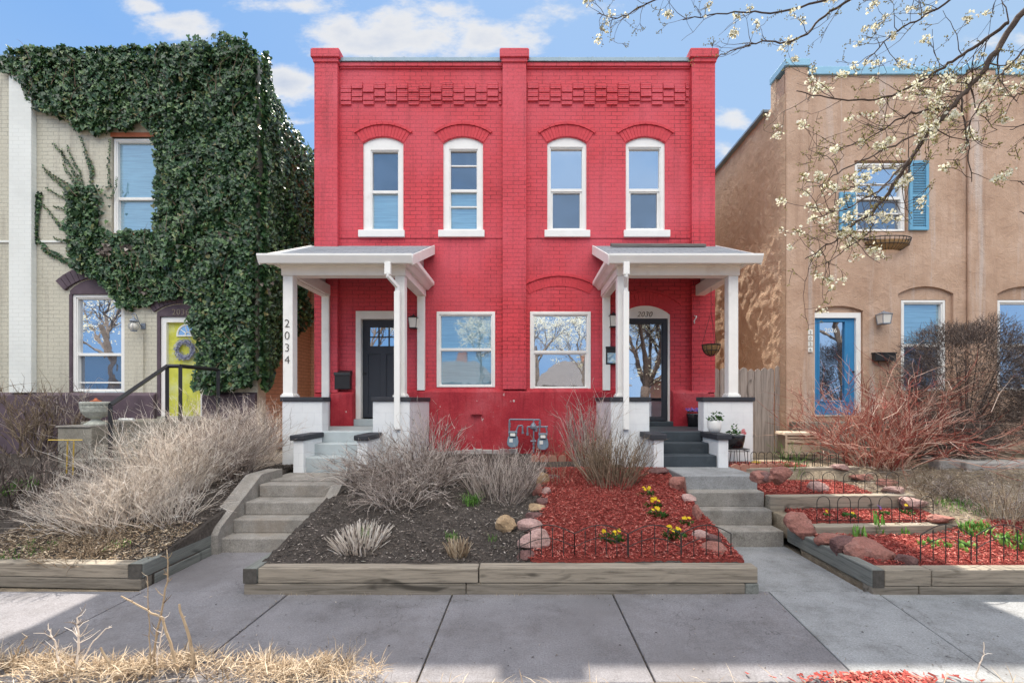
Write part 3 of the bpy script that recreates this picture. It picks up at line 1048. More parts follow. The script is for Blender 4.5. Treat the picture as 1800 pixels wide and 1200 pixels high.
# ------------------------------------------------------------------ PORCHES
def porch(side, px_posts, label, num=None):
    """side=-1: porch by the left party (outer side left). px_posts: X of outer-left, outer-right faces"""
    xl, xr = px_posts
    root = thing('front_porch', label, 'porch', ((xl + xr) / 2, -.8, .75))
    pw = .165
    yf0, yf1 = -1.60, -1.435
    zc, zbt, zbb = 1.80, 4.15, 3.915
    inner = 1 if side < 0 else -1
    # posts
    posts = []
    for k, (a, y0_, y1_, zb) in enumerate([(xl, yf0, yf1, 1.86), (xr - pw, yf0, yf1, 1.86), (xl + .01, -.165, -.012, 1.83), (xr - pw + .02, -.165, -.012, 1.83)]):
        wp = pw if k < 2 else .15
        q = MB().box(a, a + wp, y0_, y1_, zb, zbb)
        if k < 2:
            q.box(a - .03, a + wp + .03, y0_ - .03, y1_ + .03, zb, zb + .035)
            q.box(a - .015, a + wp + .015, y0_ - .015, y1_ + .015, zb + .035, zb + .06)
        if side > 0 and k in (2, 3) or side < 0 and k == 3:
            q = MB().box(a, a + wp, -.10, -.012, wz(686), zbb)
        posts.append(q.build('post', M['white'], root, bev=.008))
    # beams (front, sides) with stepped trim
    q = MB()
    q.box(xl - .02, xr + .02, yf0 - .02, yf1 + .02, zbb, zbt - .02)
    q.box(xl - .06, xr + .06, yf0 - .06, yf0 - .021, zbb + .13, zbt)
    q.box(xl - .02, xl + pw, yf1 + .02, -.004, zbb, zbt - .02)
    q.box(xr - pw, xr + .02, yf1 + .02, -.004, zbb, zbt - .02)
    q.box(xl + .0, xl + pw * .8, yf1 + .02, -.004, zbb - .03, zbb)
    q.build('beam', M['cream_trim'], root, bev=.01)
    # roof: shed sloping to the street
    ox0, ox1 = (xl - .27, xr + .19) if side < 0 else (xl - .19, xr + .27)
    yr0 = -1.84
    zr0, zr1 = 4.185, 4.955
    def zr(y):
        return zr0 + (zr1 - zr0) * (y - yr0) / (0 - yr0)
    rx0, rx1 = ox0 + .02, ox1 - .02
    th = .05
    MB().hexa([(rx0, yr0, zr(yr0) - th), (rx1, yr0, zr(yr0) - th), (rx1, -.004, zr(0) - th), (rx0, -.004, zr(0) - th),
               (rx0, yr0, zr(yr0)), (rx1, yr0, zr(yr0)), (rx1, -.004, zr(0)), (rx0, -.004, zr(0))]).build('roof', M['shingle'], root)
    # rake boards
    for a in (rx0 - .028, rx1 + .003):
        MB().hexa([(a, yr0 + .02, zr(yr0) - .15), (a + .025, yr0 + .02, zr(yr0) - .15), (a + .025, -.006, zr(0) - .17), (a, -.006, zr(0) - .17),
                   (a, yr0 + .02, zr(yr0) + .012), (a + .025, yr0 + .02, zr(yr0) + .012), (a + .025, -.006, zr(0) + .012), (a, -.006, zr(0) + .012)]).build('rake_board', M['white'], root)
    # boarded gable sides
    for a in (xl + .03, xr - .07):
        q = MB()
        n = 9
        z0_ = zbt - .03
        prev = z0_
        for i in range(n):
            za, zb_ = z0_ + i * .085, z0_ + (i + 1) * .085 - .004
            def yat(z):
                return max(yf1, yr0 + (z + th + .02 - zr0) / (zr1 - zr0) * (-yr0))
            ya, yb = yat(za), yat(zb_)
            if ya > -.05:
                break
            yb = min(yb, -.01)
            q.hexa([(a, ya, za), (a + .04, ya, za), (a + .04, -.008, za), (a, -.008, za), (a, yb, zb_), (a + .04, yb, zb_), (a + .04, -.008, zb_), (a, -.008, zb_)])
        q.build('gable_boarding', M['siding'], root)
    # cornice boxes: front gutter, side returns
    gp = [(-1.74, zbt - .03), (-1.66, zbt - .05), (-1.66, zr0 - .06), (-1.84, zr0 - .06), (-1.84, zbt + .005)]
    cor = MB()
    cor.prism_x([(-1.665, zbt - .075), (-1.70, zbt - .075), (-1.80, zbt - .015), (-1.80, zr0 - .04), (-1.665, zr0 - .04)], ox0 + .05, ox1 - .05)
    ss = []
    for sgn, xe, xi in ((-1, ox0, xl - .02), (1, ox1, xr + .02)):
        prof = [(xi, zbt - .10), (xi + sgn * .05, zbt - .10), (xe - sgn * .05, zbt - .02), (xe - sgn * .05, zbt + .05), (xi, zbt + .05)]
        q = MB()
        n = len(prof)
        ar = sum(prof[i][0] * prof[(i + 1) % n][1] - prof[(i + 1) % n][0] * prof[i][1] for i in range(n))
        if ar < 0:
            prof = prof[::-1]
        cor.prism(prof, -1.80, -.006)
        # white side gutter board
        gb = [(xe - sgn * .05, zbt - .03), (xe, zbt - .0), (xe, zbt + .075), (xe - sgn * .05, zbt + .075)]
        ar = sum(gb[i][0] * gb[(i + 1) % 4][1] - gb[(i + 1) % 4][0] * gb[i][1] for i in range(4))
        if (sgn == 1) == (side < 0):
            MB().prism(gb, -1.79, -.02).build('side_gutter', M['gutter'], root, bev=.006)
    cor.build('cornice', M['cream_trim'], root, bev=.006)
    g = MB()
    gprof = [(-1.81, zr0 - .13), (-1.845, zr0 - .13), (-1.875, zr0 - .07), (-1.90, zr0 - .02), (-1.90, zr0 + .012), (-1.885, zr0 + .012), (-1.885, zr0 - .03), (-1.81, zr0 - .03)]
    g.prism_x(gprof, ox0 - .005, ox1 + .005)
    g.build('gutter', M['gutter'], root, bev=.003)
    # downspout
    dsx = xr - .26 if side < 0 else xl + .045
    dd = MB()
    dd.box(dsx, dsx + .10, -1.87, -1.80, zr0 - .32, zr0 - .12)
    tx = xr - .165 + .02 if side < 0 else xl + .075
    pth = [(dsx + .05, -1.84, zr0 - .28), (dsx + .05, -1.84, zr0 - .34), (tx + .05, -1.68, zr0 - .48), (tx + .05, -1.68, zr0 - .62)]
    dd.tube(pth, .042, 4)
    dd.box(tx, tx + .095, -1.72, -1.645, 1.32, zr0 - .56)
    dd.build('downspout', M['gutter'], root, bev=.006)
    return root


XL0, XL1 = -4.10, -2.04
XR0, XR1 = 1.565, 3.61
pl_ = porch(-1, (XL0, XL1), 'white posted porch with pale steps numbered 2034')
pr_ = porch(1, (XR0, XR1), 'white posted porch with charcoal steps at the door numbered 2030')
post = [c for c in bpy.data.objects if c.parent == pl_ and c.name.startswith('post')][0]
for i, ch in enumerate('2034'):
    text('house_number', ch, (XL0 + .075, -1.604, 1.82 - (575 + i * 21.3 - 702) / 103.9), .195, M['grey_text'], post, offset=-.004)
# loose plank on the right porch roof
tag(MB().hexa([(wx(1068), -.42, 4.80), (wx(1228), -.40, 4.80), (wx(1228), -.26, 4.855), (wx(1068), -.28, 4.855),
               (wx(1068), -.42, 4.86), (wx(1228), -.40, 4.86), (wx(1228), -.26, 4.915), (wx(1068), -.28, 4.915)]).build('plank', M['plank'], None, bev=.01),
    'bare grey plank lying along the top of the shingled porch roof', 'plank')


def porch_base(root, a0, a1, b0, b1, side, steps_mat, cheeks, floor_mat, fx0, fx1):
    """a0..a1 left pier, b0..b1 right pier (front faces); side walls run back to the house"""
    bz, tz = .68, 1.79
    Yf = -1.66
    for (p0, p1, outer) in ((a0, a1, -1), (b0, b1, 1)):
        q = MB().box(p0, p1, Yf, Yf + .26, bz, tz)
        if outer < 0:
            q.box(p0, p0 + .15, Yf + .26, -.11, bz, tz - .001)
        else:
            q.box(p1 - .15, p1, Yf + .26, -.11, bz, tz - .001)
        q.build('low_wall', M['block'], root, bev=.012)
        q = MB()
        e = .025
        q.box(p0 - e, p1 + e, Yf - e, Yf + .26 + e, tz, 1.862)
        if outer < 0:
            q.box(p0 - e, p0 + .15 + e, Yf + .26 + e, -.105, tz, 1.86)
        else:
            q.box(p1 - .15 - e, p1 + e, Yf + .26 + e, -.105, tz, 1.86)
        q.build('wall_cap', M['cap'], root, bev=.008)
    MB().box(fx0, fx1, Yf + .02, -.005, 1.13, 1.288).build('porch_floor', M[floor_mat], root, bev=.01)
    return root


def stairs(root, x0, x1, fronts, zs, back, mat, flare=0):
    """each tread its own slab: fronts (Y) from the lowest"""
    for i, (y, z) in enumerate(zip(fronts, zs)):
        zb = (zs[i - 1] if i else zs[0] - .25) - (.004 if i else 0)
        yb = back
        q = MB()
        e = flare * (len(zs) - 1 - i)
        q.box(x0 - (e if flare < 0 else 0), x1 + (e if flare > 0 else 0), y, yb, zb, z)
        q.build('step', mat, root, bev=.014)


porch_base(pl_, -4.08, -3.41, -2.56, -1.935, -1, None, None, 'grey_step', -3.93, -2.09)
stairs(pl_, -3.42, -2.55, [-2.25, -1.95, -1.665], [.925, 1.108, 1.287], -1.50, M['grey_step'])
for a, c in ((-3.56, -3.40), (-2.58, -2.42)):
    MB().box(a, c, -2.32, -1.67, .66, 1.19).build('cheek_wall', M['block'], pl_, bev=.01)
    MB().box(a - .04, c + .03, -2.36, -1.665, 1.19, 1.275).build('cheek_cap', M['cap'], pl_, bev=.018)
porch_base(pr_, 1.44, 2.09, 3.0, 3.83, 1, None, None, 'black_step', 1.60, 3.68)
stairs(pr_, 2.14, 2.97, [-2.25, -1.95, -1.665], [.955, 1.122, 1.286], -1.50, M['black_step'])
for a, c, e in ((1.98, 2.135, -1), (2.975, 3.13, 1)):
    MB().box(a, c, -2.30, -1.67, .66, 1.20).build('cheek_wall', M['block'], pr_, bev=.01)
    MB().box(a - .04 - (.02 if e < 0 else 0), c + .04, -2.34, -1.665, 1.20, 1.29).build('cheek_cap', M['cap'], pr_, bev=.014)
# ------------------------------------------------------------------ IVY HOUSE (left)
IH = thing('brick_house', 'cream painted brick house half covered by dark green ivy', 'house', (-9, 5, .7))
IX1 = -5.47
ZTI = wz(104)
h_ = [rect(wx(124), wx(219), wz(690), wz(516)), rect(wx(196), wx(284), wz(411), wz(241)), rect(wx(280), wx(356), wz(731), wz(555)),
      rect(wx(-190), wx(-95), wz(690), wz(516)), rect(wx(-190), wx(-102), wz(411), wz(241))]
MB().prism(rect(-16, IX1, .2, ZTI), 0, .3, h_).build('front_wall', M['cream_brick'], IH)
sw = MB().box(IX1 - .3, IX1, .3, 3.6, .2, 8.0)
sw.box(IX1 - .3, IX1, 3.6, 13, .2, 7.7)
sw.box(IX1 - .3, IX1 + .16, 2.3, 2.9, .2, ZTI - 1.6)
sw.build('side_wall', M['orange_brick'], IH)
MB().box(-16, IX1 - .3, .3, 13, ZTI - 1.3, ZTI - 1.2).build('flat_roof', M['roof_far'], IH)
MB().box(wx(26), wx(65), -.11, -.001, wz(690), wz(122)).build('pilaster', M['cream_white'], IH, bev=.006)
MB().box(-16, wx(26) - .002, -.05, .34, ZTI, ZTI + .05).build('metal_coping', M['coping'], IH)
MB().box(wx(66), IX1 + .02, -.03, .34, ZTI, ZTI + .05).build('metal_coping', M['coping'], IH)
q = MB()
q.box(-16, wx(26) - .003, -.022, -.001, wz(427), wz(423))
q.box(wx(66), wx(188), -.022, -.001, wz(427), wz(423))
q.build('belt_course', M['cream_white'], IH, bev=.004)
q = MB()
q.prism_x([(-.001, wz(690) + .01), (-.09, wz(690) - .05), (-.11, .3), (-.001, .3)], -16, wx(276))
q.prism_x([(-.001, wz(690) + .01), (-.09, wz(690) - .05), (-.11, .3), (-.001, .3)], wx(360), IX1)
q.build('foundation', M['purple'], IH, bev=.012)
# ground window with its purple arch
for dx in (0, -314):
    w = window(IH, wx(127 + dx), wx(217 + dx), wz(688), wz(518), ('glass_sky', 'glass_dark'), rail=wz(622.5), fr=.085, recess=.02, extra=(wz(672),), lab='ground floor window with white frame under a purple arch' if dx == 0 else None)
    MB().prism([(wx(124 + dx), wz(517)), (wx(219 + dx), wz(517))] + arc(wx(124 + dx), wx(219 + dx), wz(511), .24, 10, True), -.012, -.001).build('arch_panel', M['purple'], IH)
    MB().box(wx(122 + dx), wx(127 + dx) - .003, -.008, .2, wz(690), wz(517)).build('window_jamb', M['purple'], IH)
    brick_arch(IH, 117 + dx, 226 + dx, 511, 22, 22, 15, 'purple', hood=False, pr=.05)
window(IH, wx(198), wx(283), wz(410), wz(243), ('glass_blind', 'glass_blind'), rail=wz(347), fr=.07, recess=.03, lab='upper window with closed blind framed by ivy')
window(IH, wx(-190), wx(-102), wz(410), wz(243), ('glass_blind', 'glass_blind'), rail=wz(347), fr=.07, recess=.03)
MB().box(wx(192), wx(287), -.05, .05, wz(419), wz(411)).build('sill', M['terracotta'], IH, bev=.01)
MB().box(wx(194), wx(286), -.008, .05, wz(241), wz(233)).build('lintel', M['terracotta'], IH, bev=.01)
# door
fd = MB().prism(rect(wx(282), wx(355), wz(731), wz(557)), .02, .12, [rect(wx(291), wx(351), wz(731) - .01, wz(566))]).build('door_frame', M['white'], IH, bev=.006)
yd = MB().box(wx(291) - .004, wx(351) + .004, .08, .12, wz(731), wz(566) + .004).build('door', M['yellow_door'], IH)
cx_, cz_ = wx(326.5), wz(588)
q = MB()
R1, R0 = .235, .205
def fan(r0, r1, a0, a1, n, y0, y1):
    vs, fs = [], []
    for i in range(n + 1):
        a = a0 + (a1 - a0) * i / n
        for r in (r0, r1):
            for y in (y0, y1):
                vs.append((cx_ + r * math.cos(a), y, cz_ + r * math.sin(a)))
    for i in range(n):
        b = i * 4
        fs += [(b, b + 2, b + 6, b + 4), (b + 2, b + 3, b + 7, b + 6), (b + 1, b, b + 4, b + 5), (b + 3, b + 1, b + 5, b + 7)]
    return vs, fs
q.add(*fan(R0, R1, 0, PI, 20, .055, .079))
q.add(*fan(.05, .065, 0, PI, 10, .055, .079))
q.box(cx_ - R1, cx_ + R1, .055, .079, cz_ - .03, cz_)
for a in (36, 72, 108, 144):
    a = math.radians(a)
    d_ = Vector((math.cos(a), 0, math.sin(a)))
    q.tube([Vector((cx_, .066, cz_)) + d_ * .055, Vector((cx_, .066, cz_)) + d_ * .21], .008, 4)
fl = q.build('fanlight_frame', M['label_white'], yd)
q = MB()
q.add(*fan(.0, R0 + .01, 0, PI, 20, .068, .076))
q.build('pane', M['glass_sky'], yd)
MB().prism([(wx(277), wz(556)), (wx(358), wz(556))] + arc(wx(277), wx(358), wz(549), .16, 10, True), -.012, .05).build('arch_panel', M['purple'], IH)
MB().box(wx(276.5), wx(282) - .003, -.01, .2, wz(731), wz(556)).build('door_jamb', M['purple'], IH)
brick_arch(IH, 272, 362, 549, 15, 18, 13, 'purple', hood=False, pr=.04)
text('house_number', '2036', (wx(319), -.016, wz(553.5)), .17, M['brown_text'], IH, space=1.1)
# conduit
MB().tube([(wx(253), -.02, wz(583)), (wx(253), -.02, wz(690))], .012, 6).build('conduit', M['cream_brick'], IH)
# wreath on the yellow door
q = MB()
rr = random.Random(5)
wc = Vector((wx(322.5), .045, wz(614)))
for i in range(900):
    a = rr.uniform(0, 2 * PI)
    r = .165 + rr.gauss(0, .028)
    y = rr.uniform(-.045, .02)
    p = wc + Vector((math.cos(a) * r, y, math.sin(a) * r))
    tdir = Vector((-math.sin(a), rr.uniform(-.6, .3), math.cos(a))) + Vector((math.cos(a), 0, math.sin(a))) * rr.uniform(-.6, .9)
    tdir.normalize()
    L = rr.uniform(.03, .065)
    sd_ = tdir.cross(Vector((0, 1, 0))).normalized() * .007
    q.add([tuple(p - sd_), tuple(p + sd_), tuple(p + tdir * L)], [(0, 1, 2)])
tag(q.build('wreath', M['lavender']), 'round blue grey wreath hanging on the yellow door', 'wreath')


def lantern(name, cx, cz, Y, w, h, mat, label, style=0):
    root = thing(name, label, 'wall lamp', (cx, Y, cz))
    q = MB()
    q.box(cx - w * .22, cx + w * .22, Y - .02, Y - .001, cz - h * .32, cz + h * .36)
    q.tube([(cx, Y - .01, cz + h * .25), (cx, Y - .08, cz + h * .52), (cx, Y - .13, cz + h * .46)], .012, 8)
    q.build('wall_bracket', M[mat], root, bev=.004)
    yc = Y - .13
    q = MB()
    a, b_ = w / 2, w / 2 * .78
    zt, zb = cz + h * .3, cz - h * .42
    top = [(cx - a * 1.15, yc - a * 1.15, zt), (cx + a * 1.15, yc - a * 1.15, zt), (cx + a * 1.15, yc + a * 1.15, zt), (cx - a * 1.15, yc + a * 1.15, zt)]
    ap = [(cx - .015, yc - .015, zt + h * .2), (cx + .015, yc - .015, zt + h * .2), (cx + .015, yc + .015, zt + h * .2), (cx - .015, yc + .015, zt + h * .2)]
    q.hexa(top + ap)
    q.box(cx - b_ * 1.1, cx + b_ * 1.1, yc - b_ * 1.1, yc + b_ * 1.1, zb - .015, zb + .005)
    for sx_ in (-1, 1):
        for sy_ in (-1, 1):
            q.tube([(cx + sx_ * b_, yc + sy_ * b_, zb), (cx + sx_ * a, yc + sy_ * a, zt)], .007, 4)
    q.tube([(cx, yc, zt + h * .18), (cx, yc, zt + h * .28)], .01, 6)
    q.build('cage', M[mat], root)
    g = MB().hexa([(cx - b_ * .95, yc - b_ * .95, zb + .006), (cx + b_ * .95, yc - b_ * .95, zb + .006), (cx + b_ * .95, yc + b_ * .95, zb + .006), (cx - b_ * .95, yc + b_ * .95, zb + .006),
                   (cx - a * .95, yc - a * .95, zt - .004), (cx + a * .95, yc - a * .95, zt - .004), (cx + a * .95, yc + a * .95, zt - .004), (cx - a * .95, yc + a * .95, zt - .004)])
    g.build('lamp_shade', M['lamp_glass'], root)
    return root


lantern('wall_lantern', wx(729.5), wz(568), 0, .17, .28, 'black_metal', 'black lantern beside the charcoal panelled door')
lantern('wall_lantern', wx(1075.5), wz(565), 0, .16, .30, 'black_metal', 'black lantern with a finial above the mailbox next to the glass storm door')
lantern('wall_lantern', wx(1545), wz(561), 0, .19, .26, 'pipe', 'greenish metal lantern on the tan stucco wall right of the blue door')
# onion lantern
r = thing('wall_lantern', 'rounded brass lantern with hooked arm on the cream brick by the yellow door', 'wall lamp', (wx(246), 0, wz(572)))
q = MB()
cxo, czo, yo = wx(247), wz(573), -.16
q.lathe([(.02, -.005), (.055, .0), (.055, .012), (.02, .02)], cxo, yo, 14, czo - .13)
q.lathe([(.06, 0), (.075, .012), (.05, .05), (.02, .075), (.008, .10)], cxo, yo, 14, czo + .06)
for k in range(6):
    t = k * PI / 3
    pts = []
    for i in range(7):
        z = -.12 + .18 * i / 6
        rr_ = .045 + .045 * math.sin(PI * i / 6)
        pts.append((cxo + rr_ * math.cos(t), yo + rr_ * math.sin(t), czo + z))
    q.tube(pts, .004, 4)
q.build('cage', M['pipe'], r)
MB().lathe([(.035, -.11), (.07, -.03), (.035, .05)], cxo, yo, 14, czo).build('lamp_shade', M['lamp_glass'], r, smooth=True)
q = MB()
q.tube([(cxo + .06, -.01, czo - .02), (cxo + .07, -.10, czo + .02), (cxo + .05, -.16, czo + .20), (cxo, -.16, czo + .24), (cxo - .04, -.16, czo + .20), (cxo - .0, -.16, czo + .155)], .009, 6)
q.box(cxo + .02, cxo + .11, -.02, -.001, czo - .06, czo + .06)
q.build('wall_bracket', M['pipe'], r)

# mailboxes
r = thing('mailbox', 'dark mailbox on red bricks left of the charcoal door', 'mailbox', (wx(605), 0, wz(684)))
MB().box(wx(592), wx(618.5), -.12, -.002, wz(684), wz(657)).build('box', M['black_metal'], r, bev=.008)
MB().hexa([(wx(591), -.135, wz(660)), (wx(619.5), -.135, wz(660)), (wx(619.5), -.002, wz(660)), (wx(591), -.002, wz(660)),
           (wx(591), -.125, wz(655)), (wx(619.5), -.125, wz(655)), (wx(619.5), -.002, wz(651)), (wx(591), -.002, wz(651))]).build('lid', M['black_metal'], r, bev=.006)
r = thing('mailbox', 'black mailbox with a clear front under the lantern at door 2030', 'mailbox', (wx(1073.5), 0, wz(641)))
MB().box(wx(1063.5), wx(1084), -.11, -.002, wz(641), wz(611)).build('box', M['black_metal'], r, bev=.006)
MB().box(wx(1066), wx(1081.5), -.116, -.111, wz(638.5), wz(621)).build('front_panel', M['glass_blind'], r)
MB().box(wx(1063), wx(1084.5), -.125, -.002, wz(613.5), wz(610)).build('lid', M['black_metal'], r, bev=.004)
r = thing('mailbox', 'low dark mailbox on tan stucco wall beside blue door', 'mailbox', (wx(1550), 0, wz(635)))
MB().box(wx(1532), wx(1568), -.11, -.002, wz(635), wz(622)).build('box', M['black_metal'], r, bev=.01)
MB().box(wx(1531), wx(1569), -.12, -.002, wz(622), wz(620)).build('lid', M['black_metal'], r, bev=.004)
q = MB()
for x in (1541, 1556):
    q.tube([(wx(x), -.05, wz(635)), (wx(x), -.05, wz(643)), (wx(x), -.09, wz(645)), (wx(x), -.10, wz(641))], .006, 5)
q.build('paper_hook', M['black_metal'], r)

# ------------------------------------------------------------------ TAN HOUSE (right)
TH = thing('stucco_house', 'tan stucco house with blue shutters and blue door', 'house', (9, 5, .7))
TX0 = wx(1378)
ZTT = wz(131)
tanh_f = [rect(wx(1502), wx(1595), wz(408), wz(282)),
          archrect(wx(1432), wx(1517), wz(760), wz(546), .10), archrect(wx(1579), wx(1676), wz(690), wz(516), .15), archrect(wx(1753), wx(1850), wz(690), wz(516), .15)]
tanh_b = [rect(wx(1504), wx(1593), wz(406), wz(284)), rect(wx(1432), wx(1515), wz(730), wz(549)), rect(wx(1587), wx(1666), wz(686), wz(526)), rect(wx(1757), wx(1840), wz(686), wz(526))]
MB().prism(rect(TX0, 17, .2, ZTT), 0, .05, tanh_f).build('front_render', M['tan'], TH)
MB().prism(rect(TX0 + .002, 17, .2, ZTT - .002), .052, .3, tanh_b).build('front_wall', M['tan'], TH)
for a, c, zt in ((1378, 1418, 121), (1698, 1745, 126)):
    MB().box(wx(a) + (.002 if a == 1378 else 0), wx(c), -.07, -.001, .2, wz(zt)).build('pilaster', M['tan'], TH, bev=.03)
    MB().box(wx(a) - .03, wx(c) + .02, -.10, .5, wz(zt), wz(zt - 12)).build('pilaster_cap', M['blue_coping'], TH, bev=.01)
MB().box(wx(1418) + .022, wx(1698) - .032, -.04, .36, ZTT - .02, wz(119)).build('blue_coping', M['blue_coping'], TH, bev=.01)
MB().box(wx(1745) + .022, 17, -.04, .36, ZTT - .02, wz(119)).build('blue_coping', M['blue_coping'], TH, bev=.01)
# rough side wall, displaced for real
def rough_wall(X, y0, y1, z0, z1, nx, nz, amp, seed, ztop=None):
    vs, fs = [], []
    for i in range(nx + 1):
        for j in range(nz + 1):
            y = y0 + (y1 - y0) * i / nx
            z = z0 + (z1 - z0) * j / nz
            n = noise.fractal(Vector((y * 2.6 + seed, z * 2.2, seed)), 1.0, 2.1, 6)
            n2 = abs(noise.noise(Vector((y * 5 + 9, z * 5, 3))))
            vs.append((X - .003 - (amp * max(0, n * .6 + n2 * .7 + .5) + .012) * min(1, (y + .066) / .12), y, z))
    for i in range(nx):
        for j in range(nz):
            a = i * (nz + 1) + j
            fs.append((a, a + 1, a + nz + 2, a + nz + 1))
    return vs, fs
q = MB()
q.add(*rough_wall(TX0, -.065, 3.0, .2, 8.04, 70, 200, .022, 2))
q.add(*rough_wall(TX0, 3.0, 13, .2, 8.04, 80, 130, .022, 2))
q.build('side_wall', M['tan_rough'], TH, smooth=True)
MB().box(TX0 + .0, TX0 + .28, .30, 13, .2, 8.03).build('side_wall_core', M['tan'], TH)
MB().box(TX0 + .0, TX0 + .28, .30, .50, 8.032, wz(122)).build('parapet_return', M['tan_rough'], TH)
MB().box(TX0 - .14, TX0 + .3, .55, 13, 8.042, 8.09).build('metal_coping', M['coping'], TH)
MB().box(TX0 + .3, 17, .3, 12.9, 7.5, 7.6).build('flat_roof', M['roof_far'], TH)
q = MB().box(4.92, 5.18, 3.7, 4.1, .2, 6.85)
q.build('side_buttress', M['tan'], TH, bev=.02)
window(TH, wx(1505), wx(1592), wz(405), wz(286), ('glass_sky', 'glass_dark'), Y=.03, rail=wz(346), fr=.07, recess=.0, extra=(wz(321), wz(373)), lab='upper window with white bars between blue shutters')
window(TH, wx(1588), wx(1665), wz(685), wz(527), ('glass_blind', 'glass_dark'), Y=.05, rail=wz(606), fr=.075, recess=.0, lab='tall ground floor window of the tan house beside the mailbox')
window(TH, wx(1758), wx(1839), wz(685), wz(527), ('glass_sky', 'glass_sky'), Y=.05, rail=wz(606), fr=.075, recess=.0, lab='window of the tan house behind the dark hedge')
fdr = MB().prism(rect(wx(1432), wx(1515), wz(730), wz(549)), .03, .15, [rect(wx(1434), wx(1507), wz(730) - .01, wz(558))]).build('door_frame', M['white'], TH, bev=.008)
bd = MB().prism(rect(wx(1434) + .003, wx(1507) - .003, wz(729), wz(558) - .003), .08, .13, [rect(wx(1444), wx(1490), wz(704), wz(564))])
bd.prism(rect(wx(1442), wx(1493), wz(706), wz(562)), .065, .09, [rect(wx(1444.5), wx(1489.5), wz(703.5), wz(564.5))])
bd = bd.build('door', M['blue_door'], TH, bev=.003)
MB().box(wx(1443), wx(1491), .11, .117, wz(705), wz(563)).build('pane', M['glass_sky'], bd)
text('house_number', '2026', (wx(1466.5), .108, wz(583)), .13, M['label_white'], bd, extrude=.001)
MB().tube([(wx(1504), .05, wz(653)), (wx(1504), .08, wz(653))], .02, 10).build('handle', M['black_metal'], bd)


def shutter(x0, x1, z0, z1, lab):
    q = MB()
    st = .06
    q.prism(rect(x0, x1, z0, z1), -.045, -.002, [rect(x0 + st, x1 - st, z0 + st, (z0 + z1) / 2 - .03), rect(x0 + st, x1 - st, (z0 + z1) / 2 + .03, z1 - st)] if z1 - z0 > .9 else [rect(x0 + st, x1 - st, z0 + st, z1 - st)])
    s_ = q.build('shutter', M['blue_paint'], TH, bev=.003)
    if lab:
        s_['label'] = lab
    q = MB()
    z = z0 + st
    while z < z1 - st:
        q.hexa([(x0 + st - .005, -.038, z), (x1 - st + .005, -.038, z), (x1 - st + .005, -.030, z), (x0 + st - .005, -.030, z),
                (x0 + st - .005, -.018, z + .03), (x1 - st + .005, -.018, z + .03), (x1 - st + .005, -.010, z + .03), (x0 + st - .005, -.010, z + .03)])
        z += .033
    q.build('louvres', M['blue_paint'], s_)
shutter(wx(1596.5), wx(1630), wz(405.5), wz(284), 'full height blue louvred shutter')
shutter(wx(1474), wx(1502), wz(406), wz(339), 'short blue louvred shutter')
# address tiles
r = thing('address_plaque', 'column of four small white number tiles on tan stucco left of blue door', 'house number', (wx(1423), 0, wz(619)))
for i, ch in enumerate('2026'):
    zc = wz(584 + i * 10.2)
    t_ = MB().box(wx(1418.8), wx(1427.3), -.03, -.0015, zc - .05, zc + .05).build('tile', M['label_white'], r, bev=.004)
    text('number', ch, (wx(1423), -.032, zc - .032), .085, M['grey_text'], t_, extrude=.001)
# stoop
MB().box(5.36, 7.05, -.42, -.002, .5, 1.375).build('stoop', M['old_conc'], TH, bev=.012)


def wire_basket(cx, cy, cz, w, dep, h, mat):
    """half-round window basket"""
    q = MB()
    n = 14
    def rim(z, k):
        return [(cx + (w / 2 * k) * math.cos(PI + PI * i / 16) , cy - 0 + (dep * k) * math.sin(PI + PI * i / 16) * 1.0, z) for i in range(17)]
    q.tube(rim(cz, 1), .011, 5)
    q.tube([(cx - w / 2, cy, cz), (cx + w / 2, cy, cz)], .011, 5)
    q.tube(rim(cz - h * .55, .93), .007, 5)
    for i in range(1, 16):
        t = PI + PI * i / 16
        pts = []
        for j in range(6):
            k = 1 - (j / 5) ** 2.2 * .45
            pts.append((cx + w / 2 * k * math.cos(t), cy + dep * k * math.sin(t), cz - h * j / 5))
        q.tube(pts, .006, 4)
    return q


r = thing('window_basket', 'black wire basket planter with coconut liner below the shuttered window', 'planter', (wx(1557), 0, wz(442)))
wire_basket(wx(1557), -.01, wz(421), 83 / 86, .22, .24, 'x').build('wire_frame', M['black_metal'], r)
q = MB()
vs, fs = [], []
for j in range(6):
    k = (1 - (j / 5) ** 2.2 * .47) * .93
    for i in range(17):
        t = PI + PI * i / 16
        vs.append((wx(1557) + 83 / 172 * k * math.cos(t), -.012 + .22 * k * math.sin(t), wz(426) - .19 * j / 5))
for j in range(5):
    for i in range(16):
        a = j * 17 + i
        fs.append((a, a + 1, a + 18, a + 17))
q.add(vs, fs).build('liner', M['coco'], r, smooth=True)

# hanging basket on the right porch
hx, hy, hz = wx(1250, -.75), -.75, wz(606, -.75)
r = thing('hanging_basket', 'round black wire basket hanging on chains from the right porch', 'planter', (hx, hy, hz))
q = MB()
Rb = .165
q.tube([(hx + Rb * math.cos(t * PI / 12), hy + Rb * math.sin(t * PI / 12), hz) for t in range(25)], .009, 5)
q.tube([(hx + Rb * .85 * math.cos(t * PI / 12), hy + Rb * .85 * math.sin(t * PI / 12), hz - .11) for t in range(25)], .006, 5)
for k in range(10):
    t = 2 * PI * k / 10
    q.tube([(hx + Rb * math.cos(j * PI / 12) * math.cos(t), hy + Rb * math.cos(j * PI / 12) * math.sin(t), hz - .21 * math.sin(j * PI / 12)) for j in range(7)], .006, 4)
q.build('wire_frame', M['dark_metal'], r)
q = MB()
q.lathe([(Rb * .93 * math.cos(j * PI / 14), -.195 * math.sin(j * PI / 14)) for j in range(7)][::-1], hx, hy, 18, hz)
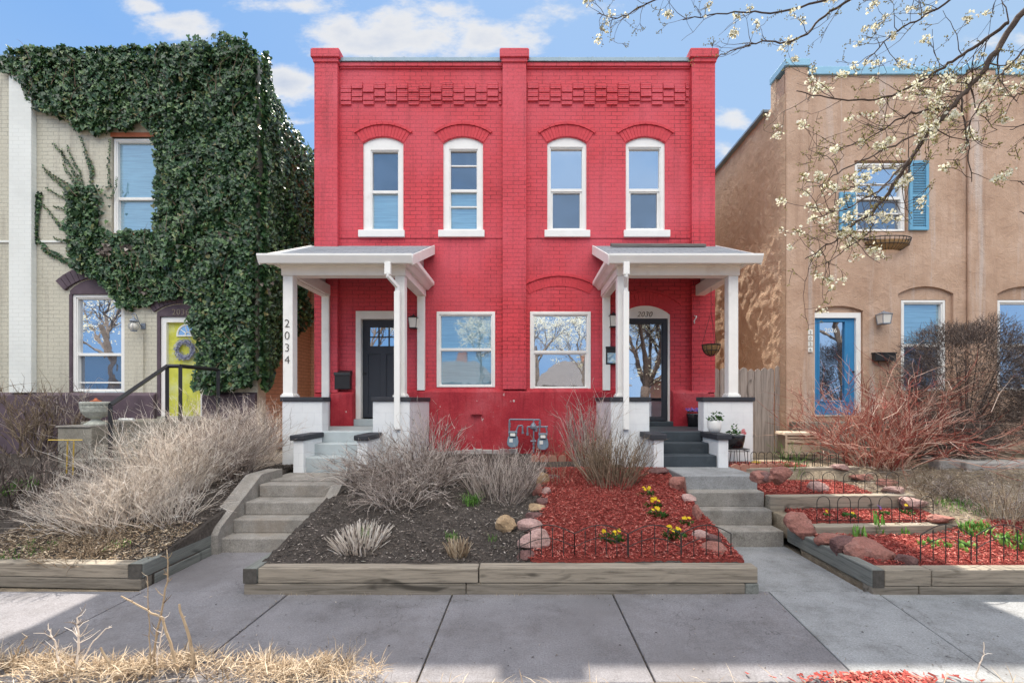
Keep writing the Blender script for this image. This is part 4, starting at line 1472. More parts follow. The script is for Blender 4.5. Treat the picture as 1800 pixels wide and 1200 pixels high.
q.build('liner', M['coco'], r, smooth=True)
q = MB()
for k in range(3):
    t = 2 * PI * k / 3 + .5
    q.tube([(hx + Rb * math.cos(t), hy + Rb * math.sin(t), hz), (hx, hy, hz + .62)], .004, 4)
q.tube([(hx, hy, hz + .62), (hx, hy, hz + .72), (hx + .03, hy, hz + .76), (hx, hy, hz + .8), (hx, hy, 3.95)], .004, 4)
q.build('chain', M['dark_metal'], r)
# small white hook on the wall
q = MB()
q.tube([(wx(1217), -.12, wz(570)), (wx(1215), -.16, wz(566)), (wx(1217), -.2, wz(562)), (wx(1219), -.16, wz(558)), (wx(1217), -.115, wz(557))], .012, 6)
tag(q.build('wall_hook', M['white']), 'small white curled hook on the red pilaster near the hanging basket', 'hook')

# gas meters
GY = -.38
gm = thing('gas_meters', 'pair of blue grey gas meters with pipes in front of red foundation', 'gas meter', (wx(928, GY), GY, .74))
def gp(u, v, dy=0):
    return Vector((wx(880 + u / 16, GY), GY + dy, wz(725 + v / 16, GY)))
def meter(u0, u1, v0, v1, vn):
    a, c = gp(u0, v0), gp(u1, v1)
    zt, zb = a.z, c.z
    x0, x1 = a.x, c.x
    w_ = x1 - x0
    zn = gp(0, vn).z
    prof = [(x0 + .01, zb + .04), (x0 + .06, zb), (x1 - .06, zb), (x1 - .01, zb + .04), (x1, zb + (zn - zb) * .5), (x1 - .015, zn - .01), (x1 - .035, zn + .02), (x1 - .02, zt), (x0 + .02, zt), (x0 + .035, zn + .02), (x0 + .015, zn - .01), (x0, zb + (zn - zb) * .5)]
    m_ = MB().prism(prof, GY - .09, GY + .07).build('meter', M['meter'], gm, bev=.014)
    MB().box(x0 + w_ * .22, x1 - w_ * .22, GY - .115, GY - .088, zn + .005, zt - .015).build('dial_box', M['black_metal'], m_, bev=.005)
    MB().box(x0 + w_ * .28, x1 - w_ * .28, GY - .12, GY - .1155, zn + .02, zt - .03).build('dial', M['label_white'], m_)
    MB().box(x0 + w_ * .2, x0 + w_ * .5, GY - .095, GY - .0905, zn - .10, zn - .03).build('sticker', M['label_white'], m_)
meter(185, 505, 520, 965, 675)
meter(1025, 1345, 575, 1030, 730)
q = MB()
def pp(pts, r_=.017):
    q.tube([gp(*p) for p in pts], r_, 8)
pp([(240, 520), (250, 200), (270, 190), (1090, 200), (1110, 215), (1090, 575)])
pp([(930, 200), (930, 1150)], .015)
pp([(440, 520), (500, 370), (600, 360), (615, 375), (620, 560)])
pp([(900, 400), (770, 395), (755, 400), (755, 620)])
pp([(980, 400), (1330, 395)])
pp([(1265, 400), (1290, 470), (1310, 575)])
pp([(620, 540), (620, 590)], .026)
pp([(755, 560), (755, 640)], .026)
pp([(1000, 400), (1000, 530)], .03)
pp([(840, 800), (1000, 800)], .02)
for v in ((250, 320), (250, 390), (930, 760), (930, 880), (930, 990), (1100, 290), (1100, 380)):
    a = gp(v[0], v[1] - 25)
    q.tube([a, gp(v[0], v[1] + 25)], .026, 8)
q.lathe([(.03, -.06), (.06, -.04), (.065, .0), (.05, .04), (.02, .08)], gp(920, 380).x, GY, 12, gp(920, 390).z)
for v in ((620, 470), (1000, 420)):
    b_ = gp(*v)
    q.tube([b_, b_ + Vector((0, .25, 0))], .014, 6)
q.build('pipework', M['pipe'], gm, smooth=False)

# ------------------------------------------------------------------ pots, urn, box, fence
def pot(name, x, y, z, prof, mat, label, cat='flower pot'):
    r = thing(name, label, cat, (x, y, z))
    MB().lathe(prof, x, y, 24, z).build('pot', M[mat], r, smooth=True)
    rim = max(p[0] for p in prof)
    zt = prof[-1][1]
    MB().lathe([(.005, zt - .03), (rim * .9, zt - .03), (rim * .9, zt - .02), (.005, zt - .015)], x, y, 16, z).build('soil', M['pot_soil'], r)
    return r, zt


def leafy(q, c, R, H, n, L, seed, wd=.5):
    rr = random.Random(seed)
    for i in range(n):
        a = rr.uniform(0, 2 * PI)
        r_ = R * math.sqrt(rr.random())
        p = Vector((c[0] + r_ * math.cos(a), c[1] + r_ * math.sin(a), c[2] + H * rr.random() * (1 - .5 * r_ / R)))
        d = Vector((math.cos(a), math.sin(a), rr.uniform(-.2, 1.2))).normalized()
        s_ = d.cross(Vector((rr.uniform(-1, 1), rr.uniform(-1, 1), 1))).normalized() * L * wd * .5
        l_ = L * rr.uniform(.6, 1.2)
        up = d.cross(s_).normalized() * L * .12
        q.add([tuple(p), tuple(p + d * l_ * .5 + s_ + up), tuple(p + d * l_), tuple(p + d * l_ * .5 - s_ + up)], [(0, 1, 2), (0, 2, 3)])
    return q


def petals(q, c, R, n, seed, L=.02):
    """n five-petalled blooms around c"""
    rr = random.Random(seed)
    for i in range(n):
        a = rr.uniform(0, 2 * PI)
        r_ = R * math.sqrt(rr.random())
        p = Vector((c[0] + r_ * math.cos(a), c[1] + r_ * math.sin(a), c[2] + rr.uniform(-.02, .03)))
        nrm = Vector((rr.uniform(-.5, .5), rr.uniform(-1.2, -.2), rr.uniform(.2, 1))).normalized()
        t1 = nrm.cross(Vector((0, 0, 1))).normalized()
        t2 = nrm.cross(t1)
        for k in range(5):
            aa = k * 2 * PI / 5 + i
            d = t1 * math.cos(aa) + t2 * math.sin(aa)
            e = t1 * math.cos(aa + 1.57) + t2 * math.sin(aa + 1.57)
            q.add([tuple(p), tuple(p + d * L * .6 + e * L * .5 + nrm * .003), tuple(p + d * L * 1.1), tuple(p + d * L * .6 - e * L * .5 + nrm * .003)], [(0, 1, 2, 3)])
    return q


r, zt = pot('flower_pot', 3.06, -1.95, 1.292, [(.06, 0), (.085, .01), (.105, .08), (.112, .17), (.108, .185)], 'white_pot', 'white pot of green leaves standing on the dark cap beside the charcoal steps')
q = leafy(MB(), (3.06, -1.95, 1.292 + zt), .10, .10, 90, .05, 1, .8)
leafy(q, (3.10, -1.95, 1.292 + zt + .08), .08, .09, 25, .04, 2, .8)
q.build('leaves', M['pansy_leaf'], r)
r, zt = pot('flower_pot', wx(1220, -.35), -.35, 1.29, [(.10, 0), (.115, .01), (.135, .15), (.145, .24), (.14, .26)], 'black_pot', 'tall black pot of purple pansies by the glass storm door')
cc_ = (wx(1220, -.35), -.35, 1.29 + zt + .02)
leafy(MB(), cc_, .12, .04, 80, .04, 3, .8).build('leaves', M['pansy_leaf'], r)
petals(MB(), (cc_[0], cc_[1], cc_[2] + .05), .15, 34, 4, .026).build('flowers', M['purple_petal'], r)
# pot on wire stand
sx0, sy0 = wx(1293, -1.95), -1.95
r = thing('plant_stand', 'thin black wire stand beside the right porch', 'plant stand', (sx0, sy0, .76))
q = MB()
for dx, dy in ((-.13, -.13), (.13, -.13), (.13, .13), (-.13, .13)):
    q.tube([(sx0 + dx, sy0 + dy, 1.01), (sx0 + dx * 1.15 - .02, sy0 + dy * 1.1, .755)], .006, 5)
    q.tube([(sx0 + dx * .6, sy0 + dy, 1.01), (sx0 + dx * .75, sy0 + dy * 1.1, .76)], .005, 5)
q.tube([(sx0 - .15, sy0 - .15, 1.03), (sx0 + .15, sy0 - .15, 1.03), (sx0 + .15, sy0 + .15, 1.03), (sx0 - .15, sy0 + .15, 1.03), (sx0 - .15, sy0 - .15, 1.03)], .008, 6)
q.tube([(sx0 - .15, sy0 - .15, 1.0), (sx0 + .15, sy0 - .15, 1.0), (sx0 + .15, sy0 + .15, 1.0), (sx0 - .15, sy0 + .15, 1.0), (sx0 - .15, sy0 - .15, 1.0)], .006, 6)
for k in range(5):
    q.tube([(sx0 - .15, sy0 - .1 + .05 * k, 1.03), (sx0 + .15, sy0 - .1 + .05 * k, 1.03)], .004, 4)
q.build('wire_frame', M['black_metal'], r)
r, zt = pot('flower_pot', sx0, sy0, 1.042, [(.09, 0), (.11, .01), (.135, .12), (.145, .20), (.14, .21)], 'black_pot', 'black pot of leaves and a pink bloom sitting on the wire stand')
q = leafy(MB(), (sx0 - .03, sy0, 1.042 + zt), .10, .08, 70, .045, 5, .8)
leafy(q, (sx0 - .02, sy0, 1.042 + zt + .08), .05, .12, 22, .04, 6, .7)
q.build('leaves', M['pansy_leaf'], r)
petals(MB(), (sx0 + .11, sy0 - .05, 1.30), .025, 7, 7, .03).build('flowers', M['pink_petal'], r)

# urn
ux, uy, uz = wx(168.5, -1.75), -1.75, 1.40
r = thing('garden_urn', 'carved grey stone urn on the concrete block by the left steps', 'urn', (ux, uy, uz))
MB().lathe([(.15, 0), (.15, .02), (.11, .045), (.055, .085), (.06, .10), (.13, .14), (.185, .22), (.20, .30), (.185, .31), (.185, .335), (.205, .345), (.205, .375), (.19, .385)], ux, uy, 28, uz).build('bowl', M['urn'], r)
q = MB()
for k in range(20):
    t = 2 * PI * k / 20
    q.box(ux + .186 * math.cos(t) - .016, ux + .186 * math.cos(t) + .016, uy + .186 * math.sin(t) - .012, uy + .186 * math.sin(t) + .012, uz + .312, uz + .334)
q.build('carved_band', M['urn'], r, bev=.004)
q = MB().lathe([(.01, .385), (.07, .385), (.075, .40), (.035, .41), (.02, .43), (.015, .445)], ux + .0, uy, 16, uz)
tag(q.build('candle_lid', M['terracotta'], None), 'small red lid resting on top of the carved stone urn', 'lid')

# ivy house steps and rail
st_ = thing('entrance_steps', 'concrete entrance steps with side block before the yellow door', 'steps', (-6.8, -1.4, .7))
MB().box(-7.7, -5.9, -1.42, -.12, .4, 1.44).build('landing', M['old_conc'], st_, bev=.01)
for i in range(4):
    MB().box(-6.95, -6.2, -1.42 - .28 * (i + 1), -1.42 - .28 * i - (.003), .4, 1.44 - .18 * (i + 1)).build('step', M['old_conc'], st_, bev=.01)
MB().box(-7.5, -6.955, -2.0, -1.425, .4, 1.37).build('side_block', M['old_conc'], st_, bev=.01)
MB().box(-7.52, -6.958, -2.02, -1.425, 1.371, 1.40).build('block_cap', M['step_conc'], st_, bev=.008)
q = MB().tube([(-6.5, -1.0, 1.46), (-6.3, -1.05, 1.465)], .025, 8)
tag(MB().tube([(wx(210, -1.5), -1.5, 1.475), (wx(235, -1.5), -1.5, 1.475)], .028, 10).build('paper_roll', M['label_white']), 'white rolled paper lying on the left landing', 'paper')
hr = thing('handrail', 'black square steel handrail beside the ivy house steps', 'handrail', (-6.2, -2, .8))
q = MB()
def bar(a, b, t=.03):
    q.tube([a, b], t, 4)
A = (-6.2, -2.5, .95); B = (-6.2, -2.5, 1.74); Cc = (-6.2, -1.42, 2.40); Dd = (-5.97, -1.42, 2.40); E = (-5.97, -.45, 2.40)
bar(B, Cc, .036); bar(Cc, Dd, .034); bar(Dd, E, .034)
q.build('rail', M['black_metal'], hr)
for a, b_ in ((A, B), ((-6.2, -1.42, 1.44), Cc), ((-5.97, -1.42, 1.44), Dd), ((-5.97, -.45, 1.44), E)):
    q = MB()
    bar(a, b_, .036)
    q.build('post', M['black_metal'], hr)
# stakes with twine in the left bed
q = MB()
for u, v0, v1 in ((117, 832, 775), (128, 840, 775)):
    q.tube([P(u, v0, -3.2), P(u + 2, v1, -3.2)], .008, 5)
q.tube([P(85, 773, -3.2), P(145, 773, -3.2)], .006, 5)
tag(q.build('garden_stakes', M['gold']), 'thin yellow wooden stakes tied together amid the bare twigs', 'garden stakes')

# wooden fence between the red and tan houses
wf = thing('wooden_fence', 'weathered grey picket fence closing the gap beside the tan house', 'fence', (4.6, .1, .7))
rr = random.Random(11)
x = 3.875
i = 0
while x < 5.22:
    w_ = rr.uniform(.13, .148)
    if x + w_ > 5.27:
        w_ = 5.27 - x
    zt = 2.46 + rr.uniform(-.025, .015) + (.04 if i > 8 else 0)
    yb = .10 + rr.uniform(-.006, .006) + (.03 if i == 8 else 0)
    MB().prism([(x, .62), (x + w_, .62), (x + w_, zt - .04), (x + w_ - .03, zt - .008), (x + w_ * .5, zt + .012), (x + .03, zt - .008), (x, zt - .04)], yb, yb + .018).build('picket', M['fence_wood'], wf, bev=.003)
    x += w_ + rr.uniform(.004, .009)
    i += 1
q = MB()
for z in (1.0, 1.9):
    q.box(3.87, 5.27, .15, .19, z, z + .09)
q.build('fence_rail', M['fence_wood'], wf)

# hose box
hb = thing('hose_box', 'taupe plastic hose reel box leaning by the tan wall', 'storage box', (4.97, -.98, .78))
q = MB()
A_ = math.radians(-8)
def rb(x, y, z):
    ca, sa = math.cos(A_), math.sin(A_)
    return (4.97 + x * ca - y * sa, -.98 + x * sa + y * ca, .78 + z)
def rbox(q, x0, x1, y0, y1, z0, z1, tp=0):
    return q.hexa([rb(x0, y0, z0), rb(x1, y0, z0), rb(x1, y1, z0), rb(x0, y1, z0), rb(x0 + tp, y0 + tp, z1), rb(x1 - tp, y0 + tp, z1), rb(x1 - tp, y1 - tp, z1), rb(x0 + tp, y1 - tp, z1)])
rbox(q, -.28, .28, -.2, .2, .02, .40, .02)
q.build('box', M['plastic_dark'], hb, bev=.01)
q = MB()
for a in (-.285, .25):
    rbox(q, a, a + .035, -.225, -.203, 0, .42)
rbox(q, -.25, .25, -.212, -.2, .06, .23)
rbox(q, -.25, .25, -.208, -.196, .27, .32)
rbox(q, -.25, .25, -.206, -.194, .34, .38)
q.build('panel_trim', M['plastic_tan'], hb, bev=.005)
q = MB()
rbox(q, -.31, .31, -.23, .22, .40, .45, .02)
q.build('lid', M['plastic_tan'], hb, bev=.01)
# ------------------------------------------------------------------ GROUND
struct(MB().box(-120, 120, -9.35, 160, -.4, -.03).build('ground', M['dry_ground'], None, origin=(0, 0, -.4)))
struct(MB().box(-120, 120, -19.4, -9.36, -.4, -.13).build('road', M['asphalt'], None, origin=(0, -14, -.4)))
struct(MB().box(-120, 120, -140, -19.41, -.4, -.02).build('far_ground', M['dry_ground'], None, origin=(0, -60, -.4)))
struct(MB().box(-120, 120, -9.50, -9.34, -.3, .0).build('kerb', M['concrete'], None, origin=(0, -9.4, -.3)))
struct(MB().box(-120, 120, -19.45, -19.3, -.3, .01).build('kerb', M['concrete'], None, origin=(0, -19.4, -.3)))
# sidewalk slabs: joint lines run very slightly askew like the real ones
SY0, SY1 = -6.37, -4.98
joints = [(-14, -14), (-12.4, -12.4), (-10.9, -10.9), (-9.4, -9.4), (-7.9, -7.9), (-6.4, -6.4), (-5.02, -5.0), (-3.62, -3.61), (-2.22, -2.25), (-.68, -.70), (.82, .84), (2.31, 2.17), (3.33, 2.95 + .15), (4.85, 4.8), (6.4, 6.35), (7.9, 7.9), (9.4, 9.4), (11, 11), (13, 13)]
qa, qb = MB(), MB()
g = .006
for i in range(len(joints) - 1):
    a, b_ = joints[i], joints[i + 1]
    q = qb if 11 <= i <= 12 else qa
    dz = rnd.uniform(-.003, .003)
    q.hexa([(a[1] + g, SY0, -.1), (b_[1] - g, SY0, -.1), (b_[0] - g, SY1, -.1), (a[0] + g, SY1, -.1), (a[1] + g, SY0, dz), (b_[1] - g, SY0, dz), (b_[0] - g, SY1, dz), (a[0] + g, SY1, dz)])
struct(qa.build('sidewalk', M['concrete'], None, origin=(0, -5.6, 0), bev=.008))
struct(qb.build('sidewalk', M['concrete_new'], None, origin=(2.8, -5.6, 0), bev=.008))
# front walks
struct(MB().box(-3.68, -2.66, SY1 + .012, -3.80, -.1, -.001).build('front_walk', M['concrete'], None, bev=.006))
struct(MB().box(2.21, 3.23, SY1 + .012, -3.60, -.1, -.001).build('front_walk', M['concrete_new'], None, bev=.006))


def lerp(a, b, t):
    return a + (b - a) * t


def cl(t):
    return max(0., min(1., t))


def gzM(x, d):
    t = cl((d - 4.38) / 2.45)
    return .232 + .51 * t + .02 * math.sin(x * 2.1 + d) * t * (1 - t) * 4 + .012 * noise.noise(Vector((x * 2, d * 2, 0)))


def gzL(x, d):
    t = cl((d - 4.5) / 2.5)
    return .20 + .54 * t + .05 * noise.noise(Vector((x * .9, d * .9, 4))) * t + .012 * noise.noise(Vector((x * 3, d * 3, 0)))


def gzR(x, d):
    # terraces retained by timbers, easing to a plain slope further right
    slope = .20 + .54 * cl((d - 4.4) / 2.6)
    if d < 5.38:
        st = .205 + .02 * (d - 4.4)
    elif d < 6.06:
        st = .33 + .04 * (d - 5.4)
    elif d < 7.0:
        st = .53 + .04 * (d - 6.1)
    else:
        st = .74
    lim = 4.75 + (d - 5) * .12
    k = cl((x - lim) / .5)
    z = lerp(st, slope, k) + .012 * noise.noise(Vector((x * 3, d * 3, 7)))
    if x > 6:
        z += .06 * cl((x - 6) / 1.5) * cl((d - 5) / 2)
    return z


def gz(x, y):
    d = y + D
    if d > 7.05:
        return .738
    if x < -3.6:
        return gzL(x, d)
    if x < -2.5:
        return .0 if d < 5.4 else .70
    if x < 2.2:
        return gzM(x, d)
    if x < 3.25:
        return 0 if d < 5.7 else .78
    return gzR(x, d)


def onground(px, py, d0=4.36, d1=12):
    """the ground point seen at a photo position (layout estimate)"""
    d = d0
    while d < d1:
        x = (px - CX) * d / F
        z = EYE - (py - CY) * d / F
        if z <= gz(x, d - D):
            return Vector((x, d - D, gz(x, d - D)))
        d += .01
    return Vector(((px - CX) * d1 / F, d1 - D, gz(0, d1 - D)))


def sheet(name, x0, x1, y0, y1, step, fn, mat, kind='structure', amp=.0, drop=.25, mask=None):
    nx = max(2, int((x1 - x0) / step))
    ny = max(2, int((y1 - y0) / step))
    vs, fs = [], []
    for j in range(ny + 1):
        for i in range(nx + 1):
            x = lerp(x0, x1, i / nx)
            y = lerp(y0, y1, j / ny)
            z = fn(x, y)
            if amp:
                z += amp * noise.noise(Vector((x * 11, y * 11, 1))) + amp * .8 * noise.noise(Vector((x * 29, y * 29, 5)))
            if i in (0, nx) or j in (0, ny):
                z -= 0
            vs.append((x, y, z))
    for j in range(ny):
        for i in range(nx):
            a = j * (nx + 1) + i
            if mask:
                cx = lerp(x0, x1, (i + .5) / nx)
                cy = lerp(y0, y1, (j + .5) / ny)
                if not mask(cx, cy):
                    continue
            fs.append((a, a + 1, a + nx + 2, a + nx + 1))
    q = MB().add(vs, fs)
    if drop:
        # skirt
        ring = [i for i in range(nx + 1)] + [j * (nx + 1) + nx for j in range(1, ny + 1)] + [ny * (nx + 1) + i for i in range(nx - 1, -1, -1)] + [j * (nx + 1) for j in range(ny - 1, 0, -1)]
        o = len(q.v)
        for k in ring:
            v = q.v[k]
            q.v.append((v[0], v[1], v[2] - drop))
        n = len(ring)
        for k in range(n):
            q.f.append((ring[k], o + k, o + (k + 1) % n, ring[(k + 1) % n]))
    o_ = q.build(name, M[mat], None, smooth=True)
    o_['kind'] = kind
    return o_


sheet('garden_soil', -2.56, 2.13, -4.93, -2.2, .035, lambda x, y: gzM(x, y + D), 'soil', amp=.024)
sheet('garden_soil', -14, -3.70, -4.78, -2.2, .06, lambda x, y: gzL(x, y + D), 'soil', amp=.014)
sheet('garden_soil', 3.27, 14, -4.93, -2.2, .045, lambda x, y: gzR(x, y + D) - .01, 'dry_ground', amp=.012)
for a, c in ((-14, -3.9), (-2.1, 1.6), (3.7, 14)):
    sheet('garden_soil', a, c, -2.26, -.02, .08, lambda x, y: .733, 'soil' if c < 3 else 'dry_ground', amp=.012, drop=.1)
sheet('yard_ground', -16, 16, .0, 40, 1.6, lambda x, y: .728, 'dry_ground', drop=0)

# concrete stairs of the left walk
ls = thing('garden_steps', 'old concrete garden steps with sloping side curbs on the left walk', 'steps', (-3.1, -3.5, 0))
fr_, zs_ = [5.43, 5.63, 5.84, 6.12], [.17, .34, .51, .68]
for i in range(4):
    zb = zs_[i - 1] - .006 if i else -.15
    x0 = -3.64 + .02 * i
    MB().box(x0, -2.56, fr_[i] - D, (fr_[i + 1] - D + .1) if i < 3 else 6.35 - D, zb, zs_[i]).build('step', M['step_conc'], ls, bev=.018)
q = MB()
def curb(q, xo, xi, pts, zd=.35):
    """sloping curb: pts = (d, ztop, xshift)"""
    for i in range(len(pts) - 1):
        (d0, z0, s0), (d1, z1, s1) = pts[i], pts[i + 1]
        q.hexa([(xo + s0, d0 - D, z0 - zd), (xi + s0, d0 - D, z0 - zd), (xi + s1, d1 - D, z1 - zd), (xo + s1, d1 - D, z1 - zd),
                (xo + s0, d0 - D, z0), (xi + s0, d0 - D, z0), (xi + s1, d1 - D, z1), (xo + s1, d1 - D, z1)])
curb(q, -3.83, -3.62, [(5.36, .22, .0), (5.42, .30, .0), (6.2, .80, .03), (6.6, .82, .10)])
q.build('side_curb', M['step_conc'], ls, bev=.0)
q = MB()
curb(q, -2.64, -2.50, [(5.0, .10, -.03), (5.30, .22, .0), (5.7, .45, .05), (6.1, .70, .06), (6.5, .76, .05)])
q.build('side_curb', M['step_conc'], ls, bev=.0)
struct(MB().box(-3.62, -2.48, 6.352 - D, 7.0 - D, .45, .70).build('path_landing', M['step_conc'], None, bev=.01))
# right stairs
rs = thing('garden_steps', 'plain pale concrete garden steps edged with red rocks on the right walk', 'steps', (2.7, -3.3, 0))
fr_, zs_ = [5.63, 5.87, 6.04, 6.26], [.195, .39, .585, .775]
fr_ = [5.63, 5.90, 6.09, 6.27]
for i in range(4):
    zb = zs_[i - 1] - .006 if i else -.15
    MB().box(2.20 - .01 * i, 3.205 - .0 * i, fr_[i] - D, (fr_[i + 1] - D + .1) if i < 3 else 7.12 - D, zb if i < 3 else .42, zs_[i]).build('step', M['step_conc'] if i < 3 else M['concrete_new'], rs, bev=.016)


# timbers -------------------------------------------------------------
def timber(x0, x1, y0, y1, z0, z1, mat, label, rough=.008, endmat=False, grp=None):
    q = MB().box(x0, x1, y0, y1, z0, z1)
    o = q.build('landscape_timber', M[mat], None, bev=.012)
    return tag(o, label, 'timber', grp)


yb = 4.255 - D
TW = .135
def hx(x0, x1, ya0, ya1, z0, z1, mat, label):
    """timber whose front face runs from (x0,ya0) to (x1,ya1)"""
    q = MB().hexa([(x0, ya0, z0), (x1, ya1, z0), (x1, ya1 + TW, z0), (x0, ya0 + TW, z0), (x0, ya0, z1), (x1, ya1, z1), (x1, ya1 + TW, z1), (x0, ya0 + TW, z1)])
    return tag(q.build('landscape_timber', M[mat], None, bev=.011), label, 'timber')
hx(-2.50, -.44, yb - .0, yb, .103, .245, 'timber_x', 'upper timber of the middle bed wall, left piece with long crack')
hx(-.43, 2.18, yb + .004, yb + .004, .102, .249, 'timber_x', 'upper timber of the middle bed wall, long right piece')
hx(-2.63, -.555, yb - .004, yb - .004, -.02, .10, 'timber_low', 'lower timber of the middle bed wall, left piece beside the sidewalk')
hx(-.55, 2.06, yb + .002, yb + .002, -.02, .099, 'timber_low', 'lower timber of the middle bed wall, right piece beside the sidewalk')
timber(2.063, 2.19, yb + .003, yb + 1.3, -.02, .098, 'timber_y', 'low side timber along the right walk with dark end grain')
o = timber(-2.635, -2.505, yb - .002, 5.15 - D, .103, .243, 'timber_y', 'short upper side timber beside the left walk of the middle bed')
tag(MB().box(-2.633, -2.507, yb - .008, yb - .003, .105, .241).build('timber_end_cap', M['timber_end'], None), 'dark sawn end block at the left corner of the middle bed wall', 'timber end')
# left bed
ylb = 4.40 - D
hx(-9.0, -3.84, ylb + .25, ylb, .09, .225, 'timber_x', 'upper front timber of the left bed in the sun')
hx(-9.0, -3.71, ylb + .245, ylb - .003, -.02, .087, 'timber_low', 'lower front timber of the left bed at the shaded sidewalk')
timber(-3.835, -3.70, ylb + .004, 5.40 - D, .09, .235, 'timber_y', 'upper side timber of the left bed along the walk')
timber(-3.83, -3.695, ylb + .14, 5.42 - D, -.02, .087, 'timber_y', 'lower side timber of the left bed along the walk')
tag(MB().box(-3.833, -3.702, ylb - .004, ylb + .002, .093, .232).build('timber_end_cap', M['timber_end'], None), 'dark sawn end block at the corner of the left bed wall', 'timber end')
# right bed
timber(3.245, 3.36, yb + .002, 5.64 - D, .06, .235, 'timber_y', 'long side timber along the right walk with rounded dark end')
tag(MB().box(3.25, 3.355, yb - .006, yb + .001, .065, .225).build('timber_end_cap', M['timber_end'], None), 'dark rounded end block at the corner of the right bed wall', 'timber end')
hx(3.365, 3.80, yb, yb, .075, .228, 'timber_x', 'short upper front timber of the right bed next to the corner')
hx(3.81, 8.5, yb, yb + .02, .075, .228, 'timber_x', 'long upper front timber of the right bed')
hx(3.25, 3.68, yb - .002, yb - .002, -.02, .072, 'timber_low', 'short lower front timber of the right bed under the corner')
hx(3.69, 8.5, yb - .002, yb + .018, -.02, .071, 'timber_low', 'long lower front timber of the right bed')
def tier(px0, px1, d0, d1, z0, z1, label):
    x0, x1 = (px0 - CX) * d0 / F, (px1 - CX) * d1 / F
    q = MB().hexa([(x0, d0 - D, z0), (x1, d1 - D, z0), (x1, d1 - D + .13, z0), (x0, d0 - D + .13, z0), (x0, d0 - D, z1), (x1, d1 - D, z1 + .01), (x1, d1 - D + .13, z1 + .01), (x0, d0 - D + .13, z1)])
    return tag(q.build('landscape_timber', M['timber_x'], None, bev=.012), label, 'timber')
tier(1433, 1698, 5.33, 5.36, .12, .335, 'step timber across the right bed above the bulb shoots')
tier(1353, 1612, 6.0, 6.03, .33, .545, 'step timber across the right bed behind the big red rocks')
tier(1312, 1512, 6.98, 7.05, .55, .765, 'pale step timber at the top of the right bed')

# retaining blocks far right
for k, (px0, px1, py0, py1, d_, lab) in enumerate([(1700, 1806, 812, 842, 6.9, 'upper grey stone retaining block under the dark hedge'),
                                             (1716, 1840, 845, 868, 6.72, 'lower grey stone retaining block beside the dry weeds'),
                                             (1652, 1698, 808, 838, 7.0, 'small upper retaining block behind the red twig shrub'),
                                             (1812, 1900, 812, 842, 6.9, 'upper retaining block at the far right edge of the photo')]):
    s_ = F / d_
    MBq = MB().box((px0 - CX) / s_, (px1 - CX) / s_, d_ - D, d_ - D + .35, EYE - (py1 - CY) / s_, EYE - (py0 - CY) / s_)
    tag(MBq.build('retaining_block', M['stone_block'], None, bev=.025), lab, 'stone block', None)
# raised terrace behind the blocks
sheet('raised_terrace', 6.2, 14, 7.2 - D, -.02, .15, lambda x, y: .80 + .06 * cl((x - 6.2) / .6), 'dry_ground', amp=.02, drop=.3)


# rocks --------------------------------------------------------------
import bmesh
def rock(px, py, wpx, hpx, mat, label, seed, deep=None, group=None, dz=0.0):
    p = onground(px, py + hpx * .42)
    s_ = F / (p.y + D)
    w, h = wpx / s_ * 1.1, hpx / s_ * 1.12
    dp = deep if deep else w * .75
    rr = random.Random(seed)
    bm = bmesh.new()
    bmesh.ops.create_icosphere(bm, subdivisions=3, radius=1)
    planes = []
    for i in range(9):
        n = Vector((rr.gauss(0, 1), rr.gauss(0, 1), rr.gauss(0, 1))).normalized()
        planes.append((n, rr.uniform(.50, .84)))
    planes.append((Vector((0, 0, 1)), rr.uniform(.75, .9)))
    for v in bm.verts:
        d = v.co.normalized()
        r = 1.0
        for n, k in planes:
            c = d.dot(n)
            if c > .05:
                r = min(r, k / c)
        r = r * (1 + .08 * noise.noise(d * 2.5 + Vector((seed, 0, 0))) + .05 * noise.noise(d * 8 + Vector((0, seed, 0))))
        v.co = d * r
    a = rr.uniform(-.4, .4)
    for v in bm.verts:
        x, y = v.co.x, v.co.y
        v.co = Vector(((x * math.cos(a) - y * math.sin(a)) * w * .56, (x * math.sin(a) + y * math.cos(a)) * dp * .56, v.co.z * h * .60 + h * .40))
    me = bpy.data.meshes.new('rock')
    bm.to_mesh(me)
    bm.free()
    me.materials.append(M[mat])
    o = bpy.data.objects.new('rock', me)
    C.objects.link(o)
    o.location = (p.x, p.y + dp * .3, p.z - .02 + dz)
    tag(o, label, 'rock', group)
    return o


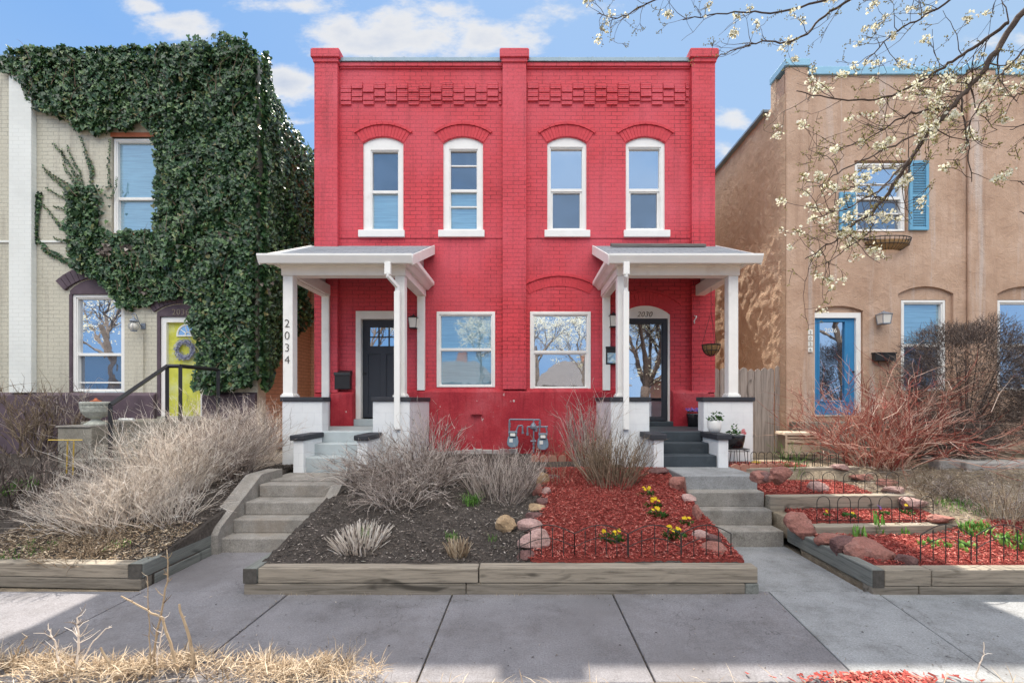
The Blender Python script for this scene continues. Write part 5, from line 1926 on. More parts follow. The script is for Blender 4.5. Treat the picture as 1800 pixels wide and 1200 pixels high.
RK = [(954, 842, 20, 24, 'rock_tan', 'small greyish rock at the top of the dividing row above the mulch'),
      (944, 862, 16, 24, 'rock_red', 'upright rust red rock near the top of the dividing row'),
      (961, 864, 20, 16, 'rock_pink', 'pale rock touching the mulch near the top of the dividing row'),
      (955, 882, 24, 16, 'rock_dark', 'dark red rock in the middle of the dividing row'),
      (944, 893, 36, 13, 'rock_tan', 'long flat brown stone lying across the dividing row'),
      (938, 908, 28, 16, 'rock_dark', 'dark rounded rock just above the pink boulders'),
      (890, 922, 32, 32, 'rock_tan', 'lone yellowish brown rock on the bare dark soil'),
      (931, 922, 38, 28, 'rock_pink', 'upper pink boulder left of the red mulch'),
      (936, 952, 50, 42, 'rock_pink', 'large lower pink boulder behind the left end of the wire fence'),
      (924, 978, 28, 20, 'rock_dark', 'small dark rock at the foot of the pink boulders'),
      (975, 838, 18, 12, 'rock_dark', 'small dark stone under the cut grass stems beside the mulch'),
      (1157, 830, 34, 16, 'rock_dark', 'dark flat rock at the top of the right steps, mulch side'),
      (1197, 853, 32, 30, 'rock_red', 'squarish red rock beside the top right step'),
      (1212, 877, 24, 20, 'rock_pink', 'pinkish rock beside the second right step'),
      (1227, 904, 18, 30, 'rock_red', 'narrow upright red rock against the right steps'),
      (1238, 942, 32, 20, 'rock_pink', 'greyish pink rock behind the right end of the wire fence'),
      (1256, 950, 24, 22, 'rock_dark', 'dark red rock beside the lowest right step'),
      (1261, 966, 42, 22, 'rock_red', 'long red rock at the lower end of the row by the right walk'),
      (1344, 857, 38, 22, 'rock_red', 'flat red rock right of the upper right steps'),
      (1346, 880, 24, 20, 'rock_dark', 'dark tilted rock below the flat red rock'),
      (1374, 916, 38, 32, 'rock_red', 'square red rock left of the big red boulder'),
      (1412, 926, 46, 42, 'rock_red', 'big red boulder at the end of the step timber'),
      (1465, 950, 42, 24, 'rock_red', 'rounded brownish red rock below the step timber'),
      (1494, 961, 46, 36, 'rock_dark', 'speckled round rock between two red rocks'),
      (1545, 971, 74, 36, 'rock_red', 'largest oblong red sandstone block by the front timber'),
      (1597, 985, 36, 22, 'rock_dark', 'small pointed red rock right of the oblong block'),
      (1445, 856, 32, 22, 'rock_pink', 'pale tan rock on the upper red mulch bed'),
      (1613, 886, 42, 24, 'rock_pink', 'pale pink rock at the end of the middle mulch bed'),
      (1482, 835, 30, 12, 'rock_pink', 'thin pale stone at the back edge of the upper mulch'),
      (1521, 838, 36, 12, 'rock_red', 'thin reddish stone in the sun behind the upper mulch'),
      (1562, 848, 34, 12, 'rock_red', 'flat red stone under the red twig shrub'),
      (1578, 862, 36, 16, 'rock_pink', 'pale oblong stone at the right end of the upper mulch'),
      (1665, 913, 38, 16, 'rock_red', 'flat pink brick like stone at the end of the step timber')]
for i, r_ in enumerate(RK):
    rock(*r_, seed=i * 3 + 1)

# scalloped edging bricks
def scallop(x0, y0, x1, y1, z, lab, grp):
    n = int(math.hypot(x1 - x0, y1 - y0) / .14)
    for i in range(n):
        a = (x0 + (x1 - x0) * i / n, y0 + (y1 - y0) * i / n)
        w_ = .132
        q = MB().prism([(a[0], z - .08), (a[0] + w_, z - .08)] + arc(a[0], a[0] + w_, z + .02, .045, 6, True), a[1], a[1] + .05)
        tag(q.build('edging_brick', M['scallop'], None, bev=.004), lab, 'edging brick', grp)
scallop(3.16, -2.34, 4.35, -2.16, .77, 'scalloped red edging brick in the row before the plant stand', 'scalloped bricks before the plant stand')
scallop(.10, -1.35, .75, -1.30, .78, 'scalloped red edging brick in the row before the gas meters', 'scalloped bricks before the gas meters')


# wire fences --------------------------------------------------------
def arch_panel(q, x0, x1, y, z0, hs, hp, npk=3):
    n = 12
    q.tube([(x0, y, z0 - .02), (x0, y, z0 + hs)], .0055, 5)
    q.tube([(x1, y, z0 - .02), (x1, y, z0 + hs)], .0055, 5)
    for k in (0, 1):
        off = 0 if k == 0 else -.13
        pts = [(x0 + (x1 - x0) * i / n, y, z0 + hs + off + (hp - hs) * math.sin(PI * i / n)) for i in range(n + 1)]
        q.tube(pts, .005 if k == 0 else .004, 5)
    for i in range(1, npk + 1):
        t = i / (npk + 1)
        x = x0 + (x1 - x0) * t
        top = z0 + hs + (hp - hs) * math.sin(PI * t)
        if i % 2 == 0:
            q.tube([(x, y, z0 - .02), (x, y, top)], .0045, 5)
        else:
            q.tube([(x, y, z0 - .02), (x, y, top - .05)], .0045, 5)
            q.tube([(x, y, top - .05), (x, y, top - .015)], [.010, .001], 5)


def hoops(q, x0, x1, y, z0, h, sp, w, r=.0045):
    x = x0
    while x < x1:
        hh = h
        pts = [(x, y, z0 - .02), (x, y, z0 + hh - w / 2)] + [(x + w / 2 - w / 2 * math.cos(t * PI / 8), y, z0 + hh - w / 2 + w / 2 * math.sin(t * PI / 8)) for t in range(1, 8)] + [(x + w, y, z0 + hh - w / 2), (x + w, y, z0 - .02)]
        q.tube(pts, r, 5)
        x += sp
    for z in (z0 + .03, z0 + h * .58):
        q.tube([(x0, y + .004, z), (x + w - sp, y + .004, z)], r * .8, 5)


yf = 4.47 - D
q = MB()
for a, c in ((913, 1010), (1010, 1103), (1105, 1197), (1198, 1285)):
    k = 4.47 / F
    arch_panel(q, (a - CX) * k, (c - CX) * k, yf, .245, .26, .345, 4 if a < 1100 else 3)
tag(q.build('wire_fence', M['dark_metal']), 'low arched wire fence in four panels before the yellow flowers', 'wire fence')
q = MB()
for a, c in ((1618, 1707), (1717, 1812), (1812, 1905)):
    arch_panel(q, (a - CX) * k, (c - CX) * k, yf, .22, .27, .375, 3)
tag(q.build('wire_fence', M['dark_metal']), 'low arched wire fence at the right end of the front bed', 'wire fence')
q = MB()
hoops(q, (1436 - CX) * 5.5 / F, (1625 - CX) * 5.5 / F, 5.5 - D, .335, .32, .25, .155)
tag(q.build('wire_fence', M['dark_metal']), 'hooped wire fence standing behind the lower step timber', 'wire fence')
q = MB()
hoops(q, (1408 - CX) * 6.2 / F, (1585 - CX) * 6.2 / F, 6.2 - D, .535, .30, .29, .17)
tag(q.build('wire_fence', M['dark_metal']), 'hooped wire fence on the upper red mulch by the pale rock', 'wire fence')
q = MB()
hoops(q, (1320 - CX) * 7.15 / F, (1480 - CX) * 7.15 / F, 7.15 - D, .74, .26, .125, .09, .005)
tag(q.build('wire_fence', M['dark_metal']), 'narrow hooped wire fence at the back before the hose box', 'wire fence')
# little gold toy
tag(MB().lathe([(.05, 0), (.075, .015), (.075, .05), (.05, .065), (.02, .07)], wx(1329, -1.9), -1.9, 14, .755).build('gold_dish', M['gold']), 'small gold dish on the red mulch near the plant stand', 'dish')


# red mulch ----------------------------------------------------------
def divx(d):
    return lerp(.08, .36, cl((d - 4.4) / 2.2)) + .03 * math.sin(d * 7)
sheet('red_mulch_bed', .0, 2.13, -4.88, -2.35, .03, lambda x, y: gzM(x, y + D) + .022 if x > divx(y + D) - .02 else gzM(x, y + D) - .05, 'mulch_base', kind='stuff', amp=.012, drop=.05)
def rlim(x, y):
    d = y + D
    lim = 5.05 - .25 * (d - 4.4) + .1 * math.sin(d * 5)
    if d < 5.38:
        lim = 6.2
    if 5.38 <= d < 6.06:
        lim = 4.95
    if d >= 6.06:
        lim = 4.70
    return lim
for (d0, d1, x0, x1) in ((4.40, 5.32, 3.36, 6.3), (5.50, 6.0, 3.42, 5.05), (6.17, 6.97, 3.24, 4.75)):
    sheet('red_mulch_bed', x0, x1, d0 - D, d1 - D, .04, lambda x, y: gzR(x, y + D) + .012, 'mulch_base', kind='stuff', amp=.01, drop=.05)
sheet('red_mulch_bed', 3.16, 4.4, -2.28, -1.75, .05, lambda x, y: .76, 'mulch_base', kind='stuff', amp=.015, drop=.05)
sheet('red_mulch_bed', .12, 1.5, -1.3, -.2, .05, lambda x, y: .752, 'mulch_base', kind='stuff', amp=.015, drop=.05)


def chips(name, n, sampler, Lr, wr, mat, seed, tilt=.5, lift=.01, label=None):
    rr = random.Random(seed)
    q = MB()
    vs, fs = q.v, q.f
    for i in range(n):
        x, y, z = sampler(rr)
        L, w_ = rr.uniform(*Lr), rr.uniform(*wr)
        a = rr.uniform(0, 2 * PI)
        e = rr.uniform(-tilt, tilt)
        dx, dy, dz = math.cos(a) * math.cos(e) * L / 2, math.sin(a) * math.cos(e) * L / 2, math.sin(e) * L / 2
        roll = rr.uniform(-.8, .8)
        nx, ny, nz_ = -math.sin(a) * math.cos(roll) * w_ / 2, math.cos(a) * math.cos(roll) * w_ / 2, math.sin(roll) * w_ / 2
        z += lift + rr.uniform(0, .018)
        k = rr.uniform(.3, 1)
        o = len(vs)
        vs += [(x - dx - nx * k, y - dy - ny * k, z - dz - nz_ * k), (x + dx - nx, y + dy - ny, z + dz - nz_), (x + dx + nx, y + dy + ny, z + dz + nz_), (x - dx + nx * k, y - dy + ny * k, z - dz + nz_ * k),
               (x, y, z - .006)]
        fs += [(o, o + 1, o + 2, o + 3), (o, o + 4, o + 1), (o + 2, o + 4, o + 3)]
    ob = q.build(name, M[mat])
    ob['kind'] = 'stuff'
    return ob


def s_mid(rr):
    while True:
        d = rr.uniform(4.42, 6.95)
        x = rr.uniform(0, 2.12)
        if x > divx(d) - .05 + rr.gauss(0, .02):
            return x, d - D, gzM(x, d) + .024
chips('red_wood_chips', 21000, s_mid, (.014, .042), (.004, .011), 'mulch_chip', 1)
def s_r(rr):
    while True:
        t = rr.random()
        if t < .5:
            d = rr.uniform(4.42, 5.32); x = rr.uniform(3.38, 6.2)
        elif t < .72:
            d = rr.uniform(5.5, 6.0); x = rr.uniform(3.42, 5.0)
        else:
            d = rr.uniform(6.17, 6.95); x = rr.uniform(3.26, 4.72)
        return x, d - D, gzR(x, d) + .014
chips('red_wood_chips', 15000, s_r, (.014, .042), (.004, .011), 'mulch_chip', 2)
def s_top(rr):
    if rr.random() < .5:
        return rr.uniform(3.18, 4.38), rr.uniform(-2.28, -1.75), .775
    return rr.uniform(.14, 1.48), rr.uniform(-1.28, -.2), .766
chips('red_wood_chips', 3000, s_top, (.014, .045), (.005, .014), 'mulch_chip', 3)
def s_street(rr):
    return 2.25 + rr.gauss(0, .22), -6.30 - abs(rr.gauss(0, .10)), .004
chips('red_wood_chips', 520, s_street, (.02, .055), (.008, .02), 'mulch_chip', 4)
# litter on the soil
def s_soil(rr):
    t = rr.random()
    if t < .62:
        while True:
            d = rr.uniform(4.4, 7.6); x = rr.uniform(-2.5, .4)
            if x < divx(min(d, 6.6)):
                return x, d - D, (gzM(x, d) if d < 7.05 else .735) + .004
    d = rr.uniform(4.55, 7.5)
    x = -3.75 - rr.random() ** 1.5 * 3.2
    return x, d - D, (gzL(x, d) if d < 7.05 else .735) + .004
chips('leaf_litter', 19000, s_soil, (.007, .04), (.003, .013), 'litter', 5, lift=.004)
def s_soil3(rr):
    d = rr.uniform(4.55, 5.3)
    x = rr.uniform(-5.8, -3.75)
    return x, d - D, gzL(x, d) + .006
chips('leaf_litter', 4500, s_soil3, (.01, .05), (.004, .014), 'straw', 8, lift=.004)  # pale straw added so this strip of soil looks sunlit
def s_soil2(rr):
    d = rr.uniform(4.45, 7.6)
    x = rr.uniform(4.4, 8.5)
    return x, d - D, (gzR(x, d) if d < 7.05 else .74) + .004
chips('leaf_litter', 5000, s_soil2, (.01, .05), (.004, .014), 'straw', 6, lift=.004)
# ------------------------------------------------------------------ PLANTS
def grow_stems(q, base, R, n, L, spread, seed, r0=.004, wob=.12, droop=0.0, sub=3, lean=(0, 0), segs=6, subL=.35, uprange=(.75, 1.1), gfn=None, sides=3, tips=None):
    """a clump of thin woody stems with side twigs"""
    rr = random.Random(seed)
    for i in range(n):
        a = rr.uniform(0, 2 * PI)
        rad = R * math.sqrt(rr.random())
        p = Vector((base[0] + rad * math.cos(a), base[1] + rad * math.sin(a), base[2] - .02))
        if gfn:
            p.z = gfn(p.x, p.y) - .01
        out = Vector((math.cos(a), math.sin(a), 0)) * spread * (rad / max(R, .01)) * rr.uniform(.6, 1.3)
        d = (Vector((0, 0, 1)) + out + Vector((rr.gauss(0, .18), rr.gauss(0, .18), 0)) + Vector((lean[0], lean[1], 0))).normalized()
        Ls = L * rr.uniform(*uprange)
        st = Ls / segs
        pts = [p.copy()]
        for k in range(segs):
            d = (d + Vector((rr.gauss(0, wob), rr.gauss(0, wob), rr.gauss(0, wob * .6) - droop * (k / segs)))).normalized()
            p = p + d * st
            pts.append(p.copy())
        rk = r0 * rr.choice((.6, .8, 1, 1, 1.7))
        q.tube(pts, [rk * (1 - .7 * k / segs) for k in range(segs + 1)], sides, cap=False)
        if tips is not None:
            tips.append((pts[-1], d.copy()))
        for s_ in range(sub):
            k = rr.randint(max(1, segs // 3), segs)
            d0 = (pts[k] - pts[k - 1]).normalized()
            dd = (d0 + Vector((rr.gauss(0, .55), rr.gauss(0, .55), rr.gauss(.1, .35)))).normalized()
            l_ = Ls * subL * rr.uniform(.4, 1)
            p1 = pts[k]
            p2 = p1 + dd * l_ * .5
            dd = (dd + Vector((rr.gauss(0, wob * 1.5), rr.gauss(0, wob * 1.5), rr.gauss(.08, wob) - droop * .5))).normalized()
            p3 = p2 + dd * l_ * .5
            q.tube([p1, p2, p3], [r0 * .6, r0 * .45, r0 * .2], sides, cap=False)
            for _f in range(2):
                d4 = (dd + Vector((rr.gauss(0, .6), rr.gauss(0, .6), rr.gauss(.1, .4)))).normalized()
                q.tube([p3 if _f else p2, (p3 if _f else p2) + d4 * l_ * .3], [r0 * .32, r0 * .14], sides, cap=False)
            if tips is not None:
                tips.append((p3, dd.copy()))
    return q


def shrub(name, label, cat, base, mat, group=None, **kw):
    q = grow_stems(MB(), base, **kw)
    o = q.build(name, M[mat], None, origin=base)
    return tag(o, label, cat, group)


GR = 'dried pale shrubs along the left bed'
def b3(px, py, d0=4.5):
    return tuple(onground(px, py, d0))
# left sunlit mass
shrub('dry_shrub', 'pale dry shrub arching out over the dark soil at the left end of the group', 'dry shrub', b3(150, 915), 'dry_pale', GR, R=.26, n=120, L=.5, spread=.7, seed=31, r0=0.0030, sub=5, lean=(-.3, -.05), gfn=gz, droop=.05, wob=.2)
shrub('dry_shrub', 'upright pale dry stems rising left of the handrail post', 'dry shrub', b3(195, 865), 'dry_pale', GR, R=.2, n=30, L=.62, spread=.45, seed=32, r0=0.0030, sub=6, lean=(-.1, 0), gfn=gz, wob=.14)
shrub('dry_shrub', 'pale dry shrub leaning over the left bed front, lowest in the bed', 'dry shrub', b3(200, 925), 'dry_pale', GR, R=.30, n=260, L=.62, spread=.75, seed=1, r0=0.0039, sub=4, lean=(-.25, -.05), gfn=gz, wob=.24, droop=.05)
shrub('dry_shrub', 'pale dry shrub in the middle of the left bed before the black handrail', 'dry shrub', b3(250, 890), 'dry_pale', GR, R=.36, n=280, L=.60, spread=.7, seed=2, r0=0.0042, sub=4, lean=(-.1, -.05), gfn=gz, wob=.24, droop=.03)
shrub('dry_shrub', 'tall pale dry shrub in front of the yellow door', 'dry shrub', b3(315, 865), 'dry_pale', GR, R=.38, n=290, L=.98, spread=.5, seed=3, r0=0.0044, sub=5, lean=(.0, 0), gfn=gz, wob=.24, droop=.02)
shrub('dry_shrub', 'dense greyish dry shrub beside the white porch pier', 'dry shrub', b3(405, 835), 'dry_grey', GR, R=.30, n=260, L=.95, spread=.5, seed=4, r0=0.0044, sub=5, lean=(.05, 0), gfn=gz, wob=.24, droop=.03)
shrub('dry_shrub', 'sunlit dry shrub at the corner under the ivy', 'dry shrub', (-4.75, -1.3, .74), 'dry_pale', GR, R=.3, n=161, L=.95, spread=.35, seed=5, r0=0.0044, sub=5, gfn=gz, wob=.24)
shrub('dry_grass_clump', 'short reddish brown dry clump at the front edge of the left bed', 'dry plant', b3(150, 972), 'dry_brown', None, R=.30, n=99, L=.20, spread=.9, seed=6, r0=0.0045, sub=3, gfn=gz, wob=.24, droop=.1)
shrub('dry_shrub', 'low pale tangle of dry stems at the foot of the tall shrubs', 'dry shrub', b3(300, 915), 'dry_pale', GR, R=.26, n=111, L=.5, spread=.8, seed=7, r0=0.0036, sub=4, gfn=gz, wob=.24, droop=.08)
# far left bare dark shrubs
shrub('bare_shrub', 'bare grey brown shrub in front of the purple foundation at far left', 'bare shrub', b3(70, 800), 'dry_brown', None, R=.5, n=68, L=1.25, spread=.6, seed=8, r0=0.0090, sub=8, gfn=gz, wob=.16)
shrub('bare_shrub', 'thin upright bare shrub below the left ground floor window', 'bare shrub', b3(125, 800), 'dry_grey', None, R=.25, n=21, L=1.35, spread=.45, seed=9, r0=0.0090, sub=7, gfn=gz, wob=.16)
shrub('bare_shrub', 'low dark tangled shrub at the left edge of the photo', 'bare shrub', b3(25, 880), 'dark_twig', None, R=.6, n=124, L=.6, spread=.8, seed=10, r0=0.0075, sub=6, gfn=gz, wob=.2, droop=.06)
# middle bed
shrub('dead_shrub', 'drooping grey dead shrub sprawling before the left porch', 'dead shrub', b3(735, 850), 'dry_grey', None, R=.42, n=204, L=.64, spread=1.1, seed=11, r0=0.0063, sub=4, gfn=gz, droop=.22, wob=.16, segs=8)
shrub('dead_shrub', 'upright sparse dead stems rising in front of the white pier', 'dead shrub', b3(755, 835), 'dry_grey', None, R=.22, n=55, L=.8, spread=.55, seed=12, r0=0.0060, sub=4, gfn=gz, lean=(-.25, 0), wob=.1)
shrub('dry_grass_clump', 'broad grey dry clump before the gas meters', 'dry plant', b3(880, 865), 'dry_grey', None, R=.40, n=223, L=.48, spread=.55, seed=13, r0=0.0054, sub=2, gfn=gz, wob=.08)
shrub('dry_grass_clump', 'tall dry stem clump standing on the red mulch', 'dry plant', b3(1075, 850), 'dry_brown', None, R=.32, n=204, L=.62, spread=.55, seed=14, r0=0.0060, sub=3, gfn=gz, wob=.08)
shrub('dry_grass_clump', 'pale tall thin stems beside the right porch pier, behind the brown clump', 'dry plant', b3(1030, 820), 'dry_grey', None, R=.20, n=93, L=1.0, spread=.22, seed=15, r0=0.0060, sub=2, gfn=gz, wob=.06)
shrub('cut_grass_clump', 'large cut back straw clump on the dark soil', 'cut clump', b3(632, 955), 'dry_pale', None, R=.24, n=230, L=.17, spread=.9, seed=16, r0=.0075, sub=0, gfn=gz, wob=.05, segs=3)
shrub('cut_grass_clump', 'small cut back straw clump by the middle timber', 'cut clump', b3(806, 975), 'straw', None, R=.09, n=90, L=.16, spread=.5, seed=17, r0=.007, sub=0, gfn=gz, wob=.05, segs=3)
shrub('dry_twigs', 'small fan of grey twigs beside the tan rock', 'dry plant', b3(900, 885), 'dry_grey', None, R=.10, n=30, L=.28, spread=1.0, seed=18, r0=.003, sub=3, gfn=gz)
shrub('dry_twigs', 'thin tall weeds at the top edge of the red mulch', 'dry plant', b3(985, 850), 'dry_brown', None, R=.16, n=14, L=.75, spread=.3, seed=19, r0=.003, sub=3, gfn=gz)
shrub('dead_shrub', 'tangled grey dead shrub lying across the foot of the left porch steps', 'dead shrub', b3(668, 850), 'dry_grey', None, R=.34, n=170, L=.62, spread=1.0, seed=35, r0=.005, sub=5, gfn=gz, droop=.20, wob=.26, segs=7)
shrub('dead_shrub', 'matted grey dead stems trailing down the bank toward the large straw clump', 'dead shrub', b3(700, 885), 'dry_grey', None, R=.26, n=110, L=.5, spread=1.3, seed=36, r0=.0045, sub=5, gfn=gz, droop=.30, wob=.28, segs=7)
# right: red twig dogwood, hedge
tips = []
shrub('red_twig_shrub', 'sprawling leafless shrub with shiny red twigs before the tan house', 'shrub', b3(1545, 820), 'red_twig', None, R=.42, n=120, L=1.45, spread=.8, seed=20, r0=.0075, sub=12, gfn=gz, wob=.27, segs=8, droop=.03, subL=.38, uprange=(.5, 1.15))
shrub('red_twig_shrub', 'smaller leafless red twig shrub spreading to the right before the hedge', 'shrub', b3(1640, 800), 'red_twig', None, R=.4, n=70, L=1.4, spread=1.0, seed=27, r0=.007, sub=10, gfn=gz, wob=.27, segs=8, droop=.05, subL=.38, uprange=(.5, 1.1), lean=(.5, -.1))


def hedge(name, label, c, rx, ry, rz, n, seed, mat='dark_twig', base=None):
    rr = random.Random(seed)
    q = MB()
    cz = Vector(c)
    for i in range(26):
        a = rr.uniform(0, 2 * PI)
        e = cz + Vector((math.cos(a) * rx * .6, math.sin(a) * ry * .6, rr.uniform(-.3, .6) * rz))
        q.tube([(c[0] + rr.gauss(0, .08), c[1] + rr.gauss(0, .08), base), (c[0] + (e.x - c[0]) * .4, c[1] + (e.y - c[1]) * .4, (base + e.z) / 2), e], [.011, .008, .004], 5, cap=False)
    for i in range(n):
        d = Vector((rr.gauss(0, 1), rr.gauss(0, 1), rr.gauss(0, 1))).normalized()
        k = 1 + .30 * noise.noise(d * 2.5 + Vector((seed, 0, 0)))
        r_ = rr.uniform(.45, 1.0) ** .5
        p = cz + Vector((d.x * rx, d.y * ry, d.z * rz)) * r_ * k
        if p.z < base + .05:
            continue
        g = (d * .8 + Vector((rr.gauss(0, .6), rr.gauss(0, .6), rr.gauss(.3, .5)))).normalized()
        L = rr.uniform(.06, .16)
        p2 = p + g * L * .5
        p3 = p2 + (g + Vector((rr.gauss(0, .4), rr.gauss(0, .4), rr.gauss(0, .4)))).normalized() * L * .5
        q.tube([p, p2, p3], [.0035, .0028, .001], 3, cap=False)
        if rr.random() < .30:
            s_ = .011
            q.add([tuple(p3 + Vector((-s_, 0, 0))), tuple(p3 + Vector((0, -s_, s_ * .5))), tuple(p3 + Vector((s_, 0, 0))), tuple(p3 + Vector((0, s_ * .4, s_)))], [(0, 1, 2, 3)])
    o = q.build(name, M[mat], None, origin=(c[0], c[1], base))
    return tag(o, label, 'hedge')


hedge('hedge_shrub', 'dark rounded twiggy shrub covering part of the tan house windows', (7.75, -1.3, 2.1), 1.05, .8, 1.2, 15000, 31, base=.8)
hedge('hedge_shrub', 'dark twiggy shrub cut off by the right edge of the photo', (9.4, -1.6, 2.0), .95, .8, 1.25, 9000, 32, base=.8)
hedge('hedge_shrub', 'dark low twiggy shrub behind the red twigs', (6.9, -1.7, 1.15), .8, .6, .45, 5000, 33, base=.75)
# weeds right
shrub('dry_weeds', 'low matted grey twigs on the bank below the stone blocks', 'weeds', b3(1735, 885), 'dry_grey', None, R=.45, n=90, L=.34, spread=1.2, seed=41, r0=.004, sub=4, gfn=gz, wob=.3, droop=.25)
shrub('dry_weeds', 'low tangle of brown twigs at the foot of the red twig shrub', 'weeds', b3(1620, 862), 'dry_brown', None, R=.40, n=90, L=.36, spread=1.2, seed=42, r0=.004, sub=4, gfn=gz, wob=.3, droop=.25)
def s_bank(rr):
    d = rr.uniform(4.9, 7.2)
    x = rr.uniform(4.6, 8.2)
    return x, d - D, gzR(x, d) + .006
chips('twig_litter', 2600, s_bank, (.04, .13), (.003, .006), 'dry_grey', 43, tilt=.25, lift=.004)
shrub('dry_weeds', 'dry upright weeds at the lower right edge', 'weeds', b3(1790, 930), 'straw', None, R=.35, n=70, L=.55, spread=.4, seed=21, r0=.003, sub=2, gfn=gz)
shrub('dry_weeds', 'thin green grey weeds growing by the back wire fence', 'weeds', b3(1392, 845), 'green_blade', None, R=.10, n=22, L=.42, spread=.5, seed=22, r0=.003, sub=5, gfn=gz)


def blades(q, base, R, n, L, W, seed, arch=.5, gfn=gz):
    rr = random.Random(seed)
    for i in range(n):
        a = rr.uniform(0, 2 * PI)
        rad = R * math.sqrt(rr.random())
        p = Vector((base[0] + rad * math.cos(a), base[1] + rad * math.sin(a), 0))
        p.z = gfn(p.x, p.y)
        a2 = rr.uniform(0, 2 * PI)
        o_ = Vector((math.cos(a2), math.sin(a2), 0))
        l_ = L * rr.uniform(.6, 1.15)
        s_ = Vector((-o_.y, o_.x, 0)) * W * .5
        p1 = p + Vector((0, 0, l_ * .55)) + o_ * l_ * arch * .2
        p2 = p + Vector((0, 0, l_ * (.95 - arch * .2))) + o_ * l_ * arch * .8
        q.add([tuple(p - s_ * .7), tuple(p + s_ * .7), tuple(p1 + s_), tuple(p1 - s_), tuple(p2)], [(0, 1, 2, 3), (3, 2, 4)])
    return q


def tuft(label, px, py, R, n, L, W, seed, mat='green_blade', cat='grass tuft', name='grass_tuft', arch=.5):
    b_ = b3(px, py)
    return tag(blades(MB(), b_, R, n, L, W, seed, arch).build(name, M[mat], None, origin=b_), label, cat)


tuft('bright green leaning grass tuft on the dark soil', 828, 886, .11, 110, .17, .006, 1, arch=1.2)
tuft('pale green sprouts behind the small straw clump', 795, 948, .07, 50, .10, .005, 2)
tuft('small green sprout between straw clump and pink boulders', 866, 950, .05, 25, .07, .005, 3)
tuft('green sprouts in the middle of the large straw clump', 640, 948, .06, 30, .16, .005, 4)
tuft('green weed patch at the far left of the left bed', 30, 862, .22, 260, .16, .008, 5)
tuft('yellow green weeds at the front of the left bed', 55, 968, .22, 120, .06, .006, 6)
tuft('yellow green weeds under the dry shrub by the side timber', 205, 962, .12, 60, .06, .006, 16)
tuft('low bright green patch on the sunny right slope', 1690, 892, .26, 170, .07, .008, 7)
tuft('bulb shoots just below the step timber, left clump', 1512, 948, .07, 16, .17, .022, 8, name='bulb_shoots', cat='bulb shoots', arch=.35)
tuft('bulb shoots just below the step timber, middle clump', 1548, 940, .08, 18, .17, .022, 9, name='bulb_shoots', cat='bulb shoots', arch=.35)
tuft('bulb shoots just below the step timber, right clump', 1590, 942, .05, 9, .14, .02, 10, name='bulb_shoots', cat='bulb shoots', arch=.35)
tuft('broad green shoots behind the right arched fence, left clump', 1640, 962, .13, 22, .11, .03, 11, name='bulb_shoots', cat='bulb shoots', arch=.6)
tuft('broad green shoots behind the right arched fence, middle clump', 1690, 968, .13, 22, .11, .03, 12, name='bulb_shoots', cat='bulb shoots', arch=.6)
tuft('bright green leaf clump on the slope above the arched fence', 1715, 938, .14, 70, .14, .02, 13, name='bulb_shoots', cat='bulb shoots', arch=.5)
tuft('green leaf clump at the right edge behind the arched fence', 1785, 960, .16, 60, .16, .02, 14, name='bulb_shoots', cat='bulb shoots', arch=.6)
tuft('thin green plant with upright leaves beside the gas meter', 962, 795, .08, 36, .30, .012, 15, arch=.3)


def pansy(px, py, R, nleaf, nfl, seed, label, H=.06, mat='yellow_petal'):
    b_ = b3(px, py)
    r = thing('pansy_plant', label, 'flowers', b_)
    leafy(MB(), (b_[0], b_[1], b_[2]), R * 1.15, H, int(nleaf * 1.7), .055, seed, .75).build('leaves', M['pansy_leaf'], r)
    petals(MB(), (b_[0], b_[1] - .01, b_[2] + H + .035), R * .95, max(1, int(nfl * .65)), seed + 50, .023).build('flowers', M[mat], r)


pansy(1135, 872, .075, 60, 7, 1, 'yellow pansies at the top of the row on the red mulch')
pansy(1147, 893, .08, 50, 12, 2, 'yellow pansies second in the row, with the most blooms')
pansy(1154, 908, .09, 90, 8, 3, 'yellow pansies third in the row, with dark green leaves')
pansy(1075, 950, .095, 110, 8, 4, 'low green pansy plant with few yellow blooms behind the wire fence')
pansy(1184, 945, .10, 100, 12, 5, 'yellow pansies near the rocks behind the right fence panel')
pansy(1205, 925, .05, 20, 6, 6, 'small cluster of orange yellow pansies beside the lowest steps')
pansy(1494, 912, .05, 36, 2, 7, 'small pansy plant behind the hooped fence, left')
pansy(1548, 906, .06, 40, 4, 8, 'blue purple pansy plant behind the hooped fence', mat='purple_petal')
pansy(1596, 905, .05, 36, 0 + 1, 9, 'small green pansy plant near the right end of the hooped fence')
pansy(1455, 911, .03, 10, 3, 10, 'tiny orange pansy at the left end of the hooped fence')

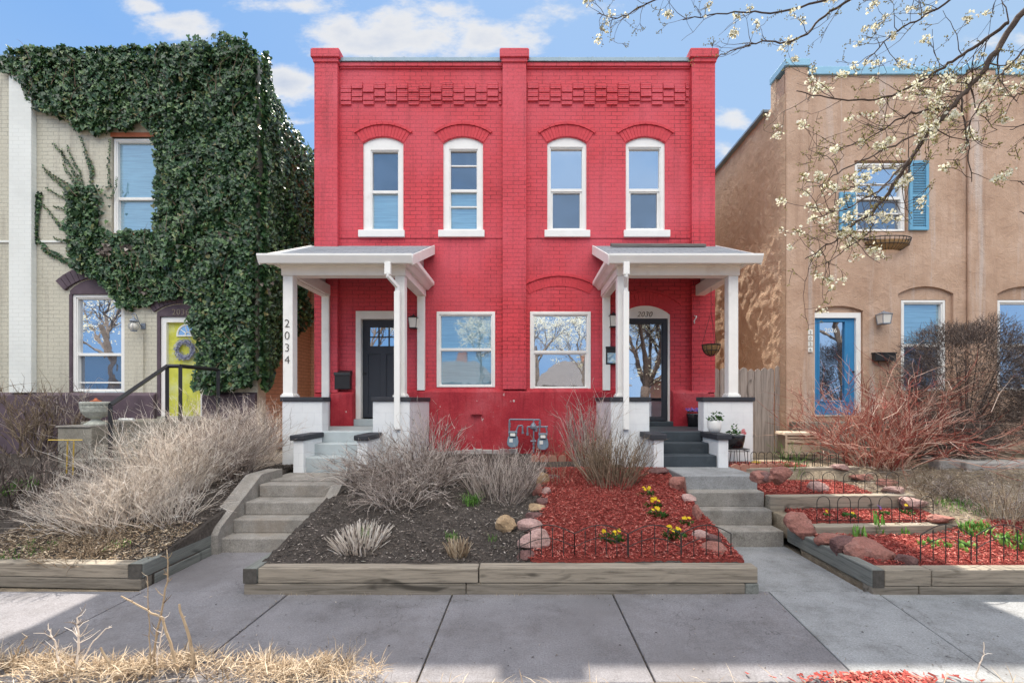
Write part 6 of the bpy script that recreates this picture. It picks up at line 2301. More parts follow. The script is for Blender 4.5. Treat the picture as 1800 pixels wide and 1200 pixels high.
# pale fallen leaves / pebbles scattered
rr = random.Random(77)
q = MB()
for (px, py) in [(820, 838), (915, 905), (905, 912), (775, 890), (855, 938), (885, 962), (918, 908), (640, 990), (720, 985), (1000, 985), (870, 964), (888, 870)]:
    p = onground(px, py)
    for k in range(2):
        c = p + Vector((rr.uniform(-.03, .03), rr.uniform(-.03, .03), .012))
        s_ = .016
        q.add([(c.x - s_, c.y, c.z), (c.x, c.y - s_, c.z + .01), (c.x + s_ * 1.3, c.y, c.z + .004), (c.x, c.y + s_, c.z)], [(0, 1, 2, 3)])
q.build('fallen_petals', M['blossom'])['kind'] = 'stuff'
q = MB()
rr = random.Random(78)
for i in range(170):
    x, y = rr.uniform(-3.4, 4.2), rr.uniform(-6.3, -5.1)
    s_ = rr.uniform(.004, .014)
    a = rr.uniform(0, 6)
    z = .006
    q.add([(x - s_ * math.cos(a), y - s_ * math.sin(a), z), (x + s_ * .4 * math.sin(a), y - s_ * .4 * math.cos(a), z + .004), (x + s_ * math.cos(a), y + s_ * math.sin(a), z), (x - s_ * .4 * math.sin(a), y + s_ * .4 * math.cos(a), z + .002)], [(0, 1, 2, 3)])
q.build('sidewalk_debris', M['litter'])['kind'] = 'stuff'

# thin dry weeds in the joints and along the foot of the timbers
rr = random.Random(81)
q = MB()
for i in range(420):
    t = rr.random()
    if t < .6:
        x, y = rr.uniform(-2.6, 2.15), yb - .012 - rr.random() ** 2 * .03
        if noise.noise(Vector((x * 3, 0, 9))) < .05:
            continue
    elif t < .8:
        x, y = rr.uniform(-6, -3.7), 4.62 - D - .02
    else:
        j = rr.choice((-3.615, -2.23, -.69, .83, 2.24))
        x, y = j, rr.uniform(-6.2, -5.02)
    L = rr.uniform(.012, .045)
    p = Vector((x, y, .002))
    d = Vector((rr.gauss(0, .5), rr.gauss(-.2, .4), 1)).normalized() * L
    q.add([tuple(p + Vector((-.0015, 0, 0))), tuple(p + Vector((.0015, 0, 0))), tuple(p + d)], [(0, 1, 2)])
q.build('joint_weeds', M['straw'])['kind'] = 'stuff'
# ------------------------------------------------------------------ parkway strip (bottom edge)
struct(sheet('parkway_soil', -14, 14, -9.3, -6.375, .12, lambda x, y: .0 + .05 * cl((-6.4 - y) / .3) * (1 if x < -.8 else .3), 'dry_ground', amp=.012, drop=.05))
rr = random.Random(12)
q = MB()
def straw_y(x):
    """front edge of the straw mat creeping over the sidewalk"""
    if x < -1.3:
        return -6.17 + .05 * math.sin(x * 5) + .03 * math.sin(x * 13)
    if x < -.9:
        return -6.25 + .08 * (x + 1.1)
    return -6.42
for i in range(15000):
    x = rr.uniform(-4.6, 4.6)
    if noise.noise(Vector((x * 2.2, 3.3, 0))) < -.12 and rr.random() < .6:
        continue
    if x > -.95 and rr.random() < .965:
        continue
    y0 = straw_y(x)
    y = y0 - abs(rr.gauss(0, .16)) if x < -.9 else y0 - abs(rr.gauss(0, .12)) - .03
    hgt = .05 * cl((y0 - y) / .2) + rr.uniform(0, .05)
    L = rr.uniform(.05, .17)
    a = rr.uniform(0, 2 * PI)
    e = rr.gauss(.15, .35)
    d = Vector((math.cos(a) * math.cos(e), math.sin(a) * math.cos(e), abs(math.sin(e))))
    w_ = Vector((-d.y, d.x, 0)).normalized() * rr.uniform(.0012, .003)
    p = Vector((x, y, hgt))
    m_ = p + d * L * .5 + Vector((0, 0, .012))
    e_ = p + d * L
    q.add([tuple(p - w_), tuple(p + w_), tuple(m_ + w_), tuple(m_ - w_), tuple(e_)], [(0, 1, 2, 3), (3, 2, 4)])
q.build('dry_grass_mat', M['straw'])['kind'] = 'stuff'
for i, (px, d_, n, L, R, lab) in enumerate([(590, 3.02, 70, .17, .09, 'upright straw tuft at the right end of the foreground dry grass'),
                                           (250, 3.0, 60, .12, .10, 'matted straw tuft around the tall dry stalks'),
                                           (20, 3.05, 50, .15, .07, 'straw tuft in the bottom left corner'),
                                           (400, 3.0, 50, .10, .12, 'low straw tuft between the stalks and the right tuft'),
                                           (500, 3.0, 50, .12, .10, 'low straw tuft next to the end tuft of the foreground')]):
    x = (px - CX) * d_ / F
    shrub('straw_tuft', lab, 'dry grass', (x, d_ - D, .03), 'straw', 'straw tufts along the kerb strip', R=R, n=n, L=L, spread=.8, seed=60 + i, r0=.0022, sub=1, segs=4, wob=.2)


# tall dry stalks in the foreground
def stalk(name, label, pts, r, seed, nsub=8, subL=.10, mat='straw', Y=None):
    rr = random.Random(seed)
    q = MB()
    P3 = [P(px, py, yy - D) for px, py, yy in pts]
    # densify with wobble
    dense = [P3[0]]
    for i in range(len(P3) - 1):
        for k in range(1, 5):
            p = P3[i].lerp(P3[i + 1], k / 4)
            if k < 4:
                p = p + Vector((rr.gauss(0, .003), rr.gauss(0, .003), 0))
            dense.append(p)
    n = len(dense)
    q.tube(dense, [2.1 * r * (1 - .6 * i / n) for i in range(n)], 5, cap=True)
    for i in range(nsub):
        k = rr.randint(n // 5, n - 1)
        a = rr.choice((-1, 1))
        d = Vector((a * rr.uniform(.4, 1), rr.gauss(0, .4), rr.uniform(.3, 1))).normalized()
        p = dense[k]
        l_ = subL * rr.uniform(.3, 1)
        p2 = p + d * l_ * .5
        p3 = p2 + (d + Vector((0, 0, rr.uniform(-.6, .8)))).normalized() * l_ * .5
        q.tube([p, p2, p3], [r * .8, r * .6, r * .35], 4, cap=False)
        if rr.random() < .6:
            p4 = p2 + Vector((-a * .5, 0, .8)).normalized() * l_ * .3
            q.tube([p2, p4], [r * .3, r * .15], 4, cap=False)
    return tag(q.build(name, M[mat], None, origin=tuple(P3[0])), label, 'dry stalk')


stalk('dry_stalk', 'tallest branched dry weed stalk in the foreground', [(268, 1185, 2.98), (275, 1120, 2.98), (287, 1060, 2.98), (295, 1010, 2.98), (294, 972, 2.98)], .0038, 1, 16, .09)
stalk('dry_stalk', 'thick snapped stalk arching left from the tall weed', [(312, 1182, 2.96), (300, 1130, 2.96), (285, 1085, 2.96), (250, 1067, 2.96), (213, 1047, 2.96)], .005, 2, 3, .05)
stalk('dry_stalk', 'thick bare pointed stalk right of the tall weed', [(336, 1190, 2.95), (340, 1160, 2.95), (330, 1110, 2.95), (315, 1061, 2.95)], .0065, 3, 2, .03)
stalk('dry_stalk', 'short thick bare stick left of the tall weed', [(204, 1195, 2.95), (195, 1170, 2.95), (177, 1137, 2.95)], .006, 4, 1, .03)
stalk('dry_stalk', 'pale dry weed with many curled side twigs, left foreground', [(137, 1198, 2.95), (137, 1150, 2.95), (138, 1110, 2.95), (135, 1085, 2.95)], .004, 5, 22, .13, 'dry_pale')
stalk('dry_stalk', 'pale curled dry weed next to the bottom left weed', [(104, 1198, 2.95), (103, 1160, 2.95), (96, 1125, 2.95), (85, 1105, 2.95)], .0035, 6, 14, .11, 'dry_pale')
stalk('dry_stalk', 'thin dry stem sweeping up beside the curled weeds', [(145, 1160, 2.95), (165, 1125, 2.95), (185, 1105, 2.95), (197, 1101, 2.95)], .0022, 7, 2, .04, 'dry_pale')
stalk('dry_stalk', 'thin leaning dry stem at the lower right of the sidewalk', [(1716, 1190, 2.95), (1722, 1165, 2.95), (1730, 1150, 2.95), (1729, 1128, 2.95)], .0022, 8, 3, .05, 'dry_pale')


stalk('dry_stalk', 'fine branching dry stem just left of the tall weed', [(262, 1195, 2.96), (264, 1150, 2.96), (262, 1085, 2.96), (259, 1012, 2.96)], .0022, 9, 7, .05)
stalk('dry_stalk', 'twiggy dry stem inside the straw around the tall weed', [(280, 1195, 2.97), (276, 1160, 2.97), (282, 1120, 2.97), (290, 1085, 2.97)], .0028, 10, 18, .08, 'dry_pale')
stalk('dry_stalk', 'curled dry stem at the far left above the corner straw', [(15, 1170, 2.98), (28, 1150, 2.98), (40, 1125, 2.98), (48, 1118, 2.98)], .003, 11, 5, .05)
stalk('dry_stalk', 'single thin dry blade rising from the straw near its right end', [(522, 1170, 2.98), (524, 1155, 2.98), (523, 1138, 2.98)], .0018, 12, 3, .03, 'dry_pale')
# ------------------------------------------------------------------ IVY
def inpoly(x, y, poly):
    c = False
    n = len(poly)
    j = n - 1
    for i in range(n):
        xi, yi = poly[i]
        xj, yj = poly[j]
        if (yi > y) != (yj > y) and x < (xj - xi) * (y - yi) / (yj - yi) + xi:
            c = not c
        j = i
    return c


IVY = [(8, 125), (22, 98), (60, 88), (85, 96), (150, 96), (230, 90), (310, 85), (375, 84), (400, 72), (440, 80), (452, 108), (458, 150), (470, 190), (485, 240), (500, 300), (520, 380), (535, 440),
       (540, 520), (520, 570), (498, 590), (492, 640), (470, 660), (440, 680), (400, 690), (372, 690), (352, 680), (352, 640), (352, 600), (345, 570), (350, 540), (330, 528), (300, 525), (262, 540),
       (225, 545), (205, 528), (190, 505), (150, 480), (130, 455), (128, 430), (125, 400), (128, 370), (128, 350), (140, 330), (150, 345), (168, 375), (185, 405), (205, 412), (245, 410), (268, 380), (272, 330), (280, 300),
       (272, 270), (277, 245), (268, 232), (250, 222), (232, 232), (198, 234), (172, 240), (140, 232), (118, 212), (70, 200), (55, 180), (50, 160), (30, 140)]
WIN = [(196, 240, 281, 412)]


def ivy_ok(px, py):
    j = 7 * noise.noise(Vector((px * .06, py * .06, 0))) + 4 * noise.noise(Vector((px * .2, py * .2, 5)))
    k = 7 * noise.noise(Vector((px * .06, py * .06, 9))) + 4 * noise.noise(Vector((px * .2, py * .2, 15)))
    if not inpoly(px + j, py + k, IVY):
        return False
    return True


def depth_at(px, py):
    """how far the ivy stands off the wall"""
    n = noise.noise(Vector((px * .018, py * .018, 2))) * .75 + noise.noise(Vector((px * .05, py * .05, 7))) * .35
    edge = 1.0 if px > 300 else .55
    return (.16 + .17 * n) * edge + .05 + (.12 if (px > 360 and py > 430) else 0)


q = MB()
rr = random.Random(42)
LEAF = [(0, 0), (.42, -.10), (.52, .28), (.25, .62), (0, 1.0), (-.25, .62), (-.52, .28), (-.42, -.10)]


def ivy_leaf(q, p, nrm, size, rr, up=Vector((0, 0, 1))):
    nrm = nrm.normalized()
    dn = (-up + nrm * up.dot(nrm))
    if dn.length < .05:
        dn = Vector((1, 0, 0))
    dn.normalize()
    sd_ = nrm.cross(dn)
    a = rr.gauss(0, .55)
    d1 = dn * math.cos(a) + sd_ * math.sin(a)
    d2 = nrm.cross(d1)
    o = len(q.v)
    fold = size * rr.uniform(.04, .16)
    for (u, v) in LEAF:
        w_ = abs(u) * fold * 1.6
        r_ = p + d2 * (u * size) + d1 * ((v - .4) * size) + nrm * (w_ - .10 * size * v * v)
        q.v.append((r_.x, r_.y, r_.z))
    q.f.append((o, o + 1, o + 2, o + 3, o + 4))
    q.f.append((o, o + 4, o + 5, o + 6, o + 7))


cnt = 0
while cnt < 40000:
    px, py = rr.uniform(5, 545), rr.uniform(68, 700)
    if not ivy_ok(px, py):
        continue
    if 199 < px < 277 and 246 < py < 408:
        continue
    if noise.noise(Vector((px * .035, py * .035, 31))) > .30 and rr.random() < .6:
        continue
    dep = depth_at(px, py)
    layer = rr.random() ** .6
    y = -dep * layer - .015
    # past the corner the vine bulges out from the side wall
    X = wx(px)
    if X > IX1 + .05:
        over = X - IX1
        if rr.random() < .3 or py < 330:
            continue
        X2 = IX1 + .05 + over * .16 + rr.uniform(0, .08)
        y = F / ((px - CX) / X2) - D
    else:
        X2 = X
    Z = wz(py, max(0, y) if X > IX1 + .05 else 0)
    # outward normal: towards street, tilted by the bumps
    gx = (depth_at(px + 4, py) - dep) / (4 / 86.)
    gzz = (depth_at(px, py - 4) - dep) / (4 / 86.)
    nrm = Vector((gx * .7 + rr.gauss(0, .42), -1, -gzz * .0 + .35 + rr.gauss(0, .38)))
    ivy_leaf(q, Vector((X2, y, Z)), nrm, rr.choice((.04, .055, .07, .08, .09, .105)) * rr.uniform(.75, 1.0), rr)
    cnt += 1
# on top of the parapet and down the side wall
for i in range(2600):
    px = rr.uniform(25, 452)
    p = Vector((wx(px), rr.uniform(-.15, .35), ZTI + .06 + .10 * rr.random() + .08 * noise.noise(Vector((px * .03, 0, 0)))))
    ivy_leaf(q, p, Vector((rr.gauss(0, .5), rr.gauss(-.4, .5), 1)), rr.uniform(.05, .10), rr)
def side_ok(y, z):
    top = (8.16 if y > .4 else 8.85 - 1.7 * max(0, y)) + .2 * noise.noise(Vector((y * .9, 0, 3)))
    bot = 3.7 + .30 * y * 0 + 1.1 * noise.noise(Vector((y * .5, 1, 8)))
    if y < 1.2:
        bot = 1.9 + y * 1.6
    if z > min(top, ZTI + .15) or z < bot:
        return False
    hole = noise.noise(Vector((y * .55, z * .55, 12)))
    return hole > -.42 or z > 6.4
cnt = 0
while cnt < 17000:
    y = rr.uniform(-.1, 1) ** 1 * 1.0
    y = -.1 + rr.random() ** 1.7 * 9.5
    z = rr.uniform(2, 9)
    if not side_ok(y, z):
        continue
    dep = .12 + .10 * noise.noise(Vector((y * 1.5, z * 1.5, 2)))
    X = IX1 + .02 + dep * rr.random() ** .6 + (.10 if y < .6 else 0)
    zz = z
    if z > ZTI - .9 - .0 and y > .4:
        zz = z - .0
    nrm = Vector((1, rr.gauss(-.3, .45), .4 + rr.gauss(0, .4)))
    ivy_leaf(q, Vector((X, y, zz)), nrm, rr.uniform(.055, .105), rr)
    cnt += 1


def runner(q, stemq, pts_px, size0, size1, dens, seed, stem_r=.006):
    rr = random.Random(seed)
    P3 = [Vector((wx(a), -.018, wz(b_))) for a, b_ in pts_px]
    stemq.tube(P3, [stem_r * (1 - .6 * i / len(P3)) for i in range(len(P3))], 4, cap=False)
    tot = sum((P3[i + 1] - P3[i]).length for i in range(len(P3) - 1))
    acc = 0
    for i in range(len(P3) - 1):
        L = (P3[i + 1] - P3[i]).length
        n = max(1, int(L * dens))
        for k in range(n):
            t = (acc + L * k / n) / tot
            p = P3[i].lerp(P3[i + 1], k / n)
            sz = lerp(size0, size1, t) * rr.uniform(.8, 1.2)
            off = rr.choice((-1, 1))
            d = (P3[i + 1] - P3[i]).normalized()
            sdv = Vector((-d.z, 0, d.x)) * off * sz * .55
            ivy_leaf(q, p + sdv + Vector((0, -.015, 0)), Vector((rr.gauss(0, .3), -1, rr.gauss(.2, .3))), sz, rr, up=-(sdv.normalized() + d * .3))
        acc += L


stq = MB()
RUN = [([(150, 345), (135, 310), (118, 280), (95, 252)], .05, .03), ([(152, 345), (140, 300), (125, 275), (120, 255)], .05, .03),
       ([(150, 350), (120, 325), (95, 310), (76, 292)], .05, .028), ([(148, 355), (120, 335), (100, 318), (80, 300)], .05, .028),
       ([(145, 365), (118, 350), (98, 342), (82, 330)], .045, .028), ([(142, 380), (118, 372), (95, 362)], .04, .028),
       ([(165, 310), (158, 285), (150, 262), (143, 240)], .05, .03), ([(163, 330), (165, 300), (160, 280)], .05, .035),
       ([(72, 340), (68, 370), (62, 400), (66, 425), (90, 445), (120, 460), (150, 478)], .065, .07),
       ([(66, 395), (62, 420)], .06, .06), ([(72, 342), (66, 380), (64, 415)], .065, .06), ([(128, 430), (112, 425), (95, 418)], .035, .03),
       ([(150, 345), (118, 300), (110, 262)], .045, .028), ([(135, 420), (110, 400), (90, 375), (75, 358)], .045, .035),
       ([(62, 424), (50, 420)], .04, .03), ([(196, 330), (192, 300), (194, 270), (195, 245)], .04, .03), ([(197, 350), (206, 330), (208, 312)], .035, .025),
       ([(50, 158), (40, 170), (28, 178)], .06, .045), ([(55, 185), (50, 200)], .05, .04), ([(452, 150), (466, 152), (478, 156)], .03, .02)]
for i, (pts, a, b_) in enumerate(RUN):
    runner(q, stq, pts, a, b_, 62, 100 + i)
# thicken the lower left fan
for i in range(1500):
    t = rr.random()
    px = lerp(150, 150, t) + rr.gauss(0, 14 * (1 - t * .3))
    py = lerp(330, 470, t)
    ivy_leaf(q, Vector((wx(px + 3), -.03 - .06 * rr.random(), wz(py))), Vector((rr.gauss(0, .4), -1, .3 + rr.gauss(0, .3))), rr.uniform(.05, .085), rr)
iv = q.build('ivy', M['ivy'], None, origin=(-7, -.2, 1.9))
tag(iv, 'dense dark green ivy climbing over the cream house front and parapet', 'ivy')
# woody stems seen between leaves
rr = random.Random(9)
for i in range(150):
    px, py = rr.uniform(60, 470), rr.uniform(110, 650)
    if not ivy_ok(px, py) or (190 < px < 285 and 240 < py < 415):
        continue
    a = rr.gauss(1.57, .6)
    p = Vector((wx(px), -depth_at(px, py) - .02, wz(py)))
    if p.x > IX1:
        continue
    pts = [p]
    for k in range(5):
        a += rr.gauss(0, .25)
        p = p + Vector((math.cos(a) * .09, rr.gauss(0, .015), math.sin(a) * .09))
        pts.append(p)
    stq.tube(pts, [.006, .006, .005, .004, .003, .001], 4, cap=False)
stq.build('ivy_stems', M['ivy_stem'], iv)
# matted inner vine so that the wall does not show between the leaves
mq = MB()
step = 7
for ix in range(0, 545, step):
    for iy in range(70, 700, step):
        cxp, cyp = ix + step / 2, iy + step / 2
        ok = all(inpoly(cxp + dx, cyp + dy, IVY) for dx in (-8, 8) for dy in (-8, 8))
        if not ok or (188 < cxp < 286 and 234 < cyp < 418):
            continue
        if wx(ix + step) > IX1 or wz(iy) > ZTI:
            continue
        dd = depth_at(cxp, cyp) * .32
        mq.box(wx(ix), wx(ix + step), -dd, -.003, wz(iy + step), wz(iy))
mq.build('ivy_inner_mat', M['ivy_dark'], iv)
# dead brown leaf patches on the ivy
q = MB()
for (cx0, cy0, n) in ((198, 446, 34), (240, 438, 8), (408, 428, 5), (263, 515, 5), (488, 512, 5)):
    for i in range(n):
        px, py = cx0 + rr.gauss(0, 6), cy0 + rr.gauss(0, 5)
        ivy_leaf(q, Vector((wx(px), -depth_at(px, py) - .05, wz(py))), Vector((rr.gauss(0, .5), -1, rr.gauss(0, .5))), rr.uniform(.05, .09), rr)
q.build('dead_leaves', M['litter'], iv)

# ------------------------------------------------------------------ PEAR TREE overhead
pt = thing('pear_tree', 'flowering pear tree whose branches hang in from the upper right', 'tree', (4.75, -8.3, 0))
wood_q = MB()
bl = MB()
bd_ = MB()
rr = random.Random(21)


def blossom_cluster(p, R, n):
    for i in range(n):
        c = p + Vector((rr.gauss(0, R), rr.gauss(0, R), rr.gauss(0, R * .8)))
        nrm = Vector((rr.gauss(0, 1), rr.gauss(-.3, 1), rr.gauss(0, 1))).normalized()
        t1 = nrm.orthogonal().normalized()
        t2 = nrm.cross(t1)
        L = rr.uniform(.008, .012)
        o = len(bl.v)
        m_ = 5
        for k in range(m_):
            a = 2 * PI * k / m_
            d = t1 * math.cos(a) + t2 * math.sin(a)
            e = t1 * math.cos(a + 1.57) + t2 * math.sin(a + 1.57)
            for w_ in (c, c + d * L * .6 + e * L * .5 + nrm * .003, c + d * L * 1.05 + nrm * .004, c + d * L * .6 - e * L * .5 + nrm * .003):
                bl.v.append((w_.x, w_.y, w_.z))
            bl.f.append((o, o + 1, o + 2, o + 3))
            o += 4


def buds(p, n, R=.014):
    for i in range(n):
        c = p + Vector((rr.gauss(0, R), rr.gauss(0, R), rr.gauss(0, R)))
        s_ = .0045
        bd_.add([(c.x - s_, c.y, c.z), (c.x + s_, c.y, c.z), (c.x, c.y - s_, c.z), (c.x, c.y + s_, c.z), (c.x, c.y, c.z + s_ * 1.6), (c.x, c.y, c.z - s_)],
                [(0, 2, 4), (2, 1, 4), (1, 3, 4), (3, 0, 4), (2, 0, 5), (1, 2, 5), (3, 1, 5), (0, 3, 5)])


def twig(p, d, L, r, level, flow):
    n = max(3, int(L / .045))
    pts = [p.copy()]
    dirs = []
    for i in range(n):
        d = (d + Vector((rr.gauss(0, .20), rr.gauss(0, .20), rr.gauss(.015, .20)))).normalized()
        p = p + d * (L / n)
        pts.append(p.copy())
        dirs.append(d.copy())
    wood_q.tube(pts, [max(.0014, r * (1 - .6 * i / n)) for i in range(n + 1)], 4 if level else 5, cap=False)
    if level > 0:
        k = max(2, int(L / (.055 + .03 * level)))
        for i in range(k):
            j = rr.randint(1, n - 1)
            dd = (dirs[j] * .6 + Vector((rr.gauss(0, .7), rr.gauss(0, .6), rr.gauss(.1, .7)))).normalized()
            twig(pts[j + 1], dd, L * rr.uniform(.28, .55), r * .55, level - 1, flow)
    # spur knobs
    if level <= 1:
        e = pts[-1]
        buds(e, 3, .007)
        if rr.random() < flow * .4:
            blossom_cluster(e, .016, rr.randint(10, 18))
            buds(e, 5)
        for i in range(1, n):
            if rr.random() < .18:
                buds(pts[i], 2, .006)
            if rr.random() < flow * .03:
                blossom_cluster(pts[i], .018, rr.randint(5, 10))


def limb(pxpts, r0, r1, twigs, L, flow, level=2, seed=0, ttrange=(0., 1.)):
    """pxpts: (px, py, depth) control points"""
    P3 = [Vector(((a - CX) * d / F, d - D, EYE - (b_ - CY) * d / F)) for a, b_, d in pxpts]
    dense = []
    for i in range(len(P3) - 1):
        p0 = P3[max(i - 1, 0)]
        p1, p2 = P3[i], P3[i + 1]
        p3 = P3[min(i + 2, len(P3) - 1)]
        for k in range(7):
            t = k / 7
            dense.append(.5 * ((2 * p1) + (-p0 + p2) * t + (2 * p0 - 5 * p1 + 4 * p2 - p3) * t * t + (-p0 + 3 * p1 - 3 * p2 + p3) * t ** 3) + Vector((rr.gauss(0, .005), rr.gauss(0, .005), rr.gauss(0, .005))))
    dense.append(P3[-1])
    n = len(dense)
    wood_q.tube(dense, [r0 + (r1 - r0) * i / n for i in range(n)], 7, cap=True)
    for i in range(twigs):
        t = rr.uniform(*ttrange)
        j = min(n - 2, int(t * (n - 1)))
        d0 = (dense[j + 1] - dense[j]).normalized()
        dd = (d0 * .7 + Vector((rr.gauss(0, .6), rr.gauss(0, .5), rr.gauss(.1, .7)))).normalized()
        twig(dense[j], dd, L * rr.uniform(.5, 1.1), max(.0028, (r0 + (r1 - r0) * t) * .32), level, flow)
    return dense


A_ = limb([(2050, -230, 2.7), (1900, -80, 2.8), (1800, 18, 2.9), (1745, 100, 2.95), (1690, 170, 3.0), (1640, 225, 3.0), (1580, 310, 3.05), (1540, 365, 3.1), (1500, 395, 3.1), (1465, 425, 3.15), (1415, 455, 3.2)], .023, .003, 46, .36, .42, ttrange=(.25, 1))
limb([(1775, 40, 2.9), (1700, 90, 3.05), (1640, 130, 3.15), (1560, 170, 3.25), (1480, 175, 3.35), (1400, 160, 3.4)], .012, .003, 24, .36, .42)
limb([(1640, 225, 3.0), (1560, 260, 2.95), (1480, 300, 2.9), (1440, 330, 2.9)], .007, .0025, 12, .26, .35)
limb([(1680, 185, 3.0), (1600, 200, 3.1), (1540, 235, 3.2), (1470, 265, 3.25)], .009, .0025, 16, .30, .15)
limb([(1620, 250, 3.0), (1560, 320, 2.85), (1500, 360, 2.8), (1430, 385, 2.8)], .007, .0025, 12, .25, .55)
limb([(1550, 350, 3.1), (1500, 330, 3.1), (1450, 345, 3.1)], .006, .002, 6, .2, .5)
limb([(1535, 372, 3.1), (1530, 405, 3.1), (1500, 430, 3.1), (1450, 465, 3.15)], .006, .002, 8, .16, .6)
limb([(1690, 170, 3.0), (1700, 250, 3.0), (1708, 320, 3.0)], .006, .002, 7, .22, .5)
limb([(1900, -90, 2.8), (1700, -60, 3.1), (1560, -30, 3.3), (1460, 20, 3.4), (1400, 70, 3.45), (1330, 75, 3.5), (1262, 100, 3.5)], .014, .003, 20, .32, .22)
limb([(1750, -120, 3.0), (1600, -60, 3.3), (1480, -10, 3.45), (1380, 20, 3.5), (1290, 22, 3.6), (1200, 35, 3.6)], .012, .003, 18, .30, .5)
limb([(1500, -60, 3.3), (1400, -40, 3.4), (1250, -20, 3.5), (1140, 5, 3.6), (1090, 30, 3.6), (1050, 25, 3.6)], .009, .0025, 14, .25, .4, ttrange=(.35, 1))
limb([(1850, -50, 2.8), (1720, -30, 3.1), (1640, 20, 3.25), (1570, 60, 3.3), (1520, 110, 3.3)], .010, .003, 20, .34, .55)
limb([(1850, 40, 2.7), (1780, 110, 2.8), (1740, 160, 2.8), (1690, 235, 2.85)], .007, .0025, 10, .24, .35)
limb([(1900, 100, 2.7), (1830, 150, 2.75), (1780, 170, 2.8)], .008, .0025, 8, .22, .2)
limb([(1900, 320, 2.6), (1840, 330, 2.6), (1790, 320, 2.65)], .006, .002, 4, .14, .7)
limb([(1900, 380, 2.6), (1840, 385, 2.6), (1792, 372, 2.65)], .006, .002, 3, .12, .7)
limb([(1900, 230, 2.6), (1830, 215, 2.6), (1775, 228, 2.65)], .006, .002, 4, .16, .2)
# trunk and the rest of the crown (seen only mirrored in the windows and from the side)
T0 = Vector((4.75, -8.3, -.05))
forks = [Vector((4.62, -8.25, 1.3)), Vector((4.7, -8.2, 2.3))]
wood_q.tube([T0, (4.70, -8.3, .25), (4.66, -8.28, .8), tuple(forks[0]), (4.66, -8.22, 1.9), tuple(forks[1])], [.27, .22, .19, .18, .175, .17], 14)
def big(p, d, L, r, lev):
    n = 6
    pts = [p.copy()]
    for i in range(n):
        d = (d + Vector((rr.gauss(0, .10), rr.gauss(0, .10), rr.gauss(.04, .08)))).normalized()
        p = p + d * L / n
        pts.append(p.copy())
    wood_q.tube(pts, [r * (1 - .55 * i / n) for i in range(n + 1)], 8, cap=False)
    for i in range(9 if lev else 0):
        j_ = rr.randint(1, n)
        twig(pts[j_], (d * .5 + Vector((rr.gauss(0, .7), rr.gauss(0, .7), rr.gauss(0, .5)))).normalized(), .6, .008, 1, 1.3)
    if lev == 0:
        for i in range(12):
            twig(pts[rr.randint(2, n)], (d + Vector((rr.gauss(0, .6), rr.gauss(0, .6), rr.gauss(0, .5)))).normalized(), .65, .009, 1, .9)
        return
    for i in range(3):
        dd = (d + Vector((rr.gauss(0, .55), rr.gauss(0, .55), rr.gauss(.1, .3)))).normalized()
        big(pts[rr.randint(3, n)], dd, L * .68, r * .5, lev - 1)
# join the visible limb to the trunk
lj = A_[0]
wood_q.tube([tuple(forks[1]), (4.6, -7.9, 3.2), (4.3, -7.4, 4.3), tuple(lj + Vector((.12, -.15, .22))), tuple(lj)], [.14, .10, .065, .036, .030], 10, cap=False)
for d in ((.9, -.5, 1.1), (-.5, -.9, 1.2), (.5, .5, 1.5), (.1, -.2, 1.6), (1.2, .3, .9)):
    big(forks[1].copy(), Vector(d).normalized(), 2.3, .10, 2)
wood_q.build('trunk', M['bark'], pt, smooth=True)
bl.build('blossoms', M['blossom'], pt)
bd_.build('buds', M['bud'], pt)

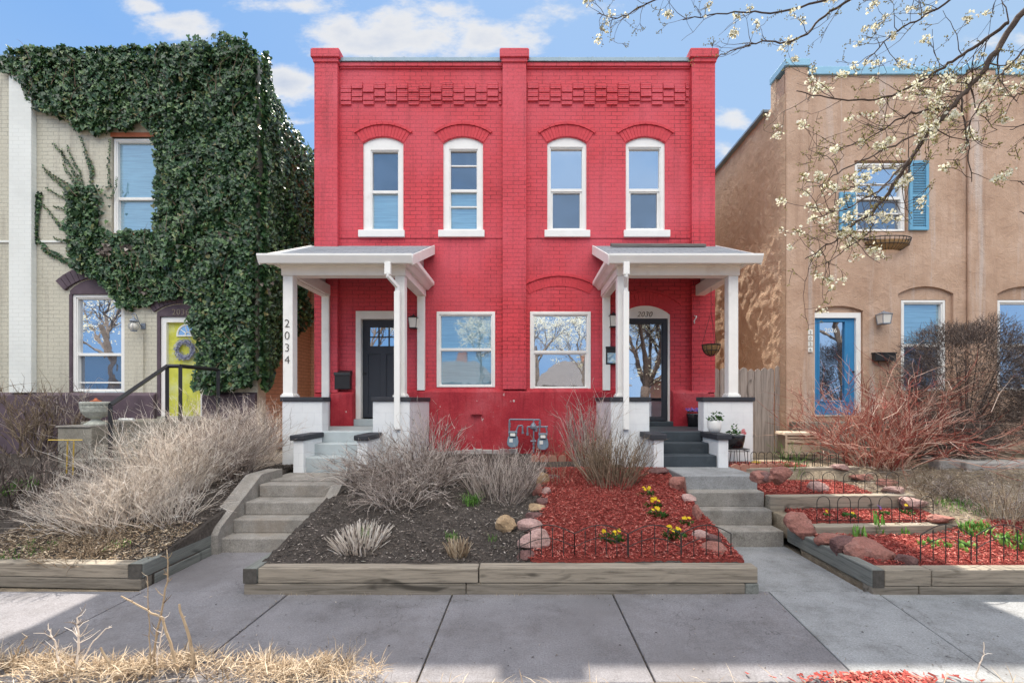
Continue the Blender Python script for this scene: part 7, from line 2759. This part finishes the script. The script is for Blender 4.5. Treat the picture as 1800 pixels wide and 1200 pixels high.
# ------------------------------------------------------------------ across the street (mirrored in the panes)
def far_tree(x, y, h, seed, label):
    rr2 = random.Random(seed)
    r = thing('street_tree', label, 'tree', (x, y, 0), 'bare budding street trees')
    q, f = MB(), MB()
    def br(p, d, L, rad, lev):
        n = 4
        pts = [p.copy()]
        for i in range(n):
            d = (d + Vector((rr2.gauss(0, .13), rr2.gauss(0, .13), rr2.gauss(.03, .1)))).normalized()
            p = p + d * L / n
            pts.append(p.copy())
        q.tube(pts, [rad * (1 - .5 * i / n) for i in range(n + 1)], 5 if lev > 1 else 3, cap=False)
        if lev:
            for i in range(4 if lev > 2 else 3):
                br(pts[rr2.randint(2, n)], (d + Vector((rr2.gauss(0, .6), rr2.gauss(0, .6), rr2.gauss(.1, .35)))).normalized(), L * .66, rad * .45, lev - 1)
        else:
            for k in range(5):
                c = p + Vector((rr2.gauss(0, .09), rr2.gauss(0, .09), rr2.gauss(0, .09)))
                s_ = .03
                f.add([(c.x - s_, c.y, c.z), (c.x, c.y, c.z + s_), (c.x + s_, c.y, c.z), (c.x, c.y, c.z - s_)], [(0, 1, 2, 3)])
    q.tube([(x, y, -.1), (x + .05, y, h * .28)], [.24, .2], 8)
    br(Vector((x + .05, y, h * .27)), Vector((0, 0, 1)), h * .34, .17, 5)
    q.build('trunk', M['bark_far'], r)
    f.build('blossoms', M['blossom'], r)
far_tree(-9.5, -20.8, 9, 5, 'bare budding tree across the street, on the left')
far_tree(-3.2, -22.5, 8, 6, 'bare budding tree across the street before the bungalow')
far_tree(.6, -21.5, 9, 1, 'bare budding tree across the street, in the middle')
far_tree(4.2, -22.8, 8, 7, 'bare budding tree across the street, right of the middle one')
far_tree(-16.5, -8.75, 8, 11, 'bare budding tree on the near kerb strip, left of the photo')
far_tree(12.8, -8.75, 8, 12, 'bare budding tree on the near kerb strip, right of the photo')
far_tree(9.5, -21.2, 8, 3, 'bare budding tree across the street, on the right')


def far_house(x0, x1, y, h, mat, label, rh=2.0):
    fh = thing('far_house', label, 'house', ((x0 + x1) / 2, y - 3, 0))
    MB().box(x0, x1, y - 6, y, -.05, h).build('wall', M[mat], fh)
    xm = (x0 + x1) / 2
    w_ = (x1 - x0) * .2
    MB().hexa([(x0 - .4, y - 6.4, h), (x1 + .4, y - 6.4, h), (x1 + .4, y + .4, h), (x0 - .4, y + .4, h), (xm - w_, y - 3.2, h + rh), (xm + w_, y - 3.2, h + rh), (xm + w_, y - 2.8, h + rh), (xm - w_, y - 2.8, h + rh)]).build('roof', M['roof_far'], fh)
    MB().box(xm + .6, xm + 1.3, y - 3.4, y - 2.7, h + rh - .8, h + rh + .7).build('chimney', M['plain_red_far'], fh)
    z = 1.0
    while z + 1.4 < h:
        for a in (x0 + 1, xm - .8, x1 - 2.6):
            q_ = MB().box(a, a + 1.6, y + .005, y + .05, z, z + 1.4).build('window', M['white'], fh)
            MB().box(a + .1, a + 1.5, y + .051, y + .06, z + .1, z + 1.3).build('pane', M['glass_dark'], q_)
        z += 2.7


far_house(-11, -2, -28, 3.2, 'plain_red_far', 'low brick bungalow across the street mirrored in the panes')
far_house(.5, 9, -31, 3.0, 'old_conc', 'low grey house across the street', 2.4)
far_house(12, 20, -28, 3.4, 'plain_red_far', 'low brick house across the street, right of the grey one')
far_house(-23, -14, -28, 5.6, 'tan', 'two storey tan house across the street, at the left')
